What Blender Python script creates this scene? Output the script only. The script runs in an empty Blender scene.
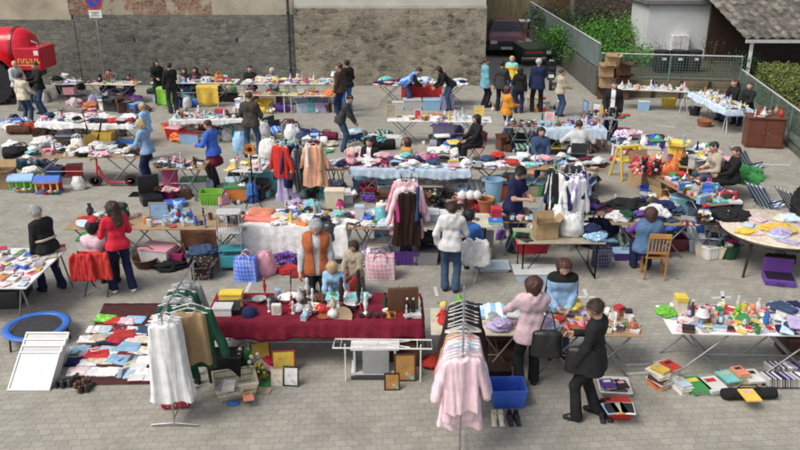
import bpy, bmesh, math, random
import numpy as np
from mathutils import Vector, Matrix, noise as mnoise

random.seed(7)
R = math.radians
scene = bpy.context.scene
COL = scene.collection

# ------------------------------------------------------------------ camera
CAM_H, PITCH, FPX = 6.0, 21.0, 780.0
cam = bpy.data.cameras.new('camera'); camo = bpy.data.objects.new('camera', cam); COL.objects.link(camo)
camo.location = (0, 0, CAM_H); camo.rotation_euler = (R(90 - PITCH), 0, 0)
cam.sensor_width = 36; cam.lens = 36 * FPX / 800; cam.clip_end = 500
scene.camera = camo

# ------------------------------------------------------------------ light
SUN_EL, SUN_AZ = 52, 238          # soft sun through thin cloud, behind the camera to the left
w = bpy.data.worlds.new('World'); scene.world = w; w.use_nodes = True
nt = w.node_tree; bg = nt.nodes['Background']
sky = nt.nodes.new('ShaderNodeTexSky'); sky.sky_type = 'NISHITA'; sky.sun_disc = False
sky.sun_elevation = R(SUN_EL); sky.sun_rotation = R(SUN_AZ); sky.dust_density = 3.0; sky.air_density = 0.8; sky.ozone_density = 0.6
hs0 = nt.nodes.new('ShaderNodeHueSaturation'); hs0.inputs['Saturation'].default_value = .45   # thin cloud takes the blue out of the sky
nt.links.new(sky.outputs[0], hs0.inputs['Color']); nt.links.new(hs0.outputs[0], bg.inputs[0]); bg.inputs[1].default_value = 0.115
sl = bpy.data.lights.new('sun', 'SUN'); so = bpy.data.objects.new('sun', sl); COL.objects.link(so)
sl.energy = 1.6; sl.angle = R(28); sl.color = (1.0, 0.94, 0.84)
sd = Vector((math.sin(R(SUN_AZ)) * math.cos(R(SUN_EL)), math.cos(R(SUN_AZ)) * math.cos(R(SUN_EL)), math.sin(R(SUN_EL))))
so.rotation_euler = sd.to_track_quat('Z', 'Y').to_euler(); so.location = (0, 0, 30)
scene.view_settings.view_transform = 'Standard'; scene.view_settings.look = 'None'
scene.view_settings.gamma = 1; scene.view_settings.exposure = 0.5; scene.view_settings.use_curve_mapping = False
scene.cycles.filter_width = 1.9
scene.render.resolution_x = 1024; scene.render.resolution_y = 576

_c, _s = math.cos(R(PITCH)), math.sin(R(PITCH))
def G(px, py, z=0.0):
    """photo pixel -> point on the plane of height z"""
    a, b = (px - 400) / FPX, (225 - py) / FPX
    d = Vector((a, _c + b * _s, -_s + b * _c))
    t = (z - CAM_H) / d.z
    return Vector((d.x * t, d.y * t, z))
def proj(p):
    q = Vector(p) - Vector((0, 0, CAM_H))
    zc = q.y * _c - q.z * _s; yc = q.y * _s + q.z * _c
    return (400 + FPX * q.x / zc, 225 - FPX * yc / zc)

# ------------------------------------------------------------------ materials
PAL = {
 'white': (.78,.78,.76), 'cream': (.72,.64,.48), 'grey': (.30,.31,.32), 'light grey': (.52,.53,.54), 'black': (.016,.016,.018),
 'charcoal': (.045,.047,.052), 'red': (.56,.006,.018), 'dark red': (.24,.012,.02), 'burgundy': (.17,.012,.04), 'pink': (.82,.36,.44),
 'pale pink': (.80,.55,.60), 'magenta': (.50,.02,.18), 'orange': (.80,.22,.02), 'yellow': (.80,.55,.03), 'mustard': (.50,.27,.04),
 'lime green': (.20,.58,.03), 'green': (.04,.28,.07), 'dark green': (.012,.075,.04), 'teal': (.02,.33,.36), 'turquoise': (.16,.60,.62),
 'light blue': (.28,.50,.76), 'pale blue': (.50,.64,.78), 'blue': (.02,.14,.58), 'navy blue': (.014,.022,.085), 'denim blue': (.04,.075,.16),
 'purple': (.12,.03,.30), 'lilac': (.46,.38,.64), 'brown': (.12,.05,.024), 'dark brown': (.035,.016,.011), 'tan': (.42,.27,.13),
 'beige': (.52,.43,.31), 'terracotta': (.42,.13,.05), 'peach': (.85,.42,.25), 'salmon': (.78,.22,.13), 'silver': (.5,.5,.52),
 'skin': (.56,.31,.21), 'hair brown': (.055,.024,.013), 'hair black': (.012,.010,.010), 'hair grey': (.50,.50,.50), 'hair blonde': (.55,.37,.17), 'hair auburn': (.085,.026,.018), 'steel': (.33,.34,.35),
}
PAL = {k_: tuple(v_*.88 + (sum(c_)/3)*.12 for v_ in c_) for k_, c_ in PAL.items()}
_mats = {}
def nn(nt, t, **kw):
    n = nt.nodes.new(t)
    for k, v in kw.items():
        if k.startswith('i_'): n.inputs[k[2:].replace('_', ' ')].default_value = v
        else: setattr(n, k, v)
    return n
def newmat(name):
    m = bpy.data.materials.new(name); m.use_nodes = True
    return m, m.node_tree, m.node_tree.nodes['Principled BSDF']
def ramp(nt, fac, stops, interp='LINEAR'):
    r = nt.nodes.new('ShaderNodeValToRGB'); r.color_ramp.interpolation = interp
    e = r.color_ramp.elements
    while len(e) < len(stops): e.new(0.5)
    for i, (p, c) in enumerate(stops):
        e[i].position = p; e[i].color = (*c[:3], 1) if not isinstance(c, float) else (c, c, c, 1)
    nt.links.new(fac, r.inputs[0]); return r.outputs[0]
def mix(nt, fac, a, b, mode='MIX'):
    m = nt.nodes.new('ShaderNodeMix'); m.data_type = 'RGBA'; m.blend_type = mode
    if isinstance(fac, (int, float)): m.inputs[0].default_value = fac
    else: nt.links.new(fac, m.inputs[0])
    for s, v in ((6, a), (7, b)):
        if isinstance(v, (tuple, list)): m.inputs[s].default_value = (*v[:3], 1)
        else: nt.links.new(v, m.inputs[s])
    return m.outputs[2]
def mth(nt, op, a, b=None, c=None):
    m = nt.nodes.new('ShaderNodeMath'); m.operation = op
    for i, v in enumerate((a, b, c)):
        if v is None: continue
        if isinstance(v, (int, float)): m.inputs[i].default_value = v
        else: nt.links.new(v, m.inputs[i])
    return m.outputs[0]
def bump(nt, p, h, st, dist=0.01):
    b = nt.nodes.new('ShaderNodeBump'); b.inputs['Strength'].default_value = st; b.inputs['Distance'].default_value = dist
    nt.links.new(h, b.inputs['Height']); nt.links.new(b.outputs[0], p.inputs['Normal'])

def M(color, kind='cloth', second=None):
    """procedural material of a palette colour: cloth, plastic, metal, wood, ceramic, card, check, stripe, floral, print, wicker, hair, skin"""
    key = (color, kind, second)
    if key in _mats: return _mats[key]
    c = PAL[color] if isinstance(color, str) else color
    c2 = PAL[second] if second else tuple(min(1, v * 1.5 + .25) for v in c)
    m, nt, p = newmat(('%s %s' % (color, kind)).replace(' ', '_'))
    tc = nt.nodes.new('ShaderNodeTexCoord').outputs['Object']
    oi = nt.nodes.new('ShaderNodeObjectInfo').outputs['Random']
    sc = {'cloth': 9, 'wood': 3, 'hair': 30}.get(kind, 6)
    n = nn(nt, 'ShaderNodeTexNoise', i_Scale=sc, i_Detail=4.0, i_Roughness=.6); nt.links.new(tc, n.inputs['Vector'])
    if kind == 'linen': sc = 3
    dk, lt = tuple(v * (.86 if kind == 'linen' else .76) for v in c), tuple(min(.9, v * 1.2 + .002) for v in c)
    base = ramp(nt, n.outputs[0], [(.3, dk), (.7, lt)])
    rough, metal = .85, 0
    sep = nt.nodes.new('ShaderNodeSeparateXYZ'); nt.links.new(tc, sep.inputs[0])
    X, Y, Z = sep.outputs
    if kind == 'cloth':
        n2 = nn(nt, 'ShaderNodeTexNoise', i_Scale=9.0, i_Detail=3.0, i_Distortion=.8); nt.links.new(tc, n2.inputs['Vector'])
        bump(nt, p, n2.outputs[0], .4, .02); p.inputs['Sheen Weight'].default_value = .1 if sum(c) > .3 else 0
        p.inputs['Specular IOR Level'].default_value = .25
    elif kind == 'linen':
        n2 = nn(nt, 'ShaderNodeTexNoise', i_Scale=1.0, i_Detail=3.0); mq = nn(nt, 'ShaderNodeMapping'); mq.inputs['Scale'].default_value = (34, 34, 3.5); nt.links.new(tc, mq.inputs[0]); nt.links.new(mq.outputs[0], n2.inputs['Vector'])
        bump(nt, p, n2.outputs[0], .5, .02); p.inputs['Specular IOR Level'].default_value = .2
    elif kind in ('plastic', 'gloss'):
        rough = .35 if kind == 'plastic' else .15
        rr = ramp(nt, n.outputs[0], [(.3, float(rough - .08)), (.7, float(rough + .2))]); nt.links.new(rr, p.inputs['Roughness'])
        base = mix(nt, .6, base, c)
    elif kind == 'metal': rough, metal = .38, .85
    elif kind == 'paint': rough = .45
    elif kind == 'ceramic':
        rough = .18
        v = nn(nt, 'ShaderNodeTexVoronoi', i_Scale=28.0); nt.links.new(tc, v.inputs['Vector'])
        k = mth(nt, 'LESS_THAN', v.outputs['Distance'], .22)
        base = mix(nt, mth(nt, 'MULTIPLY', k, .75), base, c2)
    elif kind == 'card':
        rough = .8
        wv = nn(nt, 'ShaderNodeTexNoise', i_Scale=60.0); nt.links.new(tc, wv.inputs['Vector']); bump(nt, p, wv.outputs[0], .15, .004)
    elif kind == 'wood':
        wv = nn(nt, 'ShaderNodeTexWave', i_Scale=2.2, i_Distortion=7.0, i_Detail=3.0); wv.bands_direction = 'Y'
        mp = nn(nt, 'ShaderNodeMapping'); mp.inputs['Scale'].default_value = (.6, 5, 5); nt.links.new(tc, mp.inputs[0]); nt.links.new(mp.outputs[0], wv.inputs['Vector'])
        base = mix(nt, mth(nt, 'MULTIPLY', wv.outputs['Fac'], .45), base, tuple(v * .5 for v in c)); rough = .5
    elif kind in ('check', 'stripe'):
        def st(o, f, w_=.35): return mth(nt, 'LESS_THAN', mth(nt, 'FRACT', mth(nt, 'ADD', mth(nt, 'MULTIPLY', o, f), 50.0)), w_)
        f = 13.0 if kind == 'check' else 8.0
        k = st(mth(nt, 'ADD', X, mth(nt, 'MULTIPLY', Z, .12)), f, .4 if kind == 'check' else .5)
        if kind == 'check':
            k2 = st(mth(nt, 'ADD', Z, mth(nt, 'MULTIPLY', Y, .02)), f, .4); ky = st(Y, f, .4)
            k = mth(nt, 'MULTIPLY', mth(nt, 'ADD', mth(nt, 'ADD', k, k2), ky), .333)
        base = mix(nt, k, base, c2); rough = .55
    elif kind in ('floral', 'print'):
        v = nn(nt, 'ShaderNodeTexVoronoi', i_Scale=16.0 if kind == 'floral' else 9.0); nt.links.new(tc, v.inputs['Vector'])
        hs = nt.nodes.new('ShaderNodeHueSaturation'); hs.inputs['Saturation'].default_value = .75; hs.inputs['Value'].default_value = .8
        nt.links.new(v.outputs['Color'], hs.inputs['Color'])
        k = mth(nt, 'LESS_THAN', v.outputs['Distance'], .34)
        base = mix(nt, mth(nt, 'MULTIPLY', k, .8), base, hs.outputs[0] if kind == 'print' else c2)
    elif kind == 'wicker':
        wv = nn(nt, 'ShaderNodeTexBrick', i_Scale=18.0); nt.links.new(tc, wv.inputs['Vector'])
        wv.inputs['Color1'].default_value = (*lt, 1); wv.inputs['Color2'].default_value = (*c, 1); wv.inputs['Mortar'].default_value = (*tuple(v * .3 for v in c), 1)
        base = wv.outputs['Color']; bump(nt, p, wv.outputs['Fac'], .6, -.01)
    elif kind == 'hair':
        mp = nn(nt, 'ShaderNodeMapping'); mp.inputs['Scale'].default_value = (60, 60, 8); nt.links.new(tc, mp.inputs[0]); nt.links.new(mp.outputs[0], n.inputs['Vector']); n.inputs['Scale'].default_value = 1.0
        rough = .5; bump(nt, p, n.outputs[0], .7, .01)
    elif kind == 'skin': rough = .55; base = mix(nt, .5, base, c)
    elif kind == 'pages':
        wv = mth(nt, 'FRACT', mth(nt, 'MULTIPLY', Z, 400.0)); base = mix(nt, mth(nt, 'MULTIPLY', wv, .35), base, (.3, .27, .2))
    # every object gets its own slight tone (fabric dye lots, wear)
    hv = nt.nodes.new('ShaderNodeHueSaturation'); nt.links.new(base, hv.inputs['Color'])
    if kind not in ('skin', 'hair'):
        nt.links.new(mth(nt, 'ADD', .49, mth(nt, 'MULTIPLY', oi, .02)), hv.inputs['Hue'])
        nt.links.new(mth(nt, 'ADD', .82, mth(nt, 'MULTIPLY', mth(nt, 'FRACT', mth(nt, 'MULTIPLY', oi, 7.3)), .3)), hv.inputs['Value'])
    nt.links.new(hv.outputs[0], p.inputs['Base Color'])
    if kind not in ('plastic', 'gloss'): p.inputs['Roughness'].default_value = rough
    p.inputs['Metallic'].default_value = metal
    _mats[key] = m
    return m

# ------------------------------------------------------------------ mesh builder
class MB:
    def __init__(s): s.v = []; s.f = []; s.m = []; s.mat = 0
    def add(s, vs, fs):
        o = len(s.v); s.v += [tuple(v) for v in vs]
        for f in fs: s.f.append(tuple(i + o for i in f)); s.m.append(s.mat)
        return s
    def box(s, x0, x1, y0, y1, z0, z1, T=None):
        vs = [Vector((x, y, z)) for z in (z0, z1) for y in (y0, y1) for x in (x0, x1)]
        if T: vs = [T @ v for v in vs]
        return s.add(vs, [(0,2,3,1),(4,5,7,6),(0,1,5,4),(2,6,7,3),(0,4,6,2),(1,3,7,5)])
    def rbox(s, x0, x1, y0, y1, z0, z1, b=.01, T=None):
        bm = bmesh.new(); bmesh.ops.create_cube(bm, size=1)
        for v in bm.verts: v.co = Vector(((x0+x1)/2 + v.co.x*(x1-x0), (y0+y1)/2 + v.co.y*(y1-y0), (z0+z1)/2 + v.co.z*(z1-z0)))
        bmesh.ops.bevel(bm, geom=bm.edges[:], offset=b, segments=2, affect='EDGES', profile=.5)
        bm.verts.index_update(); vs = [v.co.copy() for v in bm.verts]
        if T: vs = [T @ v for v in vs]
        fs = [[v.index for v in f.verts] for f in bm.faces]; bm.free(); return s.add(vs, fs)
    def tube(s, pts, r, n=8, cap=True):
        pts = [Vector(p) for p in pts]; rs = r if isinstance(r, (list, tuple)) else [r] * len(pts)
        vs = []
        for i, p in enumerate(pts):
            d = (pts[min(i+1, len(pts)-1)] - pts[max(i-1, 0)]).normalized()
            a = d.cross(Vector((0, 0, 1)))
            if a.length < .05: a = d.cross(Vector((0, 1, 0)))
            a.normalize(); b = d.cross(a)
            for k in range(n):
                t = 2 * math.pi * k / n; vs.append(p + (a * math.cos(t) + b * math.sin(t)) * rs[i])
        fs = [(i*n+k, (i+1)*n+k, (i+1)*n+(k+1) % n, i*n+(k+1) % n) for i in range(len(pts)-1) for k in range(n)]
        if cap: fs += [tuple(range(n)), tuple(reversed(range((len(pts)-1)*n, len(pts)*n)))]
        return s.add(vs, fs)
    def lathe(s, prof, n=16, c=(0, 0, 0), T=None):
        vs = []; c = Vector(c)
        for r, z in prof:
            for k in range(n):
                t = 2*math.pi*k/n; v = c + Vector((r*math.cos(t), r*math.sin(t), z)); vs.append(T @ v if T else v)
        L = len(prof)
        fs = [(i*n+k, i*n+(k+1) % n, (i+1)*n+(k+1) % n, (i+1)*n+k) for i in range(L-1) for k in range(n)]
        if prof[0][0] > 1e-4: fs.append(tuple(reversed(range(n))))
        if prof[-1][0] > 1e-4: fs.append(tuple(range((L-1)*n, L*n)))
        return s.add(vs, fs)
    def ball(s, c, r, n=10, sz=1.0):
        return s.lathe([(max(1e-5, r*math.sin(math.pi*i/n)), -r*sz*math.cos(math.pi*i/n)) for i in range(n+1)], n*2, c)
    def grid(s, fn, nu, nv, close=False):
        vs = [fn(i/nu, j/nv) for j in range(nv+1) for i in range(nu+1)]
        return s.add(vs, [(j*(nu+1)+i, j*(nu+1)+i+1, (j+1)*(nu+1)+i+1, (j+1)*(nu+1)+i) for j in range(nv) for i in range(nu)])
    def mesh(s, name, mats=(), smooth=False):
        me = bpy.data.meshes.new(name); me.from_pydata(s.v, [], s.f)
        for m in mats: me.materials.append(m)
        if len(mats) > 1: me.polygons.foreach_set('material_index', s.m)
        me.polygons.foreach_set('use_smooth', [smooth] * len(me.polygons))
        bm = bmesh.new(); bm.from_mesh(me)
        bmesh.ops.remove_doubles(bm, verts=bm.verts, dist=1e-5)
        bmesh.ops.recalc_face_normals(bm, faces=bm.faces); bm.to_mesh(me); bm.free()
        if smooth: me.set_sharp_from_angle(angle=R(50))
        me.update(); return me
    def build(s, name, mats, parent=None, smooth=False, loc=None, rz=None):
        mats = mats if isinstance(mats, (list, tuple)) else [mats]
        o = bpy.data.objects.new(name, s.mesh(name, mats, smooth)); COL.objects.link(o); o.parent = parent
        if loc is not None: o.location = loc
        if rz is not None: o.rotation_euler.z = rz
        return o

THINGS = []      # (object, base label, place) whose labels are made unique at the end
TAKEN = set()
def tag(o, label=None, cat=None, group=None, kind=None):
    if label: o['label'] = label
    if cat: o['category'] = cat
    if group: o['group'] = group
    if kind: o['kind'] = kind
    return o
def empty(name, loc, rz=0.0):
    o = bpy.data.objects.new(name, None); COL.objects.link(o); o.location = loc; o.rotation_euler = (0, 0, rz); o.empty_display_size = .1
    return o
def orient(d, side=Vector((1, 0, 0))):
    """rotation whose +Z is d"""
    z = d.normalized(); x = side - z * side.dot(z); x.normalize(); y = z.cross(x)
    return Matrix((x, y, z)).transposed()

# ------------------------------------------------------------------ smooth solid figures from blended tapered limbs
def cone_sd(P, a, b, r1, r2):
    a = np.asarray(a, np.float32); ab = np.asarray(b, np.float32) - a; L = float(ab @ ab) + 1e-9
    q = P - a; t = np.clip((q @ ab) / L, 0, 1)
    return np.sqrt(((q - t[..., None] * ab) ** 2).sum(-1)) - (r1 + (r2 - r1) * t)
def smin(a, b, k):
    h = np.clip(.5 + .5 * (b - a) / k, 0, 1); return b * (1 - h) + a * h - k * h * (1 - h)
def folds(P, amp, seed, f=1.0):
    x, y, z = P[..., 0] * f, P[..., 1] * f, P[..., 2] * f
    return amp * (.75*np.sin(24*x + 3.5*np.sin(6*z + seed) + 9*z + seed) * np.sin(10*z + 3*np.sin(9*x - seed) + 6*y) + .5 * np.sin(27*y + 14*z + 3*np.sin(15*x + seed)))
def nets(f, org, h):
    """surface nets of the zero level of f"""
    ins = f < 0
    nx, ny, nz = f.shape
    c = np.zeros((nx-1, ny-1, nz-1), np.int8)
    for dx in (0, 1):
        for dy in (0, 1):
            for dz in (0, 1): c += ins[dx:nx-1+dx, dy:ny-1+dy, dz:nz-1+dz]
    act = (c > 0) & (c < 8)
    I, J, K = np.nonzero(act); n = len(I)
    if n == 0: return np.zeros((0, 3)), np.zeros((0, 4), int)
    idx = -np.ones(act.shape, np.int64); idx[I, J, K] = np.arange(n)
    acc = np.zeros((n, 3)); cnt = np.zeros(n)
    cor = [(x, y, z) for x in (0, 1) for y in (0, 1) for z in (0, 1)]
    for a in cor:
        for ax in range(3):
            if a[ax]: continue
            b = list(a); b[ax] = 1
            fa = f[I+a[0], J+a[1], K+a[2]]; fb = f[I+b[0], J+b[1], K+b[2]]
            m = (fa < 0) != (fb < 0); t = np.where(m, fa / np.where(m, fa - fb, 1), 0)
            p = np.array(a, float)[None, :].repeat(n, 0); p[:, ax] += t
            acc += p * m[:, None]; cnt += m
    V = np.asarray(org) + (acc / cnt[:, None] + np.stack([I, J, K], 1)) * h
    F = []
    for ax in range(3):
        s0 = [slice(None)] * 3; s1 = [slice(None)] * 3; s0[ax] = slice(0, -1); s1[ax] = slice(1, None)
        A, B = ins[tuple(s0)], ins[tuple(s1)]
        e = np.argwhere(A != B); u, v = (ax+1) % 3, (ax+2) % 3
        e = e[(e[:, u] > 0) & (e[:, v] > 0) & (e[:, u] < f.shape[u]-1) & (e[:, v] < f.shape[v]-1)]
        def g(du, dv):
            q = e.copy(); q[:, u] -= du; q[:, v] -= dv; return idx[q[:, 0], q[:, 1], q[:, 2]]
        Q = np.stack([g(1, 1), g(0, 1), g(0, 0), g(1, 0)], 1)
        fl = ~A[e[:, 0], e[:, 1], e[:, 2]]; Q[fl] = Q[fl][:, ::-1]; F.append(Q)
    return V, np.concatenate(F)
def solid(prims, h, k=.03, extra=None, pad=.03):
    """prims: (a, b, r1, r2[, k]) ; extra(P, d) -> d"""
    lo = np.min([np.minimum(p[0], p[1]) - max(p[2], p[3]) for p in prims], 0) - pad
    hi = np.max([np.maximum(p[0], p[1]) + max(p[2], p[3]) for p in prims], 0) + pad
    ax = [np.arange(lo[i], hi[i] + h, h, dtype=np.float32) for i in range(3)]
    P = np.stack(np.meshgrid(*ax, indexing='ij'), -1)
    d = np.full(P.shape[:3], 9.0, np.float32)
    for p in prims:
        r = max(p[2], p[3]) + .12
        l = np.minimum(p[0], p[1]) - r; u = np.maximum(p[0], p[1]) + r
        i0 = [max(0, int((l[i]-lo[i])/h)) for i in range(3)]; i1 = [min(len(ax[i]), int((u[i]-lo[i])/h)+2) for i in range(3)]
        S = tuple(slice(i0[i], i1[i]) for i in range(3))
        d[S] = smin(d[S], cone_sd(P[S], p[0], p[1], p[2], p[3]), p[4] if len(p) > 4 else k)
    if extra: d = extra(P, d)
    d[0], d[-1], d[:, 0], d[:, -1], d[:, :, 0], d[:, :, -1] = 9, 9, 9, 9, 9, 9
    return nets(d, lo, h)
def npmesh(name, V, F, mats, mi=None):
    me = bpy.data.meshes.new(name)
    me.vertices.add(len(V)); me.vertices.foreach_set('co', np.asarray(V, np.float32).ravel())
    me.loops.add(F.size); me.loops.foreach_set('vertex_index', F.ravel().astype(np.int32))
    me.polygons.add(len(F)); me.polygons.foreach_set('loop_start', np.arange(0, F.size, 4, dtype=np.int32))
    for m in mats: me.materials.append(m)
    if mi is not None: me.polygons.foreach_set('material_index', np.asarray(mi, np.int32))
    me.polygons.foreach_set('use_smooth', np.ones(len(F), bool)); me.update(calc_edges=True); me.validate()
    return me
# ------------------------------------------------------------------ people
def ik(a, t, l1, l2, hint):
    a, t, hint = Vector(a), Vector(t), Vector(hint)
    d = t - a; L = d.length
    if L > (l1+l2)*.995: d *= (l1+l2)*.995/L; L = d.length; t = a + d
    u = d.normalized(); x = (l1*l1 - l2*l2 + L*L) / (2*L); hgt = math.sqrt(max(0, l1*l1 - x*x))
    hh = hint - u*hint.dot(u)
    if hh.length < 1e-4: hh = Vector((0, -1, 0))
    return a + u*x + hh.normalized()*hgt, t
_hand = {}
def hand_template(h, curl):
    """right hand, axis +Z out of the wrist, palm facing +Y, thumb on -X"""
    if (h, curl) in _hand: return _hand[(h, curl)]
    pr = [((0,0,-.03), (0,0,.01), .026, .026)]
    for i, (x, L) in enumerate([(-.030, .072), (-.010, .080), (.010, .074), (.028, .058)]):
        pr.append(((x*.5, 0, .012), (x, .0, .075), .0155, .0135))
        a = Vector((x, .002, .082)); ang = curl * (.8 + .12*i)
        for j, f in enumerate((.45, .3, .25)):
            ang2 = ang * (j + .6)
            b = a + Vector((x*.15*(1-j*.3), math.sin(ang2), math.cos(ang2))) * L * f
            pr.append((tuple(a), tuple(b), .0095 - .0008*j, .0088 - .0008*j, .006)); a = b
    pr += [((-.022, .006, .012), (-.046, .018, .045), .0135, .011, .012), ((-.046, .018, .045), (-.052, .034, .072), .0105, .009, .006)]
    _hand[(h, curl)] = solid(pr, h, .014)
    return _hand[(h, curl)]
def person(name_label, loc, face=0, pose='stand', H=1.72, top=('jacket', 'black'), over=None, legs='denim blue', hair=('short', 'hair brown'), shoes='black',
           lean=0, look=(0, 0), rh=None, lh=None, feet=None, res=None, cat='person', group='people at the flea market', skirt=None, hat=None, bulk=1.0, seat=.46, long=0, open_front=None, hood=False, curl=.55, bald=False, bend=None, second=None, belt=None):
    """face: heading clockwise from away-from-camera; rh/lh: hand targets in the person's frame (x right, y forward, z up, metres for H=1.75)"""
    s = H/1.75
    D = (Vector(loc) - Vector((0, 0, 6))).length
    h = res or (.013 if D < 13 else .018 if D < 20 else .024)
    V = lambda *a: np.array(a, float)
    lean = R(bend if bend is not None else lean)
    hz = .935 if pose != 'sit' else seat/s + .10
    ud = Vector((0, math.sin(lean), math.cos(lean))); fd = Vector((0, math.cos(lean), -math.sin(lean))); rd = Vector((1, 0, 0))
    hip = Vector((0, -.12*math.sin(lean) if pose != 'sit' else 0, hz))
    waist = hip + ud*.18; chest = hip + ud*.38; sh = hip + ud*.475; neck = hip + ud*.54
    if look == (0, 0): look = (random.uniform(0, 18), random.uniform(-25, 25))
    hp, hy = R(look[0]), R(look[1])      # pitch down, yaw to right
    hl = lean*.55 + hp*.5
    hu = Vector((0, math.sin(hl), math.cos(hl)))
    hc = neck + hu*.125 + Vector((0, .012, 0))
    # head frame
    Rm = Matrix.Rotation(-hy, 3, 'Z') @ Matrix.Rotation(-(lean*.5 + hp), 3, 'X')
    hd = lambda x, y, z: hc + Rm @ Vector((x, y, z))
    if feet is None:
        feet = {'stand': ((-.10, -.01), (.11, .03)), 'walk': ((-.09, -.22), (.09, .26)), 'sit': ((-.12, .40), (.13, .36))}[pose if pose in ('walk', 'sit') else 'stand']
    jt = lambda t_: tuple(a_ + random.uniform(-.04, .04) for a_ in t_)
    dflt = rh is None and lh is None and pose != 'sit'
    if dflt and random.random() < .6:
        if random.random() < .5: rh = jt((.12, .30, 1.05))
        else: lh = jt((-.14, .28, 1.02))
    if rh is None: rh = (.27, .06, .80) if pose != 'sit' else (.12, .36, hz+.12)
    if lh is None: lh = (-.27, .04, .80) if pose != 'sit' else (-.12, .36, hz+.12)
    J = {}
    for sd_, ft, hn in ((-1, feet[0], lh), (1, feet[1], rh)):
        hj = hip + rd*.09*sd_ + Vector((0, 0, -.02))
        ank = Vector((ft[0], ft[1], ft[2] if len(ft) > 2 else .085))
        kn, ank = ik(hj, ank, .445, .43, (0.15*sd_, 1, .3))
        sj = sh + rd*.175*sd_ - ud*.02
        el, wr = ik(sj, hn, .285, .25, (0.55*sd_, -.8, -.35))
        J[sd_] = (hj, kn, ank, sj, el, wr)
    b = bulk
    T = lambda v: tuple(v)
    def torso(e=0, low=0):
        return [(T(sh-rd*.115-ud*.01), T(sh+rd*.115-ud*.01), .068+e, .068+e, .06),
                (T(chest-rd*.075+fd*.01), T(chest+rd*.075+fd*.01), (.104*b)+e, (.104*b)+e, .08),
                (T(waist-rd*.055), T(waist+rd*.055), .095*b+e, .095*b+e, .08),
                (T(hip-rd*.065+ud*.02), T(hip+rd*.065+ud*.02), .112*b+e, .112*b+e, .08)]
    def arm(sd_, e=0, end=1.0, k=.045):
        hj, kn, ank, sj, el, wr = J[sd_]; w2 = el.lerp(wr, end)
        return [(T(sj), T(el), .052*(.5+.5*b)+e, .042+e, k), (T(el), T(w2), .041+e, .041+(.029-.041)*end+e, k)]
    def leg(sd_, e=0, flare=0):
        hj, kn, ank, *_ = J[sd_]
        return [(T(hj), T(kn), .083*b+e, .056+e, .05), (T(kn), T(ank), .054+e, .038+e+flare, .04)]
    def foot(sd_, e=0):
        ank = J[sd_][2]; yaw = .12*sd_
        f = Vector((math.sin(yaw), math.cos(yaw), 0)); z0 = Vector((0, 0, ank.z-.045))
        bs = Vector((ank.x, ank.y, 0)) + z0
        return [(T(ank), T(bs - f*.03), .036+e, .036+e, .03), (T(bs - f*.04), T(bs + f*.08), .034+e, .036+e, .03), (T(bs + f*.08), T(bs + f*.145 - Vector((0, 0, .008))), .037+e, .026+e, .03)]
    cmat, tkind = top[1], top[0]
    root = empty('person', loc, -R(face)); root.scale = (s, s, s)
    tag(root, name_label, cat, group)
    # body: one mesh, skin all over
    bp = torso(-.012) + arm(-1) + arm(1) + leg(-1, -.006) + leg(1, -.006) + foot(-1, -.006) + foot(1, -.006)
    bp += [(T(sh+ud*.01), T(neck+hu*.05), .056, .052, .04)]
    V1, F1 = solid(bp, max(h, .016), .04)
    hh = .0085 if D < 13 else .012
    hp_ = [(T(neck-hu*.01), T(hd(0, -.015, -.05)), .052, .05, .03), (T(hd(0, -.018, .03)), T(hd(0, .008, .022)), .088, .086, .04), (T(hd(0, .035, -.052)), T(hd(0, .028, -.02)), .052, .066, .05),
           (T(hd(0, .055, -.083)), T(hd(0, .05, -.08)), .024, .024, .03), (T(hd(0, .088, .012)), T(hd(0, .112, -.018)), .009, .0155, .012),
           (T(hd(0, .088, -.056)), T(hd(0, .092, -.056)), .014, .014, .012), (T(hd(-.035, .077, .034)), T(hd(.035, .077, .034)), .013, .013, .015)]
    for q in (-1, 1): hp_ += [(T(hd(.084*q, -.008, .015)), T(hd(.088*q, -.014, -.018)), .016, .012, .008), (T(hd(.036*q, .066, -.02)), T(hd(.03*q, .07, -.03)), .026, .024, .03)]
    V2, F2 = solid(hp_, hh, .03)
    parts = [(V1, F1, 0), (V2, F2, 0)]
    hs = .005 if D < 13 else .0075
    hv, hf = hand_template(hs, curl)
    for sd_ in (-1, 1):
        el, wr = J[sd_][4], J[sd_][5]
        side = Vector((0, -1, 0)) if sd_ == 1 else Vector((0, -1, 0))
        z = (wr-el).normalized()
        inw = Vector((-sd_, .25, -.15)); y = (inw - z*inw.dot(z)).normalized(); x = y.cross(z)
        Mx = np.array([x, y, z]).T
        v = hv.copy(); f = hf
        if sd_ == -1: v[:, 0] *= -1; f = hf[:, ::-1]
        if x.y > 0: v[:, 0] *= -1; f = f[:, ::-1]       # thumb forward
        parts.append((v @ Mx.T + np.array(wr + z*.015), f, 0))
    # eyes, brows and mouth sit in the face as small closed shapes of the same mesh
    for q in (-1, 1):
        v, f = solid([(T(hd(.034*q-.007, .083, .012)), T(hd(.034*q+.007, .083, .012)), .0095, .0095)], .005, .01); parts.append((v, f, 1))
        v, f = solid([(T(hd(.022*q, .094, .036)), T(hd(.05*q, .085, .036)), .0055, .0045)], .004, .01); parts.append((v, f, 3))
    v, f = solid([(T(hd(-.02, .095, -.053)), T(hd(.02, .095, -.053)), .0065, .0065)], .004, .01); parts.append((v, f, 2))
    o_ = 0; VV, FF, MI = [], [], []
    for v, f, m_ in parts: VV.append(v); FF.append(f + o_); MI += [m_]*len(f); o_ += len(v)
    hcol = hair[1]
    me = npmesh('body', np.concatenate(VV), np.concatenate(FF), [M('skin', 'skin'), M('dark brown', 'gloss'), M((.38,.12,.10), 'skin'), M(hcol, 'hair')], MI)
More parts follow.
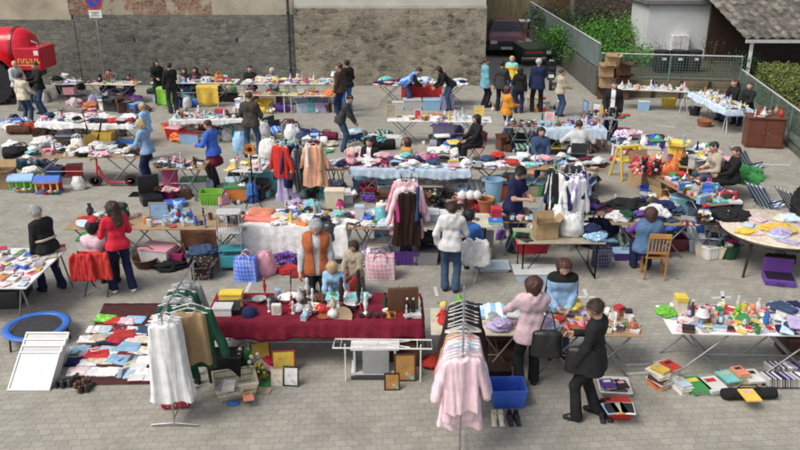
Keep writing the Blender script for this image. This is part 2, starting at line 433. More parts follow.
    def child(nm, me_):
        o = bpy.data.objects.new(nm, me_); COL.objects.link(o); o.parent = root; return o
    child('body', me)
    seed = random.random()*9
    # trousers or skirt
    if legs:
        tp = [p for p in torso(.004)[3:]] + [(T(hip-rd*.06+ud*.09), T(hip+rd*.06+ud*.09), .103*b, .103*b, .05)] + leg(-1, .017, .026) + leg(1, .017, .026)
        def ext(P, d):
            d = d + folds(P, .006, seed)
            for q in (-1, 1):
                a = J[q][2]
            return np.maximum(d, .055 - P[..., 2])
        v, f = solid(tp, h, .03, ext); child('trousers', npmesh('trousers', v, f, [M(legs, 'cloth')]))
    if skirt:
        sp = [(T(hip-rd*.065), T(hip+rd*.065), .135*b, .135*b, .05), (T(hip+Vector((-.08, 0, -.3))), T(hip+Vector((.08, 0, -.3))), .19, .19, .1)]
        v, f = solid(sp, h, .08, lambda P, d: np.maximum(d + folds(P, .01, seed), (hz-.36) - P[..., 2])); child('skirt', npmesh('skirt', v, f, [M(skirt, 'cloth')]))
    for q in (-1, 1):
        v, f = solid(foot(q, .008), min(h, .014), .02, lambda P, d: np.maximum(d, np.maximum(-P[..., 2] + .004, P[..., 2] - (J[q][2].z + .02))))
        if len(v): child('shoe', npmesh('shoe', v, f, [M(shoes, 'plastic')]))
    # upper garments
    def garment(nm, e, sleeve, hem, mat, mat2=None, front=0, v_neck=.0, fl=.0, cut=None, amp=.007):
        gp = torso(e)
        if hem > .0: gp += [(T(hip-rd*.07-ud*hem*.5+Vector((0,0,0))), T(hip+rd*.07-ud*hem*.5), .114*b+e+fl*.5, .114*b+e+fl*.5, .07), (T(hip-rd*.075-ud*hem), T(hip+rd*.075-ud*hem), .114*b+e+fl, .114*b+e+fl, .07)]
        if sleeve: gp += arm(-1, e*.95, sleeve) + arm(1, e*.95, sleeve)
        gp += [(T(sh+ud*.02), T(neck-hu*.015), .068+e*.6, .06+e*.6, .03)]
        if hood: gp += [(T(neck-fd*.06-rd*.05), T(neck-fd*.06+rd*.05), .052, .052, .04), (T(neck-fd*.085-ud*.07), T(neck-fd*.08-ud*.05), .05, .05, .04)]
        nh = np.array(hip - ud*hem); nu = np.array(ud); nc = np.array(neck + hu*.055); nf = np.array(fd); ns = np.array(sh)
        def ext(P, d):
            d = d + folds(P, amp, seed)
            # hem: only the trunk is cut, the sleeves run on
            core = np.abs(P[..., 0]) < .22
            if pose != 'sit' or True:
                below = nh @ nu - P @ nu
                da = np.minimum.reduce([cone_sd(P, p[0], p[1], p[2]+.03, p[3]+.03) for p in (arm(-1, e, sleeve) + arm(1, e, sleeve))]) if sleeve else np.full(d.shape, 9., np.float32)
                d = np.where(da < .0, d, np.maximum(d, below))
            d = np.maximum(d, -(np.sqrt(((P - nc)**2).sum(-1)) - .072))
            if front:
                lx = np.abs(P[..., 0]) - front * (1 + 1.2*np.clip((P @ nu - float(ns @ nu) + .25), -.4, .3))
                fr = (P - ns) @ nf
                d = np.maximum(d, -np.maximum(lx, .02 - fr))
            return d
        v, f = solid(gp, h, .04, ext)
        mi = None; mats = [mat]
        if mat2:
            mats.append(mat2); c = v[f[:, 0]]; fr = (c - ns) @ nf; up_ = (c - ns) @ nu
            if second == 'yoke': mi = ((up_ > -.045) | ((np.abs(c[:, 0]) > .235) & (up_ > -.26))).astype(int)
            else: mi = ((np.abs(c[:, 0]) < .055) & (fr > 0)).astype(int)
        child(nm, npmesh(nm, v, f, mats, mi))
    kn = {'jacket': (.019, .97, .10), 'coat': (.020, .97, .42), 'sweater': (.012, .96, .08), 'shirt': (.012, .94, .12), 'tshirt': (.012, .02, .10), 'hoodie': (.022, .97, .10), 'tunic': (.02, .94, .2)}[tkind]
    if tkind == 'tshirt':
        # short sleeves
        el_s = {q: J[q] for q in J}
        save = dict(J)
        for q in (-1, 1): hj, k2, an, sj, el, wr = J[q]; m_ = sj.lerp(el, .62); J[q] = (hj, k2, an, sj, m_, m_.lerp(el, .2))
        garment('tshirt', kn[0], .3, kn[2], M(cmat, 'cloth')); J.update(save)
    else:
        hem = kn[2] + long
        if pose == 'sit': hem = min(hem, .05)
        pat = top[2] if len(top) > 2 else 'cloth'
        garment(tkind, kn[0], kn[1], hem, M(cmat, pat), M(open_front, 'cloth') if open_front else (M(top[3], 'cloth') if len(top) > 3 else None), fl=.012 if tkind != 'coat' else .03)
    if over:
        oc = over[1]
        garment(over[0], .036, 0, .1 if pose != 'sit' else .04, M(oc, over[2] if len(over) > 2 else 'cloth'), front=.045)
    if belt:
        v, f = solid([(T(waist-rd*.06-ud*.03), T(waist+rd*.06-ud*.03), .15*b, .15*b)], h, .02, lambda P, d: np.maximum(d, np.abs(P @ np.array(ud) - float(waist @ ud) + .03) - .022))
        child('waist_strap', npmesh('waist_strap', v, f, [M(belt, 'cloth')]))
    # hair
    hk = hair[0]
    if hk != 'bald':
        cap = [(T(hd(0, -.03, .032)), T(hd(0, .0, .036)), .094, .091, .03)]
        if hk in ('long', 'bob', 'pony', 'mid', 'bun'): cap += [(T(hd(-.045, -.02, .02)), T(hd(.045, -.02, .02)), .062, .062, .05), (T(hd(0, -.045, .02)), T(hd(0, -.05, -.04)), .078, .064, .05)]
        if hk == 'bob' or hk == 'mid':
            for q in (-1, 1): cap.append((T(hd(.055*q, -.01, .03)), T(hd(.07*q, .0, -.085)), .043, .026, .05))
            cap.append((T(hd(0, -.05, 0)), T(hd(0, -.06, -.10)), .08, .06, .06))
        if hk == 'long':
            for q in (-1, 1): cap.append((T(hd(.06*q, -.02, .02)), T(hd(.085*q, .01, -.16)), .042, .03, .05))
            cap += [(T(hd(0, -.06, 0)), T(hd(0, -.10, -.28)), .085, .06, .06), (T(hd(-.05, -.07, -.1)), T(hd(-.06, -.09, -.30)), .05, .035, .05), (T(hd(.05, -.07, -.1)), T(hd(.06, -.09, -.27)), .05, .035, .05)]
        if hk == 'pony': cap += [(T(hd(0, -.11, .02)), T(hd(0, -.17, -.02)), .03, .04, .02), (T(hd(0, -.17, -.02)), T(hd(0, -.16, -.20)), .04, .015, .02)]
        if hk == 'bun': cap += [(T(hd(0, -.11, .06)), T(hd(0, -.13, .06)), .045, .045, .02)]
        Ri = np.array(Rm.transposed()); hcn = np.array(hc)
        rec = .115 if hk == 'receding' else 0
        def exh(P, d):
            L = (P - hcn) @ Ri.T
            d = d + .006*np.sin(L[..., 0]*43 + 9*L[..., 2] + seed) * np.sin(L[..., 1]*37 + L[..., 2]*29 + 2*seed) + .0035*np.sin(L[..., 0]*95 + 3*np.sin(L[..., 2]*40 + seed) + L[..., 1]*50) + .003*np.sin(L[..., 1]*140 + L[..., 0]*60)
            face_ = np.maximum(.035 - L[..., 1] + np.abs(L[..., 0])*.25 - rec*.2, L[..., 2] - (.062 - rec*.3))     # negative inside the face region
            d = np.maximum(d, -face_)
            if hk in ('short', 'receding'): d = np.maximum(d, -(L[..., 2] + .045 - .3*np.clip(L[..., 1], -.1, .1)))
            return d
        v, f = solid(cap, hh, .03, exh)
        if D < 16:      # loose locks lying over the cap, their ends standing off the outline
            rs = random.Random(int(seed*999)); n0 = len(v); nv_, nf_ = [], []; pk = max(1, len(v)//700); cL = hcn
            for q in range(0, len(v), pk):
                p0 = v[q]; out = p0 - cL; out = out/np.linalg.norm(out); dn = np.array([rs.gauss(0, .25), rs.gauss(0, .25) - .15, -1.0]); dn = dn - out*(dn@out); dn /= np.linalg.norm(dn)+1e-6
                sw_ = np.cross(out, dn)*rs.uniform(.0018, .0042); L_ = rs.uniform(.02, .05)*(1.6 if hk == 'long' else 1); b0 = n0 + len(nv_)
                if (p0 - hcn) @ (np.array(Rm.transposed()).T @ np.array([0, 1., 0])) > .07: L_ *= .4
                for t_ in (0, .5, 1.0): cpt = p0 + dn*L_*t_ + out*(.003 + rs.uniform(.0, .007)*t_); nv_ += [cpt - sw_*(1-.7*t_), cpt + sw_*(1-.7*t_)]
                nf_ += [[b0, b0+1, b0+3, b0+2], [b0+2, b0+3, b0+5, b0+4]]
            v = np.concatenate([v, np.array(nv_)]); f = np.concatenate([f, np.array(nf_)])
        child('hair', npmesh('hair', v, f, [M(hcol, 'hair')]))
    if hat:
        c0 = hd(0, -.015, .06)
        v, f = solid([(T(c0), T(hd(0, -.015, .085)), .112, .09)] + ([(T(hd(0, .09, .055)), T(hd(0, .15, .045)), .03, .02)] if hat[0] == 'cap' else []), hh, .02,
                     lambda P, d: np.maximum(d, -(((P - np.array(hc)) @ np.array(Rm.transposed()).T)[..., 2] - .042))); child(hat[0], npmesh(hat[0], v, f, [M(hat[1], 'cloth')]))
    return root
# ------------------------------------------------------------------ goods: each kind is modelled once, things share its mesh data
def blob(seed, rx=1, ry=1, rz=.5, n=26, rough=.28, flat=True):
    """crumpled fabric: a ball with ridged folds, flattened where it rests"""
    rr = random.Random(seed); off = Vector((rr.random()*50, rr.random()*50, rr.random()*50))
    b = MB(); vs = []
    for j in range(n+1):
        for i in range(n*2):
            th = math.pi*j/n; ph = math.pi*i/n
            d = Vector((math.sin(th)*math.cos(ph), math.sin(th)*math.sin(ph), math.cos(th)))
            r = 1 + rough*.9*mnoise.noise(d*1.7 + off) + rough*.55*(.5 - abs(mnoise.noise(d*3.1 + off + Vector((0, 0, 2*d.x))))) + .13*mnoise.noise(d*7+off) + .05*mnoise.noise(d*15+off)
            p = Vector((d.x*rx*r, d.y*ry*r, d.z*rz*r))
            if flat and p.z < -.55*rz: p.z = -.55*rz + (p.z + .55*rz)*.05
            vs.append(p + Vector((0, 0, .55*rz)))
    fs = [(j*n*2+i, (j+1)*n*2+i, (j+1)*n*2+(i+1) % (n*2), j*n*2+(i+1) % (n*2)) for j in range(n) for i in range(n*2)]
    return b.add(vs, fs)
def slab(seed, x, y, z, n=10, wr=.2, sag=0):
    """folded cloth: soft layered block with a wrinkled top"""
    off = seed*7.7; b = MB()
    def top(u, v):
        e = min(u, 1-u, v, 1-v)*n
        zz = z*(.62 + .38*min(1, e/1.6)) + z*wr*mnoise.noise(Vector((u*3+off, v*3, off)))*2
        if u > .52 + .06*math.sin(v*5+off): zz -= z*.14
        return Vector(((u-.5)*x*(1+.05*math.sin(v*6+off)), (v-.5)*y*(1+.04*math.sin(u*7+off)), max(zz, .004)))
    b.grid(top, n, n)
    # sides with the layers of the fold
    ring = [(i/n, 0) for i in range(n)] + [(1, j/n) for j in range(n)] + [(1-i/n, 1) for i in range(n)] + [(0, 1-j/n) for j in range(n)]
    L = len(ring); vs = []
    lay = [(1, 1), (1.015, .8), (.985, .68), (1.02, .5), (.985, .34), (1.015, .15), (1.0, 0)]
    for sc, t in lay:
        for u, v in ring:
            p = top(u, v); vs.append(Vector((p.x*sc, p.y*sc, p.z*t)))
    b.add(vs, [(k*L+i, (k+1)*L+i, (k+1)*L+(i+1) % L, k*L+(i+1) % L) for k in range(len(lay)-1) for i in range(L)])
    return b
_pc = {}
def proto(key, fn):
    if key not in _pc: _pc[key] = fn()
    return _pc[key]
def jf(*a): return Vector(a)
def sd_mesh(name, prims, h, k, ext=None, nm=1):
    v, f = solid(prims, h, k, ext); return npmesh(name, v, f, [None]*nm)
def B(fn, smooth=False, slots=1):
    b = MB(); fn(b); return b.mesh('goods', [None]*slots, smooth)
def frustum(b, w, d, h, t=.012, tap=.85, z0=0):
    """open crate with walls that lean out"""
    w0, d0 = w*tap, d*tap
    def ring(ww, dd, z): return [Vector((-ww/2, -dd/2, z)), Vector((ww/2, -dd/2, z)), Vector((ww/2, dd/2, z)), Vector((-ww/2, dd/2, z))]
    rs = [ring(w0-2*t, d0-2*t, z0+t), ring(w-2*t, d-2*t, z0+h), ring(w+t, d+t, z0+h), ring(w+t, d+t, z0+h-2*t), ring(w, d, z0+h-2*t), ring(w0, d0, z0)]
    vs = [v for r_ in rs for v in r_]
    fs = [(k*4+i, k*4+(i+1) % 4, (k+1)*4+(i+1) % 4, (k+1)*4+i) for k in range(5) for i in range(4)] + [(3, 2, 1, 0), (20, 21, 22, 23)]
    b.add(vs, fs)
# builders return [(part name, mesh, material or 'c'/'d' (object colour / second colour), parent index or None)]
def k_folded(v): return [(None, slab(v, (.30, .19, .27)[v % 3]+.01*(v//3), (.24, .40, .20)[v % 3], (.026, .034, .05)[v % 3]+.008*(v//3), 10, .12).mesh('goods', [None], True), 'c', None)]
def k_crumpled(v): return [(None, blob(v, .17+.025*(v % 4), .12+.02*(v % 3), .055+.015*(v % 3), 24, .42).mesh('goods', [None], True), 'c', None)]
def k_heap(v): return [(None, blob(v+40, .34, .26, .17, 36, .5).mesh('goods', [None], True), 'c', None)]
def k_book(v):
    x, y, z = [(.15, .21, .03), (.13, .19, .022), (.21, .28, .02), (.17, .24, .045)][v % 4]
    c = MB().box(-x/2, x/2, -y/2, y/2, 0, .003).box(-x/2, x/2, -y/2, y/2, z-.003, z).box(-x/2, -x/2+.004, -y/2, y/2, .003, z-.003)
    p = MB().box(-x/2+.004, x/2-.006, -y/2+.005, y/2-.005, .003, z-.003)
    l = MB().box(-x*.3, x*.3, y*.12, y*.36, z, z+.0012)
    return [('cover', c.mesh('goods', [None]), 'c', None), ('pages', p.mesh('goods', [None]), M('cream', 'pages'), None), ('cover_picture', l.mesh('goods', [None]), 'd', None)]
def k_mug(v):
    r, h = .042+.006*(v % 2), .09+.02*(v % 3)
    b = MB().lathe([(r*.8, 0), (r, h*.3), (r, h), (r-.005, h), (r-.007, h*.3), (.001, .01)], 14)
    hd = MB().tube([(r-.002, 0, h*.75), (r+.028, 0, h*.72), (r+.03, 0, h*.4), (r-.004, 0, h*.25)], .006, 6)
    return [('cup_body', b.mesh('g', [None], True), 'c', None), ('handle', hd.mesh('g', [None], True), 'c', None)]
def lk(*prof, n=16): return lambda v: [(None, MB().lathe(list(prof), n).mesh('goods', [None], True), 'c', None)]
k_vase = lambda v: [(None, MB().lathe([(.04, 0), (.05+.03*(v % 3), .08), (.06, .13), (.025, .19+.03*(v % 3)), (.035, .23+.03*(v % 3)), (.028, .23+.03*(v % 3)), (.018, .19)], 16).mesh('g', [None], True), 'c', None)]
k_bottle = lambda v: [('bottle_body', MB().lathe([(.035, 0), (.036, .14), (.013, .19), (.013, .235)], 14).mesh('g', [None], True), 'c', None), ('cap', MB().lathe([(.015, .235), (.015, .26)], 12).mesh('g', [None], True), 'd', None)]
k_jar = lambda v: [('jar_body', MB().lathe([(.045, 0), (.05, .02), (.05, .1), (.04, .115)], 14).mesh('g', [None], True), 'c', None), ('lid', MB().lathe([(.043, .115), (.043, .132), (.012, .14), (.012, .155)], 14).mesh('g', [None], True), 'd', None)]
k_bowl = lk((.04, 0), (.045, .01), (.11, .07), (.105, .07), (.04, .018), (.001, .016), n=20)
k_plate = lk((.06, 0), (.12, .018), (.12, .022), (.06, .008), (.001, .007), n=22)
k_pot = lambda v: [(None, MB().lathe([(.10, 0), (.14, .22), (.155, .22), (.155, .25), (.135, .25), (.09, .03), (.001, .03)], 22).mesh('g', [None], True), 'c', None)]
def k_teapot(v):
    b = MB().lathe([(.05, 0), (.085, .04), (.08, .1), (.045, .13)], 18)
    l = MB().lathe([(.046, .13), (.03, .145), (.01, .15), (.014, .165), (.001, .17)], 14)
    s = MB().tube([(.07, 0, .05), (.12, 0, .08), (.14, 0, .12)], [.018, .012, .009], 8); h = MB().tube([(-.07, 0, .1), (-.12, 0, .11), (-.125, 0, .05), (-.078, 0, .035)], .008, 6)
    return [('pot_body', b.mesh('g', [None], True), 'c', None), ('lid', l.mesh('g', [None], True), 'c', None), ('spout', s.mesh('g', [None], True), 'c', None), ('handle', h.mesh('g', [None], True), 'c', None)]
def k_box(v):
    x, y, z = [(.16, .12, .08), (.22, .16, .06), (.12, .12, .14), (.26, .10, .10)][v % 4]
    lid = MB().rbox(-x/2-.003, x/2+.003, -y/2-.003, y/2+.003, z*.72, z, .004)
    return [('box_body', MB().rbox(-x/2, x/2, -y/2, y/2, 0, z*.72, .004).mesh('g', [None]), 'c', None), ('lid', lid.mesh('g', [None]), 'd', None)]
def k_case(v): return [('case_shell', MB().rbox(-.07, .07, -.095, .095, 0, .014, .002).mesh('g', [None]), 'c', None), ('cover_picture', MB().box(-.062, .062, -.085, .085, .014, .0155).mesh('g', [None]), 'd', None)]
def k_carton(v):
    x, y, z = .46, .34, .30; t = .006
    b = MB().box(-x/2, x/2, -y/2, y/2, 0, t).box(-x/2, x/2, -y/2, -y/2+t, t, z).box(-x/2, x/2, y/2-t, y/2, t, z).box(-x/2, -x/2+t, -y/2+t, y/2-t, t, z).box(x/2-t, x/2, -y/2+t, y/2-t, t, z)
    out = [('carton_body', b.mesh('g', [None]), 'c', None)]
    for q, (cx, cy, a) in enumerate([(0, -y/2, 0), (x/2, 0, 90), (0, y/2, 180), (-x/2, 0, 270)]):
        w_ = x if q % 2 == 0 else y
        T = Matrix.Translation((cx, cy, z)) @ Matrix.Rotation(R(a), 4, 'Z') @ Matrix.Rotation(R(-25 - 20*q + 8*v), 4, 'X')
        out.append(('flap', MB().box(-w_/2+.004, w_/2-.004, -.15, 0, 0, .004, T).mesh('g', [None]), 'c', None))
    return out
def k_crate(v):
    b = MB(); frustum(b, .56, .38, .26); 
    r_ = MB()
    for i in range(7): x = -.22 + i*.073; r_.box(x-.006, x+.006, -.187, -.171, .03, .22).box(x-.006, x+.006, .171, .187, .03, .22)
    out = [('crate_body', b.mesh('g', [None]), 'c', None), ('rib', r_.mesh('g', [None]), 'c', None)]
    for q in (-1, 1): out.append(('handle', MB().rbox(q*.285-.012, q*.285+.012, -.06, .06, .2, .225, .004).mesh('g', [None]), 'c', None))
    return out
def k_tub(v):
    b = MB().lathe([(.15, 0), (.2, .26), (.215, .26), (.215, .27), (.19, .27), (.14, .015), (.001, .015)], 24)
    h = [('handle', MB().tube([(q*.205, -.05, .25), (q*.25, -.04, .26), (q*.25, .04, .26), (q*.205, .05, .25)], .01, 6).mesh('g', [None], True), 'c', None) for q in (-1, 1)]
    return [('tub_body', b.mesh('g', [None], True), 'c', None)] + h
def k_basket(v):
    b = MB().lathe([(.16, 0), (.2, .07), (.22, .16), (.235, .17), (.225, .18), (.2, .16), (.17, .06), (.14, .02), (.001, .02)], 26)
    h = MB().tube([(-.21, 0, .15), (-.19, 0, .3), (-.08, 0, .38), (.08, 0, .38), (.19, 0, .3), (.21, 0, .15)], .011, 8)
    return [('basket_body', b.mesh('g', [None], True), 'c', None), ('handle', h.mesh('g', [None], True), 'c', None)]
def k_square_basket(v):
    b = MB(); frustum(b, .5, .36, .2, .012, .82)
    return [('basket_body', b.mesh('g', [None]), 'c', None), ('rim', MB().tube([(-.25,-.18,.2), (.25,-.18,.2), (.25,.18,.2), (-.25,.18,.2), (-.25,-.18,.2)], .014, 6).mesh('g', [None], True), 'c', None)]
def k_shoe(v):
    pr = [((0, -.09, .035), (0, -.02, .04), .034, .032), ((0, -.02, .035), (0, .1, .022), .036, .026), ((0, -.09, .05), (0, -.085, .085 + .1*(v == 2)), .03, .034)]
    def ex(P, d):
        d = np.maximum(d, .012 - P[..., 2]); c = cone_sd(P, (0, -.085, .08), (0, -.05, .1 + .1*(v == 2)), .024, .03); return np.maximum(d, -c)
    me = sd_mesh('g', pr, .008, .03, ex)
    s = MB().rbox(-.034, .034, -.125, .125, 0, .014, .006)
    return [('upper', me, 'c', None), ('sole', s.mesh('g', [None]), M('charcoal', 'plastic') if v != 1 else M('white', 'plastic'), None)]
def k_sandal(v): return [('upper', MB().tube([(-.04, .03, .015), (-.03, .03, .05), (.03, .03, .05), (.04, .03, .015)], .012, 6).mesh('g', [None], True), 'c', None), ('sole', MB().rbox(-.042, .042, -.125, .125, 0, .022, .012).mesh('g', [None]), 'c', None)]
def k_handbag(v):
    b = slabbag(.34, .12, .24)
    out = [('bag_body', b, 'c', None)]
    for q in (-1, 1): out.append(('handle', MB().tube([(-.09, q*.045, .22), (-.08, q*.05, .34), (0, q*.05, .39), (.08, q*.05, .34), (.09, q*.045, .22)], .009, 6).mesh('g', [None], True), 'c', None))
    return out
def slabbag(x, y, z, seed=3):
    pr = [((q*(x/2-y/2), 0, y*.42), (q*x*.36, 0, z-y*.25), y/2, y*.3) for q in (-1, -.5, 0, .5, 1)]
    return sd_mesh('g', pr, .014, .12, lambda P, d: np.maximum(d + folds(P, .006, seed), .004 - P[..., 2]))
def k_checked_bag(v):
    x, y, z = .52, .30, .44
    b = MB(); n = 10
    def face(a, b_, c, d):
        def fn(u, vv):
            p = (Vector(a)*(1-u)+Vector(b_)*u)*(1-vv) + (Vector(d)*(1-u)+Vector(c)*u)*vv
            k = math.sin(math.pi*u)*math.sin(math.pi*vv); nrm = (Vector(b_)-Vector(a)).cross(Vector(d)-Vector(a)).normalized()
            return p + nrm*(.035*k + .02*k*math.sin(9*p.x+7*p.z+5*p.y+v))
        b.grid(fn, n, n)
    c = [(-x/2, -y/2, 0), (x/2, -y/2, 0), (x/2, y/2, 0), (-x/2, y/2, 0)]; t = [(p[0]*.94, p[1]*.8, z) for p in c]
    for i in range(4): face(c[i], c[(i+1) % 4], t[(i+1) % 4], t[i])
    face(t[0], t[1], t[2], t[3]); b.add([Vector(p) for p in c], [(3, 2, 1, 0)])
    out = [('bag_body', b.mesh('g', [None], True), 'c', None), ('zip', MB().box(-x*.42, x*.42, -.008, .008, z+.036, z+.042).mesh('g', [None]), M('charcoal', 'plastic'), None)]
    for q in (-1, 1): out.append(('handle', MB().tube([(-.13, q*y*.46, z*.6), (-.11, q*y*.42, z+.05), (0, q*y*.34, z+.11), (.11, q*y*.42, z+.05), (.13, q*y*.46, z*.6)], .011, 6).mesh('g', [None], True), 'd', None))
    return out
def k_plastic_bag(v):
    b = blob(v+70, .15, .12, .24, 22, .2)
    out = [('bag_body', b.mesh('g', [None], True), 'c', None)]
    for q in (-1, 1): out.append(('handle', MB().tube([(q*.07-.03, 0, .3), (q*.07-.02, 0, .4), (q*.07+.02, 0, .4), (q*.07+.03, 0, .3)], .01, 6).mesh('g', [None], True), 'c', None))
    return out
def k_backpack(v):
    me = sd_mesh('g', [((-.06, 0, .12), (.06, 0, .12), .11, .11), ((-.05, 0, .34), (.05, 0, .34), .09, .09)], .015, .1, lambda P, d: np.maximum(d + folds(P, .008, v), .003 - P[..., 2]))
    pk = sd_mesh('g', [((-.05, -.09, .12), (.05, -.09, .12), .06, .06)], .014, .03)
    return [('bag_body', me, 'c', None), ('pocket', pk, 'c', None)] + [('strap', MB().tube([(q*.08, .08, .38), (q*.09, .16, .3), (q*.1, .16, .12), (q*.1, .1, .06)], .014, 6).mesh('g', [None], True), 'c', None) for q in (-1, 1)]
def k_plush(v):
    pr = [((0, 0, .07), (0, 0, .13), .07, .06), ((0, .01, .23), (0, .015, .235), .062, .06), ((0, .06, .215), (0, .07, .215), .028, .024)]
    for q in (-1, 1): pr += [((q*.05, .01, .15), (q*.11, .05, .11), .028, .024, .02), ((q*.045, .03, .04), (q*.07, .12, .03), .034, .03, .02), ((q*.05, 0, .28), (q*.055 , 0, .29 + .03*(v == 1)), .022, .02, .012)]
    out = [('toy_body', sd_mesh('g', pr, .012, .02, lambda P, d: np.maximum(d, .002 - P[..., 2])), 'c', None)]
    for q in (-1, 1): out.append(('eye', MB().ball((q*.025, .07, .25), .009, 6).mesh('g', [None], True), M('black', 'gloss'), None))
    out.append(('belly_patch', MB().ball((0, .045, .11), .042, 8).mesh('g', [None], True), 'd', None))
    return out
def k_doll(v):
    pr = [((0, 0, .03), (0, 0, .14), .075, .035), ((0, 0, .15), (.0, 0, .16), .04, .03)]
    for q in (-1, 1): pr += [((q*.03, 0, .15), (q*.08, .03, .1), .018, .014, .01)]
    out = [('dress', sd_mesh('g', pr, .01, .02, lambda P, d: np.maximum(d, .001 - P[..., 2])), 'c', None), ('head', MB().ball((0, .005, .215), .045, 8).mesh('g', [None], True), M('skin', 'skin'), None),
           ('hair', sd_mesh('g', [((0, -.015, .235), (0, -.02, .2), .046, .048)], .008, .01, lambda P, d: d + .004*np.sin(P[..., 0]*120)), 'd', None)]
    return out
def k_toy_car(v):
    b = MB().rbox(-.035, .035, -.08, .08, .012, .045, .008); c = MB().rbox(-.03, .03, -.045, .035, .045, .07, .01)
    out = [('car_body', b.mesh('g', [None]), 'c', None), ('cabin', c.mesh('g', [None]), 'd', None)]
    for x in (-.034, .034):
        for y in (-.05, .05): out.append(('wheel', MB().tube([(x-.007, y, .016), (x+.007, y, .016)], .016, 10).mesh('g', [None]), M('black', 'plastic'), None))
    return out
k_ball = lambda v: [(None, MB().ball((0, 0, .08), .08, 12).mesh('g', [None], True), 'c', None)]
def k_figurine(v):
    p = [(.03, 0), (.032, .015), (.012, .03), (.02, .07), (.03, .11), (.014, .15), (.022, .175), (.016, .2), (.001, .21)]
    z = 1 + .25*(v % 3); return [(None, MB().lathe([(r_, q*z) for r_, q in p], 14).mesh('g', [None], True), 'c', None)]
def k_candlestick(v): return [('holder', MB().lathe([(.045, 0), (.045, .01), (.01, .025), (.009, .12), (.025, .135), (.025, .145)], 14).mesh('g', [None], True), 'c', None), ('candle', MB().lathe([(.011, .145), (.011, .24), (.002, .245)], 10).mesh('g', [None], True), 'd', None)]
def k_table_lamp(v): return [('lamp_foot', MB().lathe([(.07, 0), (.06, .02), (.02, .05), (.04, .12), (.015, .2), (.01, .26)], 16).mesh('g', [None], True), 'd', None), ('lamp_shade', MB().lathe([(.13, .22), (.07, .38), (.067, .38), (.127, .22)], 20).mesh('g', [None], True), 'c', None)]
def k_frame(v):
    w_, h_ = .15+.03*(v % 3), .2+.03*(v % 2); t = .025
    b = MB().box(-w_, w_, -.012, .012, 0, t).box(-w_, w_, -.012, .012, 2*h_-t, 2*h_).box(-w_, -w_+t, -.012, .012, t, 2*h_-t).box(w_-t, w_, -.012, .012, t, 2*h_-t)
    p = MB().box(-w_+t, w_-t, -.006, .006, t, 2*h_-t)
    return [('frame', b.mesh('g', [None]), 'c', None), ('picture', p.mesh('g', [None]), 'd', None)]
def k_radio(v):
    b = MB().rbox(-.16, .16, -.05, .05, 0, .17, .012); out = [('radio_case', b.mesh('g', [None]), 'c', None)]
    for q in (-1, 1): out.append(('speaker', MB().tube([(q*.1, -.055, .075), (q*.1, -.045, .075)], .045, 16).mesh('g', [None]), M('charcoal', 'plastic'), None))
    out.append(('handle', MB().tube([(-.12, 0, .165), (-.12, 0, .2), (.12, 0, .2), (.12, 0, .165)], .008, 6).mesh('g', [None], True), 'd', None)); return out
def k_cap(v): return [('crown', MB().lathe([(.095, 0), (.092, .05), (.06, .09), (.001, .1)], 16).mesh('g', [None], True), 'c', None), ('brim', MB().rbox(-.07, .07, .06, .17, .002, .012, .004).mesh('g', [None]), 'c', None)]
def k_cushion(v):
    def fn(sg): return lambda u, w_: Vector(((u-.5)*.42, (w_-.5)*.42, .06 + sg*.075*(max(0, math.sin(math.pi*u)*math.sin(math.pi*w_)))**.4))
    b = MB().grid(fn(1), 14, 14).grid(fn(-.75), 14, 14); return [(None, b.mesh('g', [None], True), 'c', None)]
def k_plant(v):
    rr = random.Random(v); b = MB()
    for i in range(60):
        a, e = rr.random()*6.28, .3+rr.random()*1.1; d = Vector((math.cos(a)*math.cos(e), math.sin(a)*math.cos(e), math.sin(e))); L = .12+rr.random()*.16
        s_ = d.cross(Vector((0, 0, 1))).normalized()*.018; p = Vector((0, 0, .16))
        b.add([p, p+d*L*.5+s_, p+d*L, p+d*L*.5-s_], [(0, 1, 2, 3)])
    f = MB()
    for i in range(14):
        a, e = rr.random()*6.28, .5+rr.random()*.9; d = Vector((math.cos(a)*math.cos(e), math.sin(a)*math.cos(e), math.sin(e)))*(.17+rr.random()*.08); f.ball(Vector((0, 0, .16))+d, .028, 5)
    return [('pot', MB().lathe([(.06, 0), (.085, .14), (.09, .14), (.09, .16), (.07, .16), (.001, .15)], 16).mesh('g', [None], True), M('terracotta', 'card'), None), ('foliage', b.mesh('g', [None]), M('green', 'card'), None), ('flower_heads', f.mesh('g', [None], True), 'c', None)]
def k_suitcase(v):
    b = MB().rbox(-.32, .32, -.22, .22, 0, .16, .025); l = MB().rbox(-.32, .32, .18, .24, .14, .52, .02)
    return [('case_body', b.mesh('g', [None]), 'c', None), ('lid', l.mesh('g', [None]), 'c', None), ('handle', MB().tube([(-.07, -.22, .08), (-.06, -.26, .08), (.06, -.26, .08), (.07, -.22, .08)], .01, 6).mesh('g', [None], True), M('black', 'plastic'), None), ('lining', MB().rbox(-.29, .29, -.19, .17, .155, .175, .008).mesh('g', [None]), 'd', None)]
def k_holdall(v):
    me = sd_mesh('g', [((-.3, 0, .14), (.3, 0, .14), .14, .14)], .016, .03, lambda P, d: np.maximum(np.maximum(d + folds(P, .009, v), .003 - P[..., 2]), np.abs(P[..., 0]) - .37))
    return [('bag_body', me, 'c', None)] + [('handle', MB().tube([(-.14, q*.1, .22), (-.1, q*.06, .33), (.1, q*.06, .33), (.14, q*.1, .22)], .012, 6).mesh('g', [None], True), 'c', None) for q in (-1, 1)]
def k_storage_box(v):
    b = MB(); frustum(b, .6, .42, .3, .01, .9); l = MB().rbox(-.315, .315, -.225, .225, .3, .335, .01)
    return [('box_body', b.mesh('g', [None]), 'c', None), ('lid', l.mesh('g', [None]), 'd', None)]
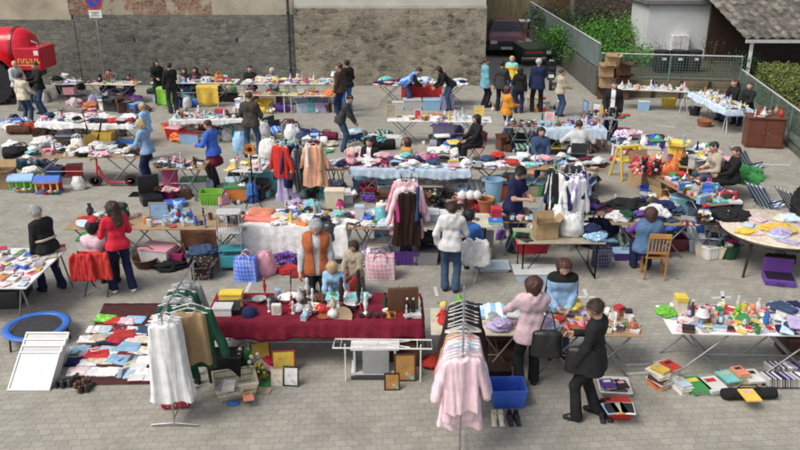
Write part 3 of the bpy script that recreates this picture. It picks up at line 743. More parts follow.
def k_watch(v): return [('strap', MB().rbox(-.012, .012, -.1, .1, 0, .006, .002).mesh('g', [None]), 'c', None), ('dial', MB().lathe([(.02, .006), (.02, .014), (.001, .014)], 14).mesh('g', [None]), 'd', None)]
def k_iron_pan(v): return [('pan', MB().lathe([(.09, 0), (.12, .045), (.116, .045), (.086, .006), (.001, .005)], 20).mesh('g', [None], True), 'c', None), ('handle', MB().tube([(.115, 0, .04), (.28, 0, .055)], .01, 6).mesh('g', [None], True), M('black', 'plastic'), None)]
def k_clock(v): return [('clock_case', MB().rbox(-.08, .08, -.04, .04, 0, .2, .02).mesh('g', [None]), 'c', None), ('dial', MB().tube([(0, -.046, .12), (0, -.04, .12)], .055, 20).mesh('g', [None]), M('cream', 'paint'), None)]
def k_draped(v):
    pr = [((q*.2, -.03, .02), (q*.19, 0, .50), .06, .055) for q in (-1, -.5, 0, .5, 1)] + [((q*.2, .10, .2), (q*.19, .04, .5), .035, .05) for q in (-1, 0, 1)] + [((q*.24, -.04, .46), (q*.29, -.05, .0 + .08*v), .055, .045) for q in (-1, 1)]
    return [(None, sd_mesh('g', pr, .015, .04, lambda P, d: d + .005*np.sin(P[..., 0]*30 + 3*np.sin(P[..., 2]*7+v)) + folds(P, .008, v)), 'c', None)]
# kind: (builder, variants, default material kind, noun, category, resting height ok)
KINDS = {
 'folded_garment': (k_folded, 9, 'cloth', 'folded garment', 'clothing'), 'crumpled_garment': (k_crumpled, 10, 'cloth', 'crumpled garment', 'clothing'), 'garment_heap': (k_heap, 5, 'cloth', 'bunched-up large garment', 'clothing'),
 'book': (k_book, 4, 'plastic', 'book', 'book'), 'mug': (k_mug, 4, 'ceramic', 'mug', 'mug'), 'vase': (k_vase, 3, 'ceramic', 'vase', 'vase'), 'bottle': (k_bottle, 1, 'gloss', 'bottle', 'bottle'), 'jar': (k_jar, 1, 'ceramic', 'lidded jar', 'jar'),
 'bowl': (k_bowl, 1, 'ceramic', 'bowl', 'bowl'), 'plate': (k_plate, 1, 'ceramic', 'plate', 'plate'), 'flower_pot': (k_pot, 1, 'card', 'flower pot', 'pot'), 'teapot': (k_teapot, 1, 'ceramic', 'teapot', 'teapot'), 'gift_box': (k_box, 4, 'card', 'small box', 'box'),
 'disc_case': (k_case, 1, 'plastic', 'disc case', 'disc case'), 'cardboard_box': (k_carton, 3, 'card', 'open cardboard box', 'box'), 'plastic_crate': (k_crate, 1, 'plastic', 'plastic crate', 'crate'), 'plastic_tub': (k_tub, 1, 'plastic', 'plastic tub', 'tub'),
 'wicker_basket': (k_basket, 1, 'wicker', 'wicker basket', 'basket'), 'laundry_basket': (k_square_basket, 1, 'wicker', 'laundry basket', 'basket'), 'shoe': (k_shoe, 2, 'plastic', 'shoe', 'shoe'), 'boot': (lambda v: k_shoe(2), 1, 'plastic', 'boot', 'boot'), 'sandal': (k_sandal, 1, 'plastic', 'sandal', 'sandal'),
 'handbag': (k_handbag, 1, 'plastic', 'handbag', 'handbag'), 'checked_bag': (k_checked_bag, 3, 'check', 'checked carrier bag', 'bag'), 'plastic_bag': (k_plastic_bag, 3, 'plastic', 'bulging plastic bag', 'bag'), 'backpack': (k_backpack, 2, 'cloth', 'backpack', 'backpack'),
 'plush_toy': (k_plush, 2, 'cloth', 'plush toy', 'soft toy'), 'rag_doll': (k_doll, 1, 'cloth', 'rag doll', 'doll'), 'toy_car': (k_toy_car, 1, 'plastic', 'toy car', 'toy car'), 'ball': (k_ball, 1, 'plastic', 'ball', 'ball'), 'figurine': (k_figurine, 3, 'ceramic', 'figurine', 'figurine'),
 'candlestick': (k_candlestick, 1, 'metal', 'candlestick', 'candlestick'), 'table_lamp': (k_table_lamp, 1, 'cloth', 'table lamp', 'lamp'), 'picture_frame': (k_frame, 3, 'wood', 'framed picture', 'picture'), 'radio': (k_radio, 1, 'plastic', 'radio', 'radio'),
 'cap': (k_cap, 1, 'cloth', 'cap', 'cap'), 'cushion': (k_cushion, 1, 'cloth', 'cushion', 'cushion'), 'potted_flower': (k_plant, 3, 'card', 'potted flower', 'plant'), 'suitcase': (k_suitcase, 1, 'plastic', 'open suitcase', 'suitcase'), 'holdall': (k_holdall, 2, 'cloth', 'holdall bag', 'bag'),
 'draped_jacket': (k_draped, 2, 'cloth', 'jacket draped over a chair', 'clothing'), 'storage_box': (k_storage_box, 1, 'plastic', 'lidded storage box', 'box'), 'wristwatch': (k_watch, 1, 'metal', 'wristwatch', 'watch'), 'frying_pan': (k_iron_pan, 1, 'metal', 'frying pan', 'pan'), 'table_clock': (k_clock, 1, 'wood', 'table clock', 'clock'),
}
SECOND = ['white', 'red', 'yellow', 'light blue', 'black', 'beige', 'green', 'pink']
def put(kind, loc, rz=0, color='grey', place='', sc=1.0, var=None, mk=None, label=None, second=None, group=None, tilt=None, far=False):
    """one thing for sale; label is base for the unique labels written at the end"""
    fn, nv, dm, noun, cat = KINDS[kind]
    var = random.randrange(nv) if var is None else var % nv
    nm0 = kind
    if kind == 'folded_garment': nm0, noun = (('folded_shirt', 'folded shirt'), ('folded_trousers', 'folded trousers'), ('folded_towel', 'folded towel'))[var % 3]
    if kind == 'crumpled_garment': nm0, noun = (('crumpled_shirt', 'crumpled shirt'), ('crumpled_scarf', 'crumpled cloth'))[var % 2]
    parts = proto((kind, var), lambda: fn(var))
    mk = mk or dm; second = second or random.choice([c for c in SECOND if c != color])
    if kind == 'garment_heap' and not label and mk == 'cloth': mk = random.choice(['cloth', 'floral', 'print', 'stripe'])
    mc = M(color, mk); md = M(second, 'print' if kind in ('book', 'disc_case', 'picture_frame') else 'plastic' if mk in ('plastic', 'gloss') else mk)
    def mk_o(nm, me, m, par):
        o = bpy.data.objects.new(nm, me); COL.objects.link(o); o.parent = par
        o.material_slots[0].link = 'OBJECT'; o.material_slots[0].material = mc if m == 'c' else md if m == 'd' else m
        return o
    rot = (0, 0, rz) if tilt is None else (R(tilt[0]), R(tilt[1]), rz)
    s3 = sc if isinstance(sc, (tuple, list)) else (sc, sc, sc)
    if len(parts) == 1 and parts[0][0] is None: root = mk_o(nm0, parts[0][1], parts[0][2], None)
    else:
        root = empty(kind, loc)
        for nm, me, m, pi in parts: mk_o(nm, me, m, root)
    root.location = loc; root.rotation_euler = rot; root.scale = s3
    adj = {'check': 'checked', 'stripe': 'striped', 'floral': 'flowered', 'print': 'patterned'}.get(mk, '')
    cl = color
    base = label or ' '.join(x for x in (cl, adj, noun) if x).replace('checked checked', 'checked')
    tag(root, base, cat, group)
    THINGS.append(dict(o=root, base=base, place=place, fixed=label is not None, p=Vector(loc), near=' '.join(x for x in (cl, adj, noun) if x)))
    return root
SETS = {
 'clothes': [('folded_garment', 11), ('crumpled_garment', 6), ('handbag', .4), ('cap', .4), ('shoe', .6), ('disc_case', .5), ('gift_box', .5)],
 'wares': [('mug', 4), ('bowl', 2), ('vase', 2), ('bottle', 1.5), ('jar', 2), ('plate', 3), ('figurine', 3), ('teapot', 1), ('gift_box', 2), ('candlestick', 1), ('picture_frame', .4), ('table_clock', .4), ('frying_pan', .5)],
 'white wares': [('mug', 4), ('bowl', 3), ('jar', 2), ('plate', 5), ('teapot', 2), ('vase', 1)],
 'toys': [('plush_toy', 1.6), ('toy_car', 4), ('ball', 1), ('gift_box', 4), ('book', 3), ('rag_doll', 1), ('figurine', 1.5), ('disc_case', 2), ('crumpled_garment', 1)],
 'books': [('book', 10), ('disc_case', 4), ('gift_box', 1)],
 'mixed': [('crumpled_garment', 3), ('folded_garment', 2), ('mug', 1.5), ('figurine', 1.5), ('gift_box', 3), ('book', 3), ('plush_toy', .4), ('vase', .7), ('radio', .5), ('shoe', 1), ('handbag', .3), ('jar', 1), ('disc_case', 1), ('table_lamp', .25), ('bottle', 1), ('bowl', 1), ('toy_car', .6)],
}
CLR = {
 'all': ['white']*5 + ['cream', 'light grey', 'black', 'charcoal', 'red', 'pink', 'pale pink', 'blue', 'navy blue', 'light blue', 'pale blue', 'green', 'turquoise', 'yellow', 'orange', 'brown', 'beige', 'lilac', 'purple', 'denim blue', 'magenta'],
 'light': ['white']*7 + ['cream', 'light grey', 'pale pink', 'pale blue', 'light blue', 'beige', 'pink', 'lilac', 'denim blue', 'red', 'grey', 'navy blue', 'black', 'black', 'charcoal', 'turquoise', 'burgundy', 'dark brown'],
 'dark': ['black', 'charcoal', 'navy blue', 'denim blue', 'brown', 'dark green', 'purple', 'grey', 'white', 'blue', 'burgundy'],
 'white': ['white']*8 + ['cream', 'light grey', 'pale blue', 'yellow', 'terracotta'],
 'warm': ['orange', 'red', 'yellow', 'brown', 'tan', 'cream', 'terracotta', 'white', 'green', 'pink', 'dark red', 'beige', 'peach'],
 'antique': ['white', 'cream', 'brown', 'black', 'white', 'silver', 'terracotta', 'tan', 'red', 'dark brown', 'light grey'],
 'pink': ['pink', 'pale pink', 'white', 'red', 'light blue', 'lilac', 'cream', 'pale blue', 'white', 'yellow'],
}
def pick(ws):
    t = random.random()*sum(w_ for _, w_ in ws)
    for k, w_ in ws:
        t -= w_
        if t <= 0: return k
    return ws[-1][0]
SETS['prints'] = [('book', 5), ('disc_case', 8), ('gift_box', 3), ('toy_car', .5), ('jar', .4)]; SETS['folded'] = [('folded_garment', 1)]
CLR['blue'] = ['white', 'white', 'pale blue', 'pale blue', 'light grey', 'navy blue', 'lilac', 'light blue', 'denim blue']
def scatter(o, u, v, L, Dp, z, what, clr, place, step=.24, skip=0.0, layer2=0.0, avoid=()):
    """goods laid out on the rectangle o + a*u + b*v (0..L, 0..Dp)"""
    ang = math.atan2(u.y, u.x)
    step *= .9; nu = max(1, int(L/step)); nv = max(1, int(Dp/(step*.92)))
    for i in range(nu):
        for j in range(nv):
            if random.random() < skip: continue
            a = (i+.5+random.uniform(-.3, .3))*L/nu; b = (j+.5+random.uniform(-.25, .25))*Dp/nv
            if any(x0 < a < x1 for x0, x1 in avoid): continue
            k = pick(SETS[what]); c = random.choice(CLR[clr])
            p = o + u*a + v*b; p.z = z
            if random.random() < .3 and what != 'books':      # a trinket squeezed in beside it
                q = p + u*step*.5 + v*random.uniform(-.08, .08); put(pick(TRINK), q, random.random()*6, random.choice(CLR['all']), place, random.uniform(.7, 1.1))
            mk = None
            if k in ('folded_garment', 'crumpled_garment'): mk = random.choice(['cloth']*4 + ['stripe', 'floral', 'print'])
            s_ = random.uniform(.8, 1.1)*min(1.15, step/.24)
            if k in ('mug', 'bottle', 'jar', 'figurine', 'candlestick', 'wristwatch', 'toy_car', 'gift_box'): s_ *= 1.2
            put(k, p, ang + random.uniform(-.6, .6) + (math.pi if k == 'plush_toy' else 0), c, place, s_, mk=mk)
            if k == 'folded_garment' and random.random() < layer2 + .25:
                q = p + Vector((random.uniform(-.03, .03), random.uniform(-.03, .03), .05*s_)); put('folded_garment', q, ang + random.uniform(-.5, .5), random.choice(CLR[clr]), place, s_*.95)
            elif random.random() < layer2:
                q = p + Vector((random.uniform(-.05, .05), random.uniform(-.05, .05), .09*s_)); put('crumpled_garment' if what == 'clothes' else 'folded_garment', q, random.random()*6, random.choice(CLR[clr]), place, s_*.85)
# ------------------------------------------------------------------ furniture
TRINK = [('gift_box', 3), ('disc_case', 3), ('mug', 2), ('figurine', 2), ('bottle', 1.5), ('toy_car', 1.5), ('jar', 1), ('book', 3), ('wristwatch', 1), ('bowl', .7)]
class Table:
    def __init__(s, place, nl, nr, depth=.8, z=.74, top=('tan', 'wood'), legs='x', label=None, leg_col='steel', cloth=None, thick=.025):
        """nl, nr: photo pixels of the near edge's ends, on the plane of the table top"""
        s.place = place; s.z = z
        a, b = G(*nl, z), G(*nr, z); s.L = (b-a).length; s.u = (b-a).normalized(); s.v = Vector((-s.u.y, s.u.x, 0)); s.D = depth; s.o = a
        ang = math.atan2(s.u.y, s.u.x)
        r_ = s.root = empty('market_table', (a.x, a.y, 0), ang); tag(r_, label or place, 'table', 'market stall tables')
        L, Dp = s.L, depth
        tb = MB().rbox(0, L, 0, Dp, z-thick, z, .006); tb.build('table_top', M(*top), r_)
        lm = M(leg_col, 'metal' if leg_col in ('steel', 'charcoal', 'black') else 'paint')
        n = max(1, round(L/2.2)); seg = L/n; zt = z - thick
        for k in range(n):
            x0 = k*seg + .12; x1 = (k+1)*seg - .12
            if legs == 'x':      # crossing legs in the plane of the long side
                w_ = min(.75, (x1-x0)*.45)
                for x in (x0, x1 - w_):
                    for p0, p1, y in ((x, x+w_, .1), (x+w_, x, .13)):
                        MB().tube([(p0, y, 0), (p1, y, zt)], .014, 8).build('leg', lm, r_, True)
                        MB().tube([(p0, Dp-y, 0), (p1, Dp-y, zt)], .014, 8).build('leg', lm, r_, True)
                    MB().tube([(x+w_/2, .115, zt/2), (x+w_/2, Dp-.115, zt/2)], .010, 6).build('crossbar', lm, r_, True)
                MB().tube([(x0+w_/2, .115, zt/2), (x1-w_/2, .115, zt/2)], .009, 6).build('brace', lm, r_, True)
            elif legs == 'trestle':
                for x in (x0, x1):
                    for y, dy in ((.08, .0), (Dp-.08, 0)):
                        for dx in (-.14, .14): MB().tube([(x+dx, y, 0), (x, y, zt)], .016, 8).build('leg', lm, r_, True)
                    MB().tube([(x, .08, zt-.02), (x, Dp-.08, zt-.02)], .02, 6).build('crossbar', lm, r_, True)
            elif legs == 'u':
                for x in (x0, x1):
                    MB().tube([(x, .08, zt), (x, .08, .02), (x, Dp-.08, .02), (x, Dp-.08, zt)], .016, 8).build('leg', lm, r_, True)
                    MB().tube([(x, .08, .06), (x+(.45 if x == x0 else -.45), .08, zt)], .009, 6).build('brace', lm, r_, True)
            else:
                for x in (x0, x1):
                    for y in (.07, Dp-.07): MB().rbox(x-.02, x+.02, y-.02, y+.02, 0, zt, .004).build('leg', lm, r_)
        if cloth: s.cloth(*cloth)
    def cloth(s, color, kind='cloth', front=.3, side=.1, back=.05, label=None, name='tablecloth', x0=0.0, x1=None):
        L = (x1 if x1 is not None else s.L) - x0; Dp = s.D; t = s.z + .004
        # profile across: front hem - top - back hem
        nf = 7; nu = max(20, int(L*22)); sd_ = random.random()*20
        prof = [('f', front*(1-i/nf)) for i in range(nf)] + [('t', j/8) for j in range(9)] + [('b', back*(i+1)/3) for i in range(3)]
        ext = [('l', side*(1-i/4)) for i in range(4)] + [('m', i/nu) for i in range(nu+1)] + [('r', side*(i+1)/4) for i in range(4)]
        vs = []
        for kx, vx in ext:
            for ky, vy in prof:
                x = x0 - .012 if kx == 'l' else x0 + L + .012 if kx == 'r' else x0 + L*vx
                y = -.012 if ky == 'f' else Dp + .012 if ky == 'b' else Dp*vy
                dz = (vy if ky in 'fb' else 0); dx_ = (vx if kx in 'lr' else 0)
                z = t - max(dz, dx_) + (.3*min(dz, dx_) if dz and dx_ else 0)
                wv = .035*math.sin(x*13+sd_+1.5*math.sin(x*4))+.02*math.sin(x*29+sd_)
                if ky == 'f': y -= .01 + abs(wv)*(vy/(front+.01))*1.2; z += .03*math.sin(x*5+sd_)*(vy/(front+.01))
                if ky == 'b': y += .01 + abs(wv)*.5*(vy/(back+.01))
                wy = .03*math.sin(y*15+sd_)
                if kx == 'l': x -= .005 + abs(wy)*(vx/(side+.01)) + .05*vx
                if kx == 'r': x += .005 + abs(wy)*(vx/(side+.01)) + .05*vx
                if ky == 't' and kx == 'm': z += .002*math.sin(x*17+y*11)
                vs.append(Vector((x, y, max(.01, z))))
        n = len(prof); m_ = len(ext)
        b = MB().add(vs, [(i*n+j, (i+1)*n+j, (i+1)*n+j+1, i*n+j+1) for i in range(m_-1) for j in range(n-1)])
        o = b.build(name, M(color, kind), None, True); o.location = s.root.location; o.rotation_euler = s.root.rotation_euler
        md = o.modifiers.new('thickness', 'SOLIDIFY'); md.thickness = .004; md.offset = 1
        tag(o, label or '%s cloth draped over %s' % (color, s.place), 'tablecloth', 'tablecloths'); return o
    def fill(s, what, clr, step=.24, skip=0, layer2=0, z=None, y0=.04, y1=None, x0=.05, x1=None, avoid=()):
        x1 = s.L-.05 if x1 is None else x1; y1 = s.D-.04 if y1 is None else y1
        scatter(s.o + s.u*x0 + s.v*y0, s.u, s.v, x1-x0, y1-y0, (s.z+.008) if z is None else z, what, clr, s.place, step, skip, layer2, avoid)
    def at(s, x, y, z=None): p = s.o + s.u*x + s.v*y; p.z = (s.z+.009) if z is None else z; return p
    def put(s, kind, x, y, color, dz=0, rz=0, **k):
        p = s.at(x, y); p.z += dz; return put(kind, p, math.atan2(s.u.y, s.u.x) + rz, color, s.place, **k)
    def under(s, what, clr, n, x0=.1, x1=None, y=.4):
        for i in range(int(n*1.6)):
            p = s.at(random.uniform(x0, x1 or s.L-.2), random.uniform(.1, s.D-.1), 0.003); k = pick(what)
            put(k, p, random.uniform(-.4, .4), random.choice(CLR[clr]), 'the ground under ' + s.place)
UNDER = [('cardboard_box', 3), ('plastic_crate', 2), ('garment_heap', 2), ('storage_box', 1.5), ('plastic_bag', 2), ('holdall', 1), ('shoe', 1), ('suitcase', .5)]
def chair(loc, face, kind, color, label, second='steel'):
    r_ = empty('chair', loc, -R(face)); tag(r_, label, 'chair', 'chairs at the market')
    if kind == 'wood':
        m = M(color, 'wood')
        MB().rbox(-.21, .21, -.2, .2, .43, .455, .008).build('seat', m, r_)
        for x in (-.18, .18):
            MB().rbox(x-.018, x+.018, .15, .186, 0, .43, .004).build('leg', m, r_)
            MB().tube([(x, -.17, 0), (x, -.18, .45), (x, -.25, .92)], .018, 8).build('leg', m, r_, True)
            MB().rbox(x-.01, x+.01, -.17, .17, .2, .225, .003).build('stretcher', m, r_)
        bk = MB().rbox(-.19, .19, -.262, -.238, .84, .93, .006).rbox(-.17, .17, -.215, -.195, .53, .57, .004)
        for x in (-.12, -.06, 0, .06, .12): bk.tube([(x, -.205, .56), (x, -.245, .86)], .013, 6)
        bk.build('backrest', m, r_)
    elif kind == 'lounger':
        r_.scale = (.88, .88, .88)
        f = M('light grey', 'metal'); s_ = M(color, 'stripe', second)
        for x in (-.27, .27):
            MB().tube([(x, .5, .34), (x, -.05, .30), (x, -.62, .98)], .014, 8).build('side_rail', f, r_, True)
            MB().tube([(x, .42, 0), (x, -.2, .42)], .013, 8).build('leg', f, r_, True); MB().tube([(x, -.42, 0), (x, .25, .5)], .013, 8).build('leg', f, r_, True)
            MB().rbox(x-.025, x+.025, -.3, .25, .5, .525, .008).build('armrest', M('navy blue', 'plastic'), r_)
        b = MB(); b.grid(lambda u, v: Vector(((u-.5)*.54, .48-.53*v if v < .5 else -.05-.55*(v-.5)*2*1.0, (.335 - .06*math.sin(v*6.28)*.5 if v < .5 else .30+.66*(v-.5)*2))), 6, 16)
        o = b.build('seat_fabric', s_, r_, True); o.modifiers.new('t', 'SOLIDIFY').thickness = .012
    else:
        f = M(second, 'metal')
        for x in (-.2, .2):
            MB().tube([(x, .2, 0), (x, -.14, .45), (x, -.22, .86)], .012, 8).build('leg', f, r_, True)
            MB().tube([(x, -.22, 0), (x, .17, .44)], .012, 8).build('leg', f, r_, True)
        MB().rbox(-.2, .2, -.17, .2, .44, .47, .01).build('seat', M(color, 'plastic'), r_)
        MB().rbox(-.19, .19, -.225, -.2, .6, .86, .01).build('backrest', M(color, 'plastic'), r_)
    return r_
# hanging clothes: flat-ish bodies with hanging sleeves, made once per cut
def hang_mesh(v, length, sleeve, flare):
    pr = []
    w_ = .15
    for q in (-1, -.5, 0, .5, 1): pr.append(((q*.125, 0, -.075 - .02*abs(q)), (q*(.125+flare), 0, -length - .03), .045 + .015*(1-abs(q)), .065))
    if sleeve:
        for q in (-1, 1): pr.append(((q*.155, 0, -.10), (q*.285, .02, -.08-sleeve*.95), .050, .042, .015))
    rr = v*2.1 + length
    def ex(P, d):
        P2 = P.copy(); d2 = d + .011*np.sin(P[..., 0]*44 + 2*np.sin(P[..., 2]*3+rr) + rr)*np.clip(-P[..., 2]*1.4, .1, 1) + .004*np.sin(P[..., 0]*90+P[..., 2]*9)
        d2 = d2 + .007*np.sin(P[..., 0]*17 + 2.5*np.sin(P[..., 2]*2.2 + rr*3) + 2*rr)*np.clip(-P[..., 2]*2, 0, 1)
        neck = np.sqrt(P[..., 0]**2 + (P[..., 2]+.005)**2) - .055
        return np.maximum(np.maximum(np.maximum(d2, np.abs(P[..., 1]) - .055 - .02*np.sin(P[..., 0]*25+rr)), -neck), -length - .02*math.sin(rr) + .02*np.sin(P[..., 0]*20) - P[..., 2])
    return sd_mesh('garment', pr, .0145, .05, ex)
def hanging(loc, rz, color, label_noun, place, cut='shirt', mk='cloth', sc=1.0, rail_drop=.0, label=None):
    L, S, F = {'shirt': (.72, .5, .02), 'long_shirt': (.95, .55, .06), 'coat': (1.05, .6, .05), 'dress': (1.15, 0, .12), 'cover': (1.08, 0, .07), 'vest': (.62, 0, .0), 'kaftan': (.95, .45, .1)}[cut]
    v = random.randrange(3)
    me = proto(('hang', cut, v), lambda: hang_mesh(v, L, S, F))
    hg = proto('hanger', lambda: MB().tube([(-.19, 0, -.05), (0, 0, .01), (.19, 0, -.05), (-.19, 0, -.05)], .007, 6).tube([(0, 0, .01), (0, 0, .045), (.018, 0, .065), (0, 0, .085), (-.012, 0, .078)], .004, 6).mesh('hanger', [None], True))
    r_ = empty('hanging_' + label_noun.replace(' ', '_').replace('-', '_'), loc, rz); r_.scale = (sc, sc, sc)
    for nm, m_, mm in (('fabric', me, M(color, 'linen' if mk == 'cloth' else mk)), ('hanger', hg, M('white', 'plastic'))):
        o = bpy.data.objects.new(nm, m_); COL.objects.link(o); o.parent = r_; o.material_slots[0].link = 'OBJECT'; o.material_slots[0].material = mm
    adj = {'check': 'checked ', 'stripe': 'striped ', 'floral': 'flowered '}.get(mk, '')
    base = label or '%s %s%s on a hanger' % (color, adj, label_noun)
    tag(r_, base, 'clothing', 'garments hanging for sale')
    THINGS.append(dict(o=r_, base=base, place=place, fixed=bool(label), p=Vector(loc), near='%s %s' % (color, label_noun)))
    return r_
def clothes_rail(a, b, h, label, col='silver', central=False):
    a, b = Vector(a), Vector(b); d = b-a; L = d.length; ang = math.atan2(d.y, d.x)
    r_ = empty('clothes_rail', (a.x, a.y, 0), ang); tag(r_, label, 'clothes rail', 'clothes rails and stands'); m = M(col, 'metal')
    MB().tube([(-.1, 0, h), (L+.1, 0, h)], .013, 8).build('rail', m, r_, True)
    for x in (0, L):
        MB().tube([(x, 0, .06), (x, 0, h)], .013, 8).build('upright', m, r_, True)
        MB().tube([(x, -.3, .03), (x, 0, .06), (x, .3, .03)], .013, 8).build('foot', m, r_, True)
    MB().tube([(0, 0, .12), (L, 0, .12)], .01, 6).build('brace', m, r_, True)
    return r_
def stand(loc, h, label, col='charcoal', arms=.28):
    r_ = empty('clothes_stand', loc, random.random()); tag(r_, label, 'clothes stand', 'clothes rails and stands'); m = M(col, 'metal')
    MB().tube([(0, 0, .05), (0, 0, h)], .016, 8).build('pole', m, r_, True)
    for k in range(4):
        a = k*math.pi/2; MB().tube([(0, 0, .25), (math.cos(a)*.12, math.sin(a)*.12, .22), (math.cos(a)*.26, math.sin(a)*.26, .012)], .012, 6).build('foot', m, r_, True)
        MB().tube([(0, 0, h-.03), (math.cos(a)*arms*.6, math.sin(a)*arms*.6, h-.02), (math.cos(a)*arms*.75, math.sin(a)*arms*.75, h+.05)], .009, 6).build('hook_arm', m, r_, True)
    return r_
# ------------------------------------------------------------------ the setting
def paving_mat():
    m, nt, p = newmat('interlocking_pavers')
    tc = nt.nodes.new('ShaderNodeTexCoord').outputs['Object']
    sep = nt.nodes.new('ShaderNodeSeparateXYZ'); nt.links.new(tc, sep.inputs[0])
    # double-T pavers: the joints step in and out along the row
    def tri(o, f, ph=0): return mth(nt, 'PINGPONG', mth(nt, 'ADD', mth(nt, 'MULTIPLY', o, f), 20+ph), 1.0)
    wx = mth(nt, 'MULTIPLY', mth(nt, 'SMOOTH_MIN', mth(nt, 'SMOOTH_MAX', tri(sep.outputs[1], 16.4), .2, .1), .8, .1), .034)
    wy = mth(nt, 'MULTIPLY', mth(nt, 'SMOOTH_MIN', mth(nt, 'SMOOTH_MAX', tri(sep.outputs[0], 13.3, .5), .25, .1), .75, .1), .018)
    cm = nt.nodes.new('ShaderNodeCombineXYZ'); nt.links.new(mth(nt, 'ADD', sep.outputs[0], wx), cm.inputs[0]); nt.links.new(mth(nt, 'ADD', sep.outputs[1], wy), cm.inputs[1])
    mp = nn(nt, 'ShaderNodeMapping'); mp.inputs['Rotation'].default_value = (0, 0, R(-4)); nt.links.new(cm.outputs[0], mp.inputs[0])
    nz = nn(nt, 'ShaderNodeTexNoise', i_Scale=9.0, i_Detail=2.0); nt.links.new(tc, nz.inputs['Vector'])
    wob = mix(nt, .012, mp.outputs[0], nz.outputs['Color'], 'ADD')
    br = nn(nt, 'ShaderNodeTexBrick', i_Scale=1.0); br.offset = .5
    br.inputs['Brick Width'].default_value = .15; br.inputs['Row Height'].default_value = .122; br.inputs['Mortar Size'].default_value = .006; br.inputs['Mortar Smooth'].default_value = .6; br.inputs['Bias'].default_value = 0
    br.inputs['Color1'].default_value = (.385, .37, .325, 1); br.inputs['Color2'].default_value = (.32, .308, .272, 1); br.inputs['Mortar'].default_value = (.25, .24, .21, 1)
    nt.links.new(wob, br.inputs['Vector'])
    big = nn(nt, 'ShaderNodeTexNoise', i_Scale=.35, i_Detail=5.0, i_Roughness=.6); nt.links.new(tc, big.inputs['Vector'])
    c = mix(nt, .85, br.outputs['Color'], ramp(nt, big.outputs[0], [(.3, (.80, .80, .80)), (.7, (1.1, 1.08, 1.04))]), 'MULTIPLY')
    sm = nn(nt, 'ShaderNodeTexNoise', i_Scale=70.0, i_Detail=3.0); nt.links.new(tc, sm.inputs['Vector'])
    c = mix(nt, .5, c, ramp(nt, sm.outputs[0], [(.3, (.75, .75, .75)), (.7, (1.2, 1.2, 1.2))]), 'MULTIPLY')
    spot = nn(nt, 'ShaderNodeTexVoronoi', i_Scale=1.3); nt.links.new(tc, spot.inputs['Vector'])   # gum and oil spots
    c = mix(nt, mth(nt, 'MULTIPLY', mth(nt, 'LESS_THAN', spot.outputs['Distance'], .045), .5), c, (.06, .06, .055))
    st = nn(nt, 'ShaderNodeTexNoise', i_Scale=1.6, i_Detail=8.0, i_Roughness=.75); nt.links.new(tc, st.inputs['Vector'])   # dirt trodden into the stones
    c = mix(nt, ramp(nt, st.outputs[0], [(.48, 0.0), (.72, .6)]), c, (.16, .15, .12))
    nt.links.new(c, p.inputs['Base Color']); p.inputs['Roughness'].default_value = .88
    bump(nt, p, br.outputs['Fac'], .5, -.006)
    return m
def stone_mat(name, c1, c2, mortar, sc=1.0, patch=None):
    m, nt, p = newmat(name)
    tc = nt.nodes.new('ShaderNodeTexCoord').outputs['Object']
    mp = nn(nt, 'ShaderNodeMapping'); mp.inputs['Rotation'].default_value = (R(90), 0, 0); nt.links.new(tc, mp.inputs[0])
    nz = nn(nt, 'ShaderNodeTexNoise', i_Scale=1.6, i_Detail=3.0); nt.links.new(mp.outputs[0], nz.inputs['Vector'])
    vv = mix(nt, .16, mp.outputs[0], nz.outputs['Color'], 'ADD')
    m2 = nn(nt, 'ShaderNodeMapping'); m2.inputs['Scale'].default_value = (2.6*sc, 5.6*sc, 5*sc); nt.links.new(vv, m2.inputs[0])
    v = nn(nt, 'ShaderNodeTexVoronoi', i_Scale=1.0); nt.links.new(m2.outputs[0], v.inputs['Vector'])
    v2 = nn(nt, 'ShaderNodeTexVoronoi', i_Scale=1.0); v2.feature = 'DISTANCE_TO_EDGE'; nt.links.new(m2.outputs[0], v2.inputs['Vector'])
    hsv = nt.nodes.new('ShaderNodeSeparateColor'); nt.links.new(v.outputs['Color'], hsv.inputs[0])
    col = ramp(nt, hsv.outputs[0], [(0, c1), (.45, tuple((a+b)/2 for a, b in zip(c1, c2))), (.8, c2), (1, tuple(v_*.75 for v_ in c1))])
    f = nn(nt, 'ShaderNodeTexNoise', i_Scale=22.0, i_Detail=5.0); nt.links.new(tc, f.inputs['Vector'])
    col = mix(nt, .8, col, ramp(nt, f.outputs[0], [(.3, (.5, .5, .5)), (.7, (1.5, 1.48, 1.42))]), 'MULTIPLY')
    edge = ramp(nt, v2.outputs['Distance'], [(.03, 0.0), (.11, 1.0)])
    col = mix(nt, edge, mortar, col)
    g = nn(nt, 'ShaderNodeTexNoise', i_Scale=.45, i_Detail=4.0); nt.links.new(tc, g.inputs['Vector'])
    col = mix(nt, .8, col, ramp(nt, g.outputs[0], [(.3, (.6, .62, .62)), (.7, (1.25, 1.2, 1.15))]), 'MULTIPLY')
    mo = nn(nt, 'ShaderNodeTexNoise', i_Scale=3.2, i_Detail=8.0, i_Roughness=.7); nt.links.new(tc, mo.inputs['Vector'])      # mortar smeared over the stones
    col = mix(nt, ramp(nt, mo.outputs[0], [(.50, 0.0), (.62, .7)]), col, tuple(v_*1.25 for v_ in mortar))
    if patch:   # render still sticking to the masonry
        q = nn(nt, 'ShaderNodeTexNoise', i_Scale=.8, i_Detail=6.0, i_Roughness=.65); nt.links.new(tc, q.inputs['Vector'])
        col = mix(nt, ramp(nt, q.outputs[0], [(patch[1], 0.0), (patch[1]+(.06 if sc > 2 else .12), 1.0 if sc > 2 else .8)]), col, patch[0])
    nt.links.new(col, p.inputs['Base Color']); p.inputs['Roughness'].default_value = .9
    bump(nt, p, edge, .35, .02)
    return m
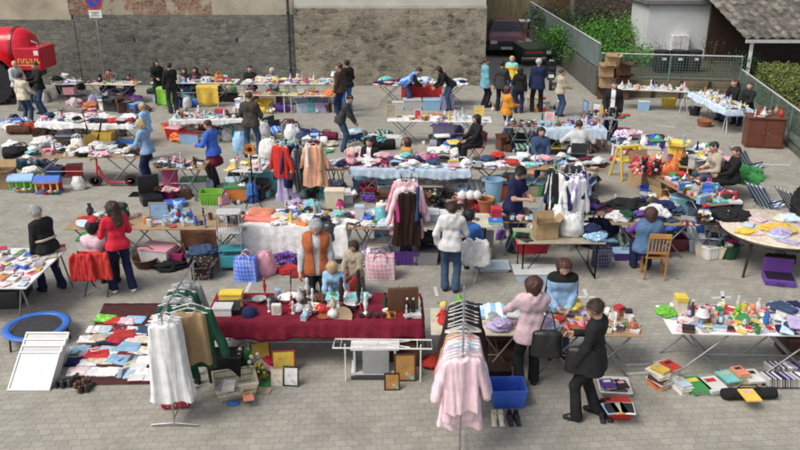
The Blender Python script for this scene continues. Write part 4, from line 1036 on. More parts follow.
def rough_mat(name, c, var=.25, scale=1.2, rough=.9, streak=False, bumpd=.01):
    m, nt, p = newmat(name); tc = nt.nodes.new('ShaderNodeTexCoord').outputs['Object']
    n = nn(nt, 'ShaderNodeTexNoise', i_Scale=scale, i_Detail=7.0, i_Roughness=.65)
    if streak:
        mp = nn(nt, 'ShaderNodeMapping'); mp.inputs['Scale'].default_value = (4, 4, .35); nt.links.new(tc, mp.inputs[0]); nt.links.new(mp.outputs[0], n.inputs['Vector'])
    else: nt.links.new(tc, n.inputs['Vector'])
    nt.links.new(ramp(nt, n.outputs[0], [(.3, tuple(v*(1-var) for v in c)), (.7, tuple(v*(1+var) for v in c))]), p.inputs['Base Color'])
    n2 = nn(nt, 'ShaderNodeTexNoise', i_Scale=30.0, i_Detail=4.0); nt.links.new(tc, n2.inputs['Vector']); bump(nt, p, n2.outputs[0], .4, bumpd)
    p.inputs['Roughness'].default_value = rough; return m
def leaf_mat(name, c, c2):
    m, nt, p = newmat(name); g = nt.nodes.new('ShaderNodeNewGeometry').outputs['Random Per Island']
    tc = nt.nodes.new('ShaderNodeTexCoord').outputs['Object']; n = nn(nt, 'ShaderNodeTexNoise', i_Scale=1.4); nt.links.new(tc, n.inputs['Vector'])
    k = mth(nt, 'ADD', mth(nt, 'MULTIPLY', g, .55), mth(nt, 'MULTIPLY', n.outputs[0], .45))
    nt.links.new(ramp(nt, k, [(.2, c), (.75, c2)]), p.inputs['Base Color']); p.inputs['Roughness'].default_value = .6; return m

g = MB().box(-60, 60, -5, 120, -.5, 0).build('ground', paving_mat()); tag(g, kind='structure')
# worn white parking marks painted on the pavers
pm = rough_mat('worn_road_paint', (.55, .55, .52), .3, 20)
def mark(pts):
    b = MB()
    for (x0, y0, x1, y1, wd) in pts:
        a, c = G(x0, y0, .004), G(x1, y1, .004); d = (c-a).normalized(); n_ = Vector((-d.y, d.x, 0))*wd/2
        b.add([a-n_, c-n_, c+n_, a+n_], [(0, 1, 2, 3)])
    tag(b.build('parking_mark', pm), kind='structure')
mark([(712, 298, 731, 297, .07)]); mark([(722, 291, 724, 303, .06)])
mark([(578, 297, 596, 297, .07)]); mark([(584, 289, 587, 296.5, .06)])
mark([(624, 374, 652, 372, .06)]); mark([(626, 365, 650, 364, .06)])
mark([(760, 164, 790, 165, .09)]); mark([(655, 125, 675, 127, .08)]); mark([(520, 168.5, 560, 169, .08)])
mark([(435, 287, 437, 296, .06)]); mark([(246, 292, 251, 281, .06)])
for a_, b_ in (((128, 197), (142, 197)),):
    p_ = G(*a_); dr = MB().box(0, .42, 0, .36, .001, .012)
    for k in range(6): dr.box(.04+k*.062, .065+k*.062, .03, .33, .012, .02)
    o = dr.build('drain_cover', M('charcoal', 'metal'), loc=p_); tag(o, 'dark metal drain cover set in the paving left of the bags', 'drain')

YW = 31.3
def X(px, d=YW, z=0): return (px-400)/FPX*(d*_c + (6-z)*_s)
grey_stone = stone_mat('grey_rubble_masonry', (.095, .105, .098), (.24, .24, .205), (.15, .155, .135), 1.2, patch=((.19, .19, .165), .55))
brown_stone = stone_mat('brown_rubble_masonry', (.10, .088, .068), (.36, .31, .235), (.25, .23, .185), 1.15, patch=((.33, .30, .235), .50))
brick = stone_mat('old_brick_and_plaster', (.20, .085, .05), (.34, .17, .11), (.33, .29, .22), 2.2, patch=((.42, .38, .29), .5))
plaster = rough_mat('stained_plaster', (.44, .40, .30), .3, .9, streak=False)
xa, xb, xc, xd = X(-60), X(74), X(297), X(484)
zt1, zt2 = 2.72, 3.12
w1 = empty('stone_wall', (0, 0, 0)); tag(w1, 'grey rubble stone wall with patched brick and plaster above, behind the left stalls', 'wall')
MB().box(xa-6, xb, YW+.12, YW+.7, 0, 2.55).box(xb, X(83), YW-.02, YW+.7, 0, 2.55).box(X(83), xc-.02, YW, YW+.7, 0, 2.75).build('stone_masonry', grey_stone, w1)
MB().box(xa-6, X(79), YW+.22, YW+.72, 2.553, 6).build('plaster_band', plaster, w1)
MB().box(X(79), X(218), YW+.06, YW+.72, 2.753, 6).build('brick_band', brick, w1)
MB().box(X(218), xc-.02, YW+.06, YW+.72, 2.753, 6).build('plaster_band', plaster, w1)
mm = MB()
rr = random.Random(5)
for k in range(26):      # stones standing proud of the face
    x = rr.uniform(X(84), xc-.4); z = rr.uniform(.2, 2.6); a, b_ = rr.uniform(.08, .2), rr.uniform(.05, .1); mm.rbox(x, x+2*a, YW-.012, YW+.05, z-b_, z+b_, .006)
mm.build('proud_stones', grey_stone, w1)
for hx_ in (138.5, 239): MB().box(X(hx_), X(hx_+2.2), YW-.003, YW+.02, 1.72, 1.86).build('drain_hole', M('black', 'card'), w1)
w2 = empty('stone_wall', (0, 0, 0)); tag(w2, 'brown rubble stone wall with pale rendered top, behind the red-fronted stall', 'wall')
MB().box(xc, xd, YW-.06, YW+.7, 0, 3.0).build('stone_masonry', brown_stone, w2)
MB().box(xc, xd, YW+.02, YW+.7, 3.003, 3.10).build('coping', rough_mat('coping_concrete', (.45, .44, .40), .2), w2)
MB().box(xc, xd-.03, YW+.08, YW+.7, 3.103, 6).build('rendered_band', rough_mat('pale_render', (.55, .54, .47), .12), w2)
dp = empty('downpipe', (X(292), YW-.12, 0)); tag(dp, 'dark cast-iron downpipe where the grey and brown stone walls meet', 'pipe')
MB().tube([(0, 0, .05), (0, 0, 3.4)], .05, 10).build('pipe', M('charcoal', 'paint'), dp, True)
for z in (.6, 1.7, 2.8): MB().tube([(0, 0, z), (0, 0, z+.06)], .065, 10).build('bracket', M('charcoal', 'metal'), dp)
# side of the building along the alley, and the wall closing it
sw = MB().box(xd-.7, xd, YW+.702, 52, 0, 6).build('alley_side_wall', rough_mat('alley_render', (.24, .22, .17), .3, 1.0, streak=True)); tag(sw, 'stained rendered side wall running back along the alley by the parked car', 'wall')
bw = MB().box(xd-.5, 9.2, 48.5, 49, 0, 6).build('alley_end_wall', rough_mat('ochre_render', (.20, .17, .095), .35, 1.4, streak=True)); tag(bw, 'stained ochre wall closing the alley behind the parked car', 'wall')
# raised garden held by a retaining wall
XR = 7.35
conc = rough_mat('dark_concrete', (.10, .10, .085), .35, 1.3, streak=True)
earth = rough_mat('garden_soil', (.06, .055, .03), .4, 2.0)
fx0, fy0 = XR, 29.2; fx1, fy1 = X(738, 28.4), 28.4
gd = MB(); gd.add([(XR+.25, 29.5, .55), (fx1+.1, 28.7, .55), (30, 28.7, .55), (30, 70, .9), (XR+.25, 70, .9)], [(0, 1, 2, 3, 4)])
tag(gd.build('garden_ground', earth), kind='structure')
rw = MB().box(XR, XR+.25, 29.3, 60, 0, .95).build('retaining_wall', conc); tag(rw, 'dark concrete retaining wall along the alley below the green fence', 'wall')
fw = empty('garden_wall', (fx0+.004, fy0, 0), math.atan2(fy1-fy0, fx1-fx0)); tag(fw, 'low brown timber-lined garden wall under the horizontal railing', 'wall')
Lf = math.hypot(fx1-fx0, fy1-fy0)
pl = MB().box(0, Lf, .05, .3, 0, .62)
for k in range(4): pl.box(.002, Lf-.002, -.002+.006*(k % 2), .05, .01+k*.15, .145+k*.15)
pl.build('planking', rough_mat('weathered_planks', (.15, .12, .075), .4, 2.5), fw)
for k in range(6): MB().box(k*Lf/5.2+.05, k*Lf/5.2+.15, -.06, -.006, 0, .66).build('post', M('dark brown', 'wood'), fw)
green_metal = M((.13, .19, .18), 'paint')
def fence(a, b, h0, h1, label, mesh='bars', z1=None, step=.11, panel=None, npost=None):
    """metal railing from a to b (feet at their z), bars between two rails"""
    a, b = Vector(a), Vector(b); L = (Vector((b.x, b.y, 0)) - Vector((a.x, a.y, 0))).length; ang = math.atan2(b.y-a.y, b.x-a.x); dz = b.z-a.z
    r_ = empty('railing_fence', a, ang); tag(r_, label, 'fence', 'metal railing fences')
    f = lambda x, z: (x, 0, z + dz*x/L)
    MB().tube([f(0, h1), f(L, h1)], .028, 8).build('top_rail', M('light grey', 'paint'), r_, True); MB().tube([f(0, h0+.06), f(L, h0+.06)], .018, 6).build('bottom_rail', green_metal, r_, True)
    n = npost or max(2, round(L/2.0))
    for k in range(n+1): MB().tube([f(L*k/n, 0), f(L*k/n, h1)], .03, 8).build('post', green_metal, r_, True)
    nb = int(L/step); bb = MB()
    for k in range(1, nb): bb.tube([f(L*k/nb, h0+.06), f(L*k/nb, h1)], .008, 4, False)
    if mesh == 'mesh':
        for k in range(int((h1-h0)/.1)): bb.tube([f(0, h0+.1+k*.1), f(L, h0+.1+k*.1)], .005, 4, False)
    bb.build('bars', green_metal, r_, True)
    if panel: 
        pp = MB().add([f(.01, h0+.08), f(L-.01, h0+.08), f(L-.01, h1-.05), f(.01, h1-.05)], [(0, 1, 2, 3)]); po = pp.build('screen_panel', panel, r_); po.location.y = .03; po.modifiers.new('t', 'SOLIDIFY').thickness = .012
    return r_
scr = rough_mat('green_screen', (.13, .17, .165), .25, 1.5)
fence((XR+.1, 29.4, .95), (XR+.1, 46, 1.0), 0, .95, 'green railing fence climbing away along the alley above the retaining wall', panel=scr)
fence((XR+.15, 29.35, .62), (fx1, fy1+.15, .62), .05, .95, 'horizontal green mesh railing above the low timber-lined wall', 'mesh', step=.1)
fA = Vector((fx1+.05, fy1+.15, 0)); fB = G(800, 155); fC = fB + (fB-fA).normalized()*5.0
fence((fA.x, fA.y, .12), (fC.x, fC.y, .12), 0, .98, 'green railing fence running diagonally in front of the clipped hedge', 'mesh', step=.1, panel=None)
dd = (fC-fA); kb = MB().box(0, dd.length, -.12, .12, 0, .12).build('kerb', conc, loc=(fA.x, fA.y, 0), rz=math.atan2(dd.y, dd.x)); tag(kb, 'low dark concrete kerb under the diagonal green fence', 'kerb')
# clipped hedge behind the diagonal fence
def leaves(b, c, n, size, rnd, spread):
    for _ in range(n):
        p = c() if callable(c) else c + Vector((rnd.gauss(0, spread), rnd.gauss(0, spread), rnd.gauss(0, spread*.7)))
        d = Vector((rnd.gauss(0, 1), rnd.gauss(0, 1), rnd.gauss(0, 1))).normalized(); s_ = d.orthogonal().normalized(); t_ = d.cross(s_); z_ = size*rnd.uniform(.6, 1.3)
        b.add([p-s_*z_, p-t_*z_*.5, p+s_*z_, p+t_*z_*.5], [(0, 1, 2, 3)])
hedge_leaf = leaf_mat('hedge_leaves', (.045, .075, .015), (.24, .28, .06)); bush_leaf = leaf_mat('bush_leaves', (.02, .09, .012), (.10, .30, .03)); dark_leaf = leaf_mat('dark_bush_leaves', (.010, .028, .010), (.035, .07, .022)); dry_leaf = leaf_mat('dry_twigs', (.06, .03, .02), (.16, .08, .06))
nrm = Vector((-dd.y, dd.x, 0)).normalized(); nrm = nrm if nrm.x > 0 else -nrm
hd_ = empty('clipped_hedge', fA + nrm*.5, math.atan2(dd.y, dd.x)); tag(hd_, 'long clipped green hedge behind the diagonal fence at the right', 'hedge')
sgn = 1 if (Matrix.Rotation(math.atan2(dd.y, dd.x), 3, 'Z') @ Vector((0, 1, 0))).dot(nrm) > 0 else -1
rn = random.Random(3); HL = dd.length
hb = MB()
def hp():
    x = rn.uniform(.0, HL); f_ = rn.random()
    wob = .08*math.sin(x*2.3)+.06*math.sin(x*5.1)
    if f_ < .5: return Vector((x, sgn*(rn.uniform(0, 1.25)), 1.28+wob+rn.gauss(0, .035)))
    if f_ < .9: return Vector((x, sgn*(rn.gauss(0, .04)+wob*.4), rn.uniform(.1, 1.28)))
    return Vector((rn.gauss(0, .04), sgn*rn.uniform(0, 1.2), rn.uniform(.1, 1.28)))
leaves(hb, hp, 17000, .045, rn, 0); hb.build('foliage', hedge_leaf, hd_)
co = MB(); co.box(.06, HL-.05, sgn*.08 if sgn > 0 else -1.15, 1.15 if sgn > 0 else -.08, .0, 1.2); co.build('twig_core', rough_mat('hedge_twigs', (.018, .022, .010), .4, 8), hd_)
def bush(px, py, z, d, rx, rz_, n, mat, label, name='bush', twig=False, size=.06, ry=None):
    """foliage of many clumps around stems"""
    p = G(px, py, z) if d is None else Vector((X(px, d, z), d, z)); ry = ry or rx
    r_ = empty(name, p); tag(r_, label, 'bush', 'bushes in the raised garden'); b = MB(); st = MB()
    for k in range(max(6, n//120)):
        a = rn.random()*6.28; e = rn.random()**.5; c = Vector((math.cos(a)*rx*e, math.sin(a)*ry*e, rz_*(.35+.65*rn.random())*(1-.35*e*e)))
        st.tube([(c.x*.15, c.y*.15, 0), tuple(c*.6), tuple(c)], [.03, .018, .006], 5)
        leaves(b, c, 120 if not twig else 25, size, rn, .16+.12*rx)
    b.build('foliage', mat, r_); st.build('stems', M('brown', 'card'), r_); return r_
bush(570, 24, .9, 36, 1.3, .8, 2600, bush_leaf, 'bright green low bush behind the alley fence')
bush(604, 34, .9, 36.5, 1.4, .8, 3000, bush_leaf, 'grassy green low bush between the alley fence bush and the shed')
bush(632, 60, .6, 33.0, .9, .5, 2000, bush_leaf, 'bright green ground-hugging bush left of the pale shed')
bush(590, 45, .8, 34.0, 1.0, .45, 1600, bush_leaf, 'small mid-green bush close behind the alley fence')
bush(556, 14, 1.0, 42, 1.6, .9, 2200, dark_leaf, 'dark green bush far up the alley fence')
bush(628, 26, .9, 37.5, 1.4, 1.0, 2400, bush_leaf, 'bright green bush touching the shed\'s left side')
bush(624, 6, .9, 43, 2.2, 1.4, 2200, dry_leaf, 'reddish-brown bush at the very back of the garden')
bush(590, 6, .9, 42, 1.8, 1.0, 2200, dark_leaf, 'wide dark green bush at the back of the garden')
bush(660, 56, .6, 33.2, .45, 1.1, 500, dry_leaf, 'bare twiggy shrub before the shed\'s left wall', twig=True, size=.03)
bush(712, 56, .6, 33.0, .6, 1.3, 600, dry_leaf, 'bare reddish shrub before the shed\'s right wall', twig=True, size=.03)
bush(748, 52, .6, 31.0, .7, .6, 900, dark_leaf, 'dark ivy bush under the tiled lean-to roof')
# pale shed
sh = empty('shed', (X(684, 34.5, .6), 34.5, .55)); tag(sh, 'pale grey rendered shed with flat roof and a white cabinet on its wall', 'shed')
MB().box(-1.75, 1.75, 0, 2.6, 0, 2.3).build('walls', rough_mat('pale_shed_render', (.60, .62, .62), .12, .8), sh)
MB().rbox(-1.95, 1.95, -.2, 2.8, 2.303, 2.5, .03).build('roof', rough_mat('grey_felt', (.16, .16, .155), .3), sh)
cb = MB().rbox(-.72, .02, -.38, -.004, .0, 1.05, .02).build('cabinet', M((.62, .63, .61), 'paint'), sh); MB().box(-.36, -.34, -.386, -.382, .05, 1.0).build('door_gap', M('grey', 'paint'), cb)
MB().tube([(0-.45, -.1, 2.52), (-.45, -.1, 2.62)], .04, 8).build('roof_vent', M('white', 'paint'), sh)
# black barrels
for px, nm in ((660, 'leftmost of the three black barrels behind the mesh railing'), (676, 'middle one of the three black barrels behind the mesh railing'), (692, 'rightmost of the three black barrels behind the mesh railing')):
    p_ = Vector((X(px, 31.2, .6), 31.2, .56)); r_ = empty('barrel', p_); tag(r_, nm, 'barrel', 'black barrels in the garden')
    MB().lathe([(.27, 0), (.30, .15), (.31, .4), (.30, .7), (.29, .78)], 20).build('drum', M('black', 'plastic'), r_, True); MB().lathe([(.31, .78), (.31, .83), (.26, .86), (.001, .87)], 20).build('lid', M('black', 'plastic'), r_, True)
    MB().box(-.07, .09, -.325, -.317, .50, .60).build('sticker', M('white', 'paint'), r_)
# lean-to with a tiled roof
def tile_mat():
    m, nt, p = newmat('old_roof_tiles'); tc = nt.nodes.new('ShaderNodeTexCoord').outputs['Object']
    n = nn(nt, 'ShaderNodeTexNoise', i_Scale=3.0, i_Detail=6.0); nt.links.new(tc, n.inputs['Vector'])
    nt.links.new(ramp(nt, n.outputs[0], [(.3, (.045, .042, .038)), (.5, (.11, .10, .085)), (.72, (.27, .25, .21))]), p.inputs['Base Color']); p.inputs['Roughness'].default_value = .9; return m
lt = empty('lean_to', (X(747, 30.2, 2), 30.2, .55)); tag(lt, 'open lean-to with a weathered ribbed tile roof on white posts', 'lean-to')
tb_ = MB(); SL = .42
tb_.grid(lambda u, v: Vector((u*6 - v*.9, v*5.0, 1.42 + v*5.0*SL + .075*abs(math.sin(u*6*8.2)) - .05*((v*12) % 1))), 230, 48)
o = tb_.build('roof', tile_mat(), lt); o.modifiers.new('t', 'SOLIDIFY').thickness = .03
MB().box(-.02, 6, -.03, .05, 1.28, 1.40).build('eave_board', M('light grey', 'paint'), lt)
for x in (.3, 2.6, 5.0): MB().box(x-.05, x+.05, .12, .22, 0, 1.30).build('post', M('white', 'paint'), lt)
MB().tube([(2.5, .1, .1), (3.1, .1, 1.28)], .04, 8).build('brace', M('white', 'paint'), lt)
MB().box(-.1, 6, 3.6, 3.75, 0, 2.75).build('back_wall', M('dark brown', 'wood'), lt)
hz_ = MB().box(10, 34, 46, 46.4, .5, 7).build('neighbour_wall', rough_mat('dark_neighbour_wall', (.07, .065, .05), .4, .6)); tag(hz_, 'dark weathered boundary wall far behind the shed and bushes', 'wall')
hz2 = MB().box(XR+1.2, 10, 47.4, 47.7, .5, 7).build('neighbour_wall', rough_mat('brown_neighbour_wall', (.09, .06, .03), .4, .6)); tag(hz2, 'brown weathered wall closing the garden above the bushes', 'wall')

# no-parking sign: blue disc, red ring and stroke
sp = Vector((X(106, 30.6), 30.6, 0)); sg = empty('no_parking_sign', sp); tag(sg, 'round blue and red no-parking sign on a grey post by the wall', 'road sign')
MB().tube([(0, 0, 0), (0, 0, 3.95)], .038, 10).build('post', M('light grey', 'metal'), sg, True)
disc = MB().tube([(0, -.06, 3.35), (0, -.045, 3.35)], .33, 32).build('sign_disc', M('light grey', 'paint'), sg)
MB().tube([(0, -.0645, 3.35), (0, -.0605, 3.35)], .27, 32).build('blue_field', M((.01, .07, .42), 'paint'), disc)
rg = MB(); rg.grid(lambda u, v: Vector(((.255+.07*v)*math.cos(u*2*math.pi), -.067, 3.35+(.255+.07*v)*math.sin(u*2*math.pi))), 40, 1); ro = rg.build('red_ring', M((.60, .02, .02), 'paint'), disc)
T_ = Matrix.Translation((0, 0, 3.35)) @ Matrix.Rotation(R(45), 4, 'Y'); MB().box(-.26, .26, -.0695, -.0665, -.03, .03, T_).build('red_stroke', M((.60, .02, .02), 'paint'), disc)
MB().rbox(-.24, .24, -.058, -.046, 2.72, 3.0, .004).build('plate', M('white', 'paint'), sg)
pt = MB()
for z_, w2_ in ((2.93, .17), (2.87, .13), (2.80, .18)): pt.box(-w2_, w2_, -.0605, -.0585, z_-.012, z_+.012)
pt.build('plate_text_lines', M('charcoal', 'paint'), sg)

# red tank trailer with a big dark wheel
ty = 28.6; tx = X(50, ty, 1.5)
tk = empty('tank_trailer', (tx, ty, 0)); tag(tk, 'big red tank trailer with a tall dark wheel, cut by the photo edge', 'trailer')
redp = M((.62, .018, .012), 'gloss')
prof = [(.001, -.75), (.45, -.72), (.66, -.6), (.74, -.4)]
tv = MB(); TT = Matrix.Translation((-2.9, .1, 1.86)) @ Matrix.Rotation(R(90), 4, 'Y') @ Matrix.Scale(1, 4)
tv.lathe([(.001, -2.4), (.5, -2.35), (.70, -2.1), (.74, -1.8), (.74, 1.8), (.70, 2.1), (.5, 2.33), (.001, 2.4)], 32, T=TT); tv.build('tank', redp, tk, True)
for x in (-1.1, -3.9): 
    b_ = MB(); b_.lathe([(.75, x+2.9-.05), (.765, x+2.9-.05), (.765, x+2.9+.05), (.75, x+2.9+.05)], 32, T=TT); b_.build('tank_band', M('dark red', 'gloss'), tk, True)
MB().rbox(-.95, .0, -.75, .55, 1.18, 1.98, .05).build('end_locker', redp, tk)
yl = M('yellow', 'paint'); tl = MB()
# broken yellow lettering strip on the locker
xq = -.82
for k, wd in enumerate((.09, .05, .08, .09, .04, .09, .07, .09)):
    tl.box(xq, xq+wd*.3, -.754, -.751, 1.45, 1.60).box(xq+wd*.3, xq+wd, -.754, -.751, 1.45 if k % 2 else 1.57, 1.48 if k % 2 else 1.60); xq += wd+.025
tl.box(-.86, -.1, -.754, -.751, 1.36, 1.39).build('yellow_lettering', yl, tk)
MB().box(-.22, -.06, -.754, -.751, 1.72, 1.88).build('reflector', M('white', 'paint'), tk)
MB().tube([(-.1, -.6, 1.98), (-.1, -.6, 2.12), (-.3, -.6, 2.2)], .03, 8).build('hose_fitting', M('silver', 'metal'), tk, True)
MB().rbox(-4.8, -.4, -.45, .5, .85, 1.12, .03).build('chassis', M('charcoal', 'paint'), tk)
wq = X(4, ty, .8) - tx
for wx, wy in ((wq, -.85), (wq, .75)):
    c_ = Matrix.Translation((wx, wy, .82)) @ Matrix.Rotation(R(90), 4, 'X')
    ty_ = MB().lathe([(.42, -.2), (.78, -.19), (.82, -.1), (.82, .1), (.78, .19), (.42, .2), (.42, -.2)], 36, T=c_)
    for k in range(24): a = k*math.pi/12; ty_.box(-.03, .03, -.19, .19, .80, .85, Matrix.Translation((wx, wy, .82)) @ Matrix.Rotation(a, 4, 'Y'))
    wh = ty_.build('wheel', M('black', 'card'), tk, True); MB().lathe([(.41, -.12), (.36, -.05), (.14, -.04), (.14, .1), (.41, .12)], 24, T=c_).build('rim', M('charcoal', 'metal'), wh, True)
MB().grid(lambda u, v: Vector((wq-1.0*math.cos(u*math.pi), -1.1+.5*v, .82+.98*math.sin(u*math.pi))), 20, 2).build('mudguard', redp, tk).modifiers.new('t', 'SOLIDIFY').thickness = .02

# parked dark red car in the alley, nose to the camera
def build_car():
    d = 40.5; cx_ = X(505, d, .7)
    r_ = empty('parked_car', (cx_, d, 0), R(-4)); tag(r_, 'dark red hatchback parked nose-out in the alley', 'car')
    pm_ = M((.17, .05, .06), 'gloss'); gl = M((.03, .035, .04), 'gloss')
    # body sections along y (nose at -2): (y, half width, bottom, belt, roof half width, roof z)
    S = [(-2.0, .70, .35, .62, .70, .66), (-1.92, .80, .28, .72, .78, .78), (-1.2, .84, .25, .85, .78, .90), (-.75, .85, .25, .90, .72, .98), (-.15, .85, .25, .92, .58, 1.36), (.9, .85, .25, .92, .60, 1.42), (1.65, .83, .25, .92, .56, 1.34), (1.95, .80, .30, .90, .66, .98), (2.02, .75, .4, .8, .7, .84)]
    b = MB(); vs = []
    for y, w_, z0, zb, rw_, zr in S:
        vs += [(-w_*.92, y, z0), (-w_, y, (z0+zb)/2), (-w_*.97, y, zb), (-rw_, y, zr-.03), (-rw_*.7, y, zr), (rw_*.7, y, zr), (rw_, y, zr-.03), (w_*.97, y, zb), (w_, y, (z0+zb)/2), (w_*.92, y, z0)]
    n = 10
    fs = [(i*n+k, (i+1)*n+k, (i+1)*n+(k+1) % n, i*n+(k+1) % n) for i in range(len(S)-1) for k in range(n)] + [tuple(range(n)), tuple(reversed(range((len(S)-1)*n, len(S)*n)))]
    b.add(vs, fs); body = b.build('body', pm_, r_, True)
    wsn = MB().add([(-.70, -.735, 1.0), (.70, -.735, 1.0), (.55, -.20, 1.365), (-.55, -.20, 1.365)], [(0, 1, 2, 3)]).build('windscreen', gl, r_); 
    for q in (-1, 1):
        MB().add([(q*.80, -.5, .955), (q*.80, 1.5, .955), (q*.605, 1.35, 1.345), (q*.60, -.05, 1.34)], [(0, 1, 2, 3)]).build('side_window', gl, r_).location.x = q*.03
        MB().rbox(q*.58-.15, q*.58+.15, -2.02, -1.93, .56, .70, .02).build('headlight', M('white', 'gloss'), r_)
        MB().rbox(q*.95-.09, q*.95+.09, -.62, -.52, .92, 1.04, .02).build('wing_mirror', pm_, r_)
        for y in (-1.3, 1.3):
            wh = MB().tube([(q*.72, y, .31), (q*.86, y, .31)], .31, 24).build('wheel', M('black', 'card'), r_); MB().tube([(q*.855, y, .31), (q*.87, y, .31)], .19, 18).build('rim', M('silver', 'metal'), wh)
        MB().tube([(q*.1, -.77, .985), (q*.1+.45, -.5, 1.16)], .01, 5).build('wiper', M('black', 'plastic'), r_)
    MB().rbox(-.42, .42, -2.035, -1.94, .55, .70, .01).build('grille', M('charcoal', 'plastic'), r_)
    MB().rbox(-.83, .83, -2.10, -1.93, .30, .50, .04).build('bumper', M('charcoal', 'plastic'), r_)
    npl = MB().rbox(-.26, .26, -2.125, -2.102, .345, .455, .004).build('number_plate', M('white', 'paint'), r_)
build_car()
bpy.data.objects['parked_car'].scale = (1.12, 1.0, 1.1)
# dark green skip / trailer beside the car, white board behind it
r_ = empty('cargo_trailer', (X(534, 36.6, .4), 36.6, 0), R(6)); tag(r_, 'dark green flat cargo trailer with red tail strip beside the car', 'trailer')
MB().rbox(-.75, .75, -1.0, 1.1, .45, .52, .01).build('bed', M('charcoal', 'metal'), r_)
for a in ((-.75, -.71, -1, 1.1), (.71, .75, -1, 1.1)): MB().box(*a, .523, .82).build('side_board', M('dark green', 'paint'), r_)
MB().box(-.705, .705, -1.02, -.98, .523, .82).build('tail_board', M('dark green', 'paint'), r_); MB().box(-.7, .1, -1.035, -1.022, .62, .70).build('red_reflector_strip', M('red', 'plastic'), r_); MB().box(.3, .5, -1.035, -1.022, .6, .74).build('plate', M('white', 'paint'), r_)
MB().add([(-.74, -.97, .83), (.74, -.97, .83), (.74, 1.08, .86), (-.74, 1.08, .86)], [(0, 1, 2, 3)]).build('cover', M((.06, .07, .06), 'plastic'), r_)
for q in (-1, 1): MB().tube([(q*.8, 0, .28), (q*.66, 0, .28)], .28, 18).build('wheel', M('black', 'card'), r_)
r_ = empty('garden_bench', (X(521, 45.5, .4), 45.5, 0)); tag(r_, 'pale stone-topped bench standing behind the parked car', 'bench')
MB().rbox(-.9, .9, -.35, .35, .9, 1.0, .02).build('seat', M('light grey', 'card'), r_)
for q in (-1, 1): MB().rbox(q*.7-.12, q*.7+.12, -.25, .25, 0, .9, .01).build('leg', M('grey', 'card'), r_)
# motorcycle-like dark scooter against the retaining wall
def moped(px, d, label):
    r_ = empty('moped', (X(px, d, .5), d, 0), R(80)); tag(r_, label, 'moped'); bk = M('black', 'gloss')
    for y in (-.62, .62):
        T = Matrix.Translation((y, 0, .28)) @ Matrix.Rotation(R(90), 4, 'X'); wv = MB().lathe([(.17, -.06), (.27, -.055), (.28, 0), (.27, .055), (.17, .06), (.17, -.06)], 24, T=T).build('wheel', M('black', 'card'), r_, True); MB().lathe([(.168, -.03), (.05, -.03), (.05, .03), (.168, .03)], 18, T=T).build('rim', M('silver', 'metal'), wv, True)
    MB().rbox(-.75, -.05, -.14, .14, .42, .74, .07).build('body', bk, r_); MB().rbox(-.72, .0, -.13, .13, .745, .84, .04).build('seat', M('black', 'cloth'), r_)
    MB().rbox(-.05, .42, -.15, .15, .28, .34, .02).build('footboard', bk, r_); MB().rbox(.40, .48, -.2, .2, .32, .95, .03).build('leg_shield', bk, r_)
    MB().tube([(.62, 0, .28), (.5, 0, .7), (.42, 0, 1.02)], .03, 8).build('fork', M('silver', 'metal'), r_, True); MB().tube([(.36, -.32, 1.05), (.42, 0, 1.02), (.36, .32, 1.05)], .016, 8).build('handlebar', bk, r_, True)
    MB().rbox(.47, .56, -.09, .09, .84, .98, .03).build('headlight', M('white', 'gloss'), r_); MB().box(-.79, -.76, -.1, .1, .5, .62).build('number_plate', M('white', 'paint'), r_)
moped(551, 31.0, 'black moped with a white plate standing by the alley mouth')
# ------------------------------------------------------------------ market tables (front to back)
F = True
t1 = Table('the red-clothed front table', (203, 322), (422, 322), .92, .75, ('tan', 'wood'), 'x')
PAL['deep red'] = (.17, .010, .022); t1.cloth('deep red', 'cloth', .26, .46, .1, 'deep red cloth draped over the long front table')
t2 = Table('the pale front middle table', (431, 334), (527, 335), .8, .74, ('cream', 'paint'), 'x')
t2b = Table('the wooden front table beside the woman in black', (530, 335), (645, 336), .8, .74, ('tan', 'wood'), 'x')
t3 = Table('the white front-right table', (672, 333), (835, 336), .85, .75, ('white', 'plastic'), 'x')
t4 = Table('the wooden table behind the woman in red', (63, 229), (246, 229), .85, .74, ('tan', 'wood'), 'x')
t5 = Table('the print table at the left edge', (-70, 288), (26, 288), 1.62, .72, ('white', 'paint'), 'trestle')
t6 = Table('the white-clothed table behind the old man', (238, 226), (345, 228), .95, .75, ('white', 'paint'), 'x')
t6.cloth('white', 'cloth', .62, .3, .1, 'long white sheet hanging over the table behind the old man')
t7 = Table('the wooden table right of the orange-vest man', (347, 228), (404, 229), .8, .74, ('tan', 'wood'), 'x')
t7b = Table('the light wooden table in the centre', (413, 226), (492, 227), .75, .75, ('cream', 'wood'), 'plain', leg_col='charcoal')
t8 = Table('the small table with the cardboard box', (518, 243), (606, 243), .75, .74, ('beige', 'wood'), 'u', leg_col='black')
t9 = Table('the wooden table of the woman in denim', (612, 224), (696, 225), .75, .74, ('tan', 'wood'), 'x')
t11 = Table('the table of dark clothes near the centre right', (574, 214), (622, 215), .7, .74, ('tan', 'wood'), 'x', leg_col='black')
t12 = Table('the pale-blue-clothed middle table', (350, 168), (470, 170), .85, .75, ('white', 'paint'), 'x')
t12.cloth('pale blue', 'cloth', .22, .15, .1, 'pale blue cloth over the long middle table')
t12b = Table('the wooden middle table behind the man in navy', (472, 169), (607, 169), .85, .74, ('tan', 'wood'), 'x')
t13 = Table('the low cluttered table left of the gown stand', (224, 171), (262, 172), .8, .7, ('white', 'paint'), 'x')
t14 = Table('the clothes table behind the red scooter', (18, 158), (140, 157), .9, .74, ('tan', 'wood'), 'x')
t15 = Table('the table beside the woman in pale denim', (151, 169), (203, 169), .7, .74, ('tan', 'wood'), 'x')
t16 = Table('the white table in the second row left', (36, 122), (132, 124), .85, .74, ('white', 'plastic'), 'x')
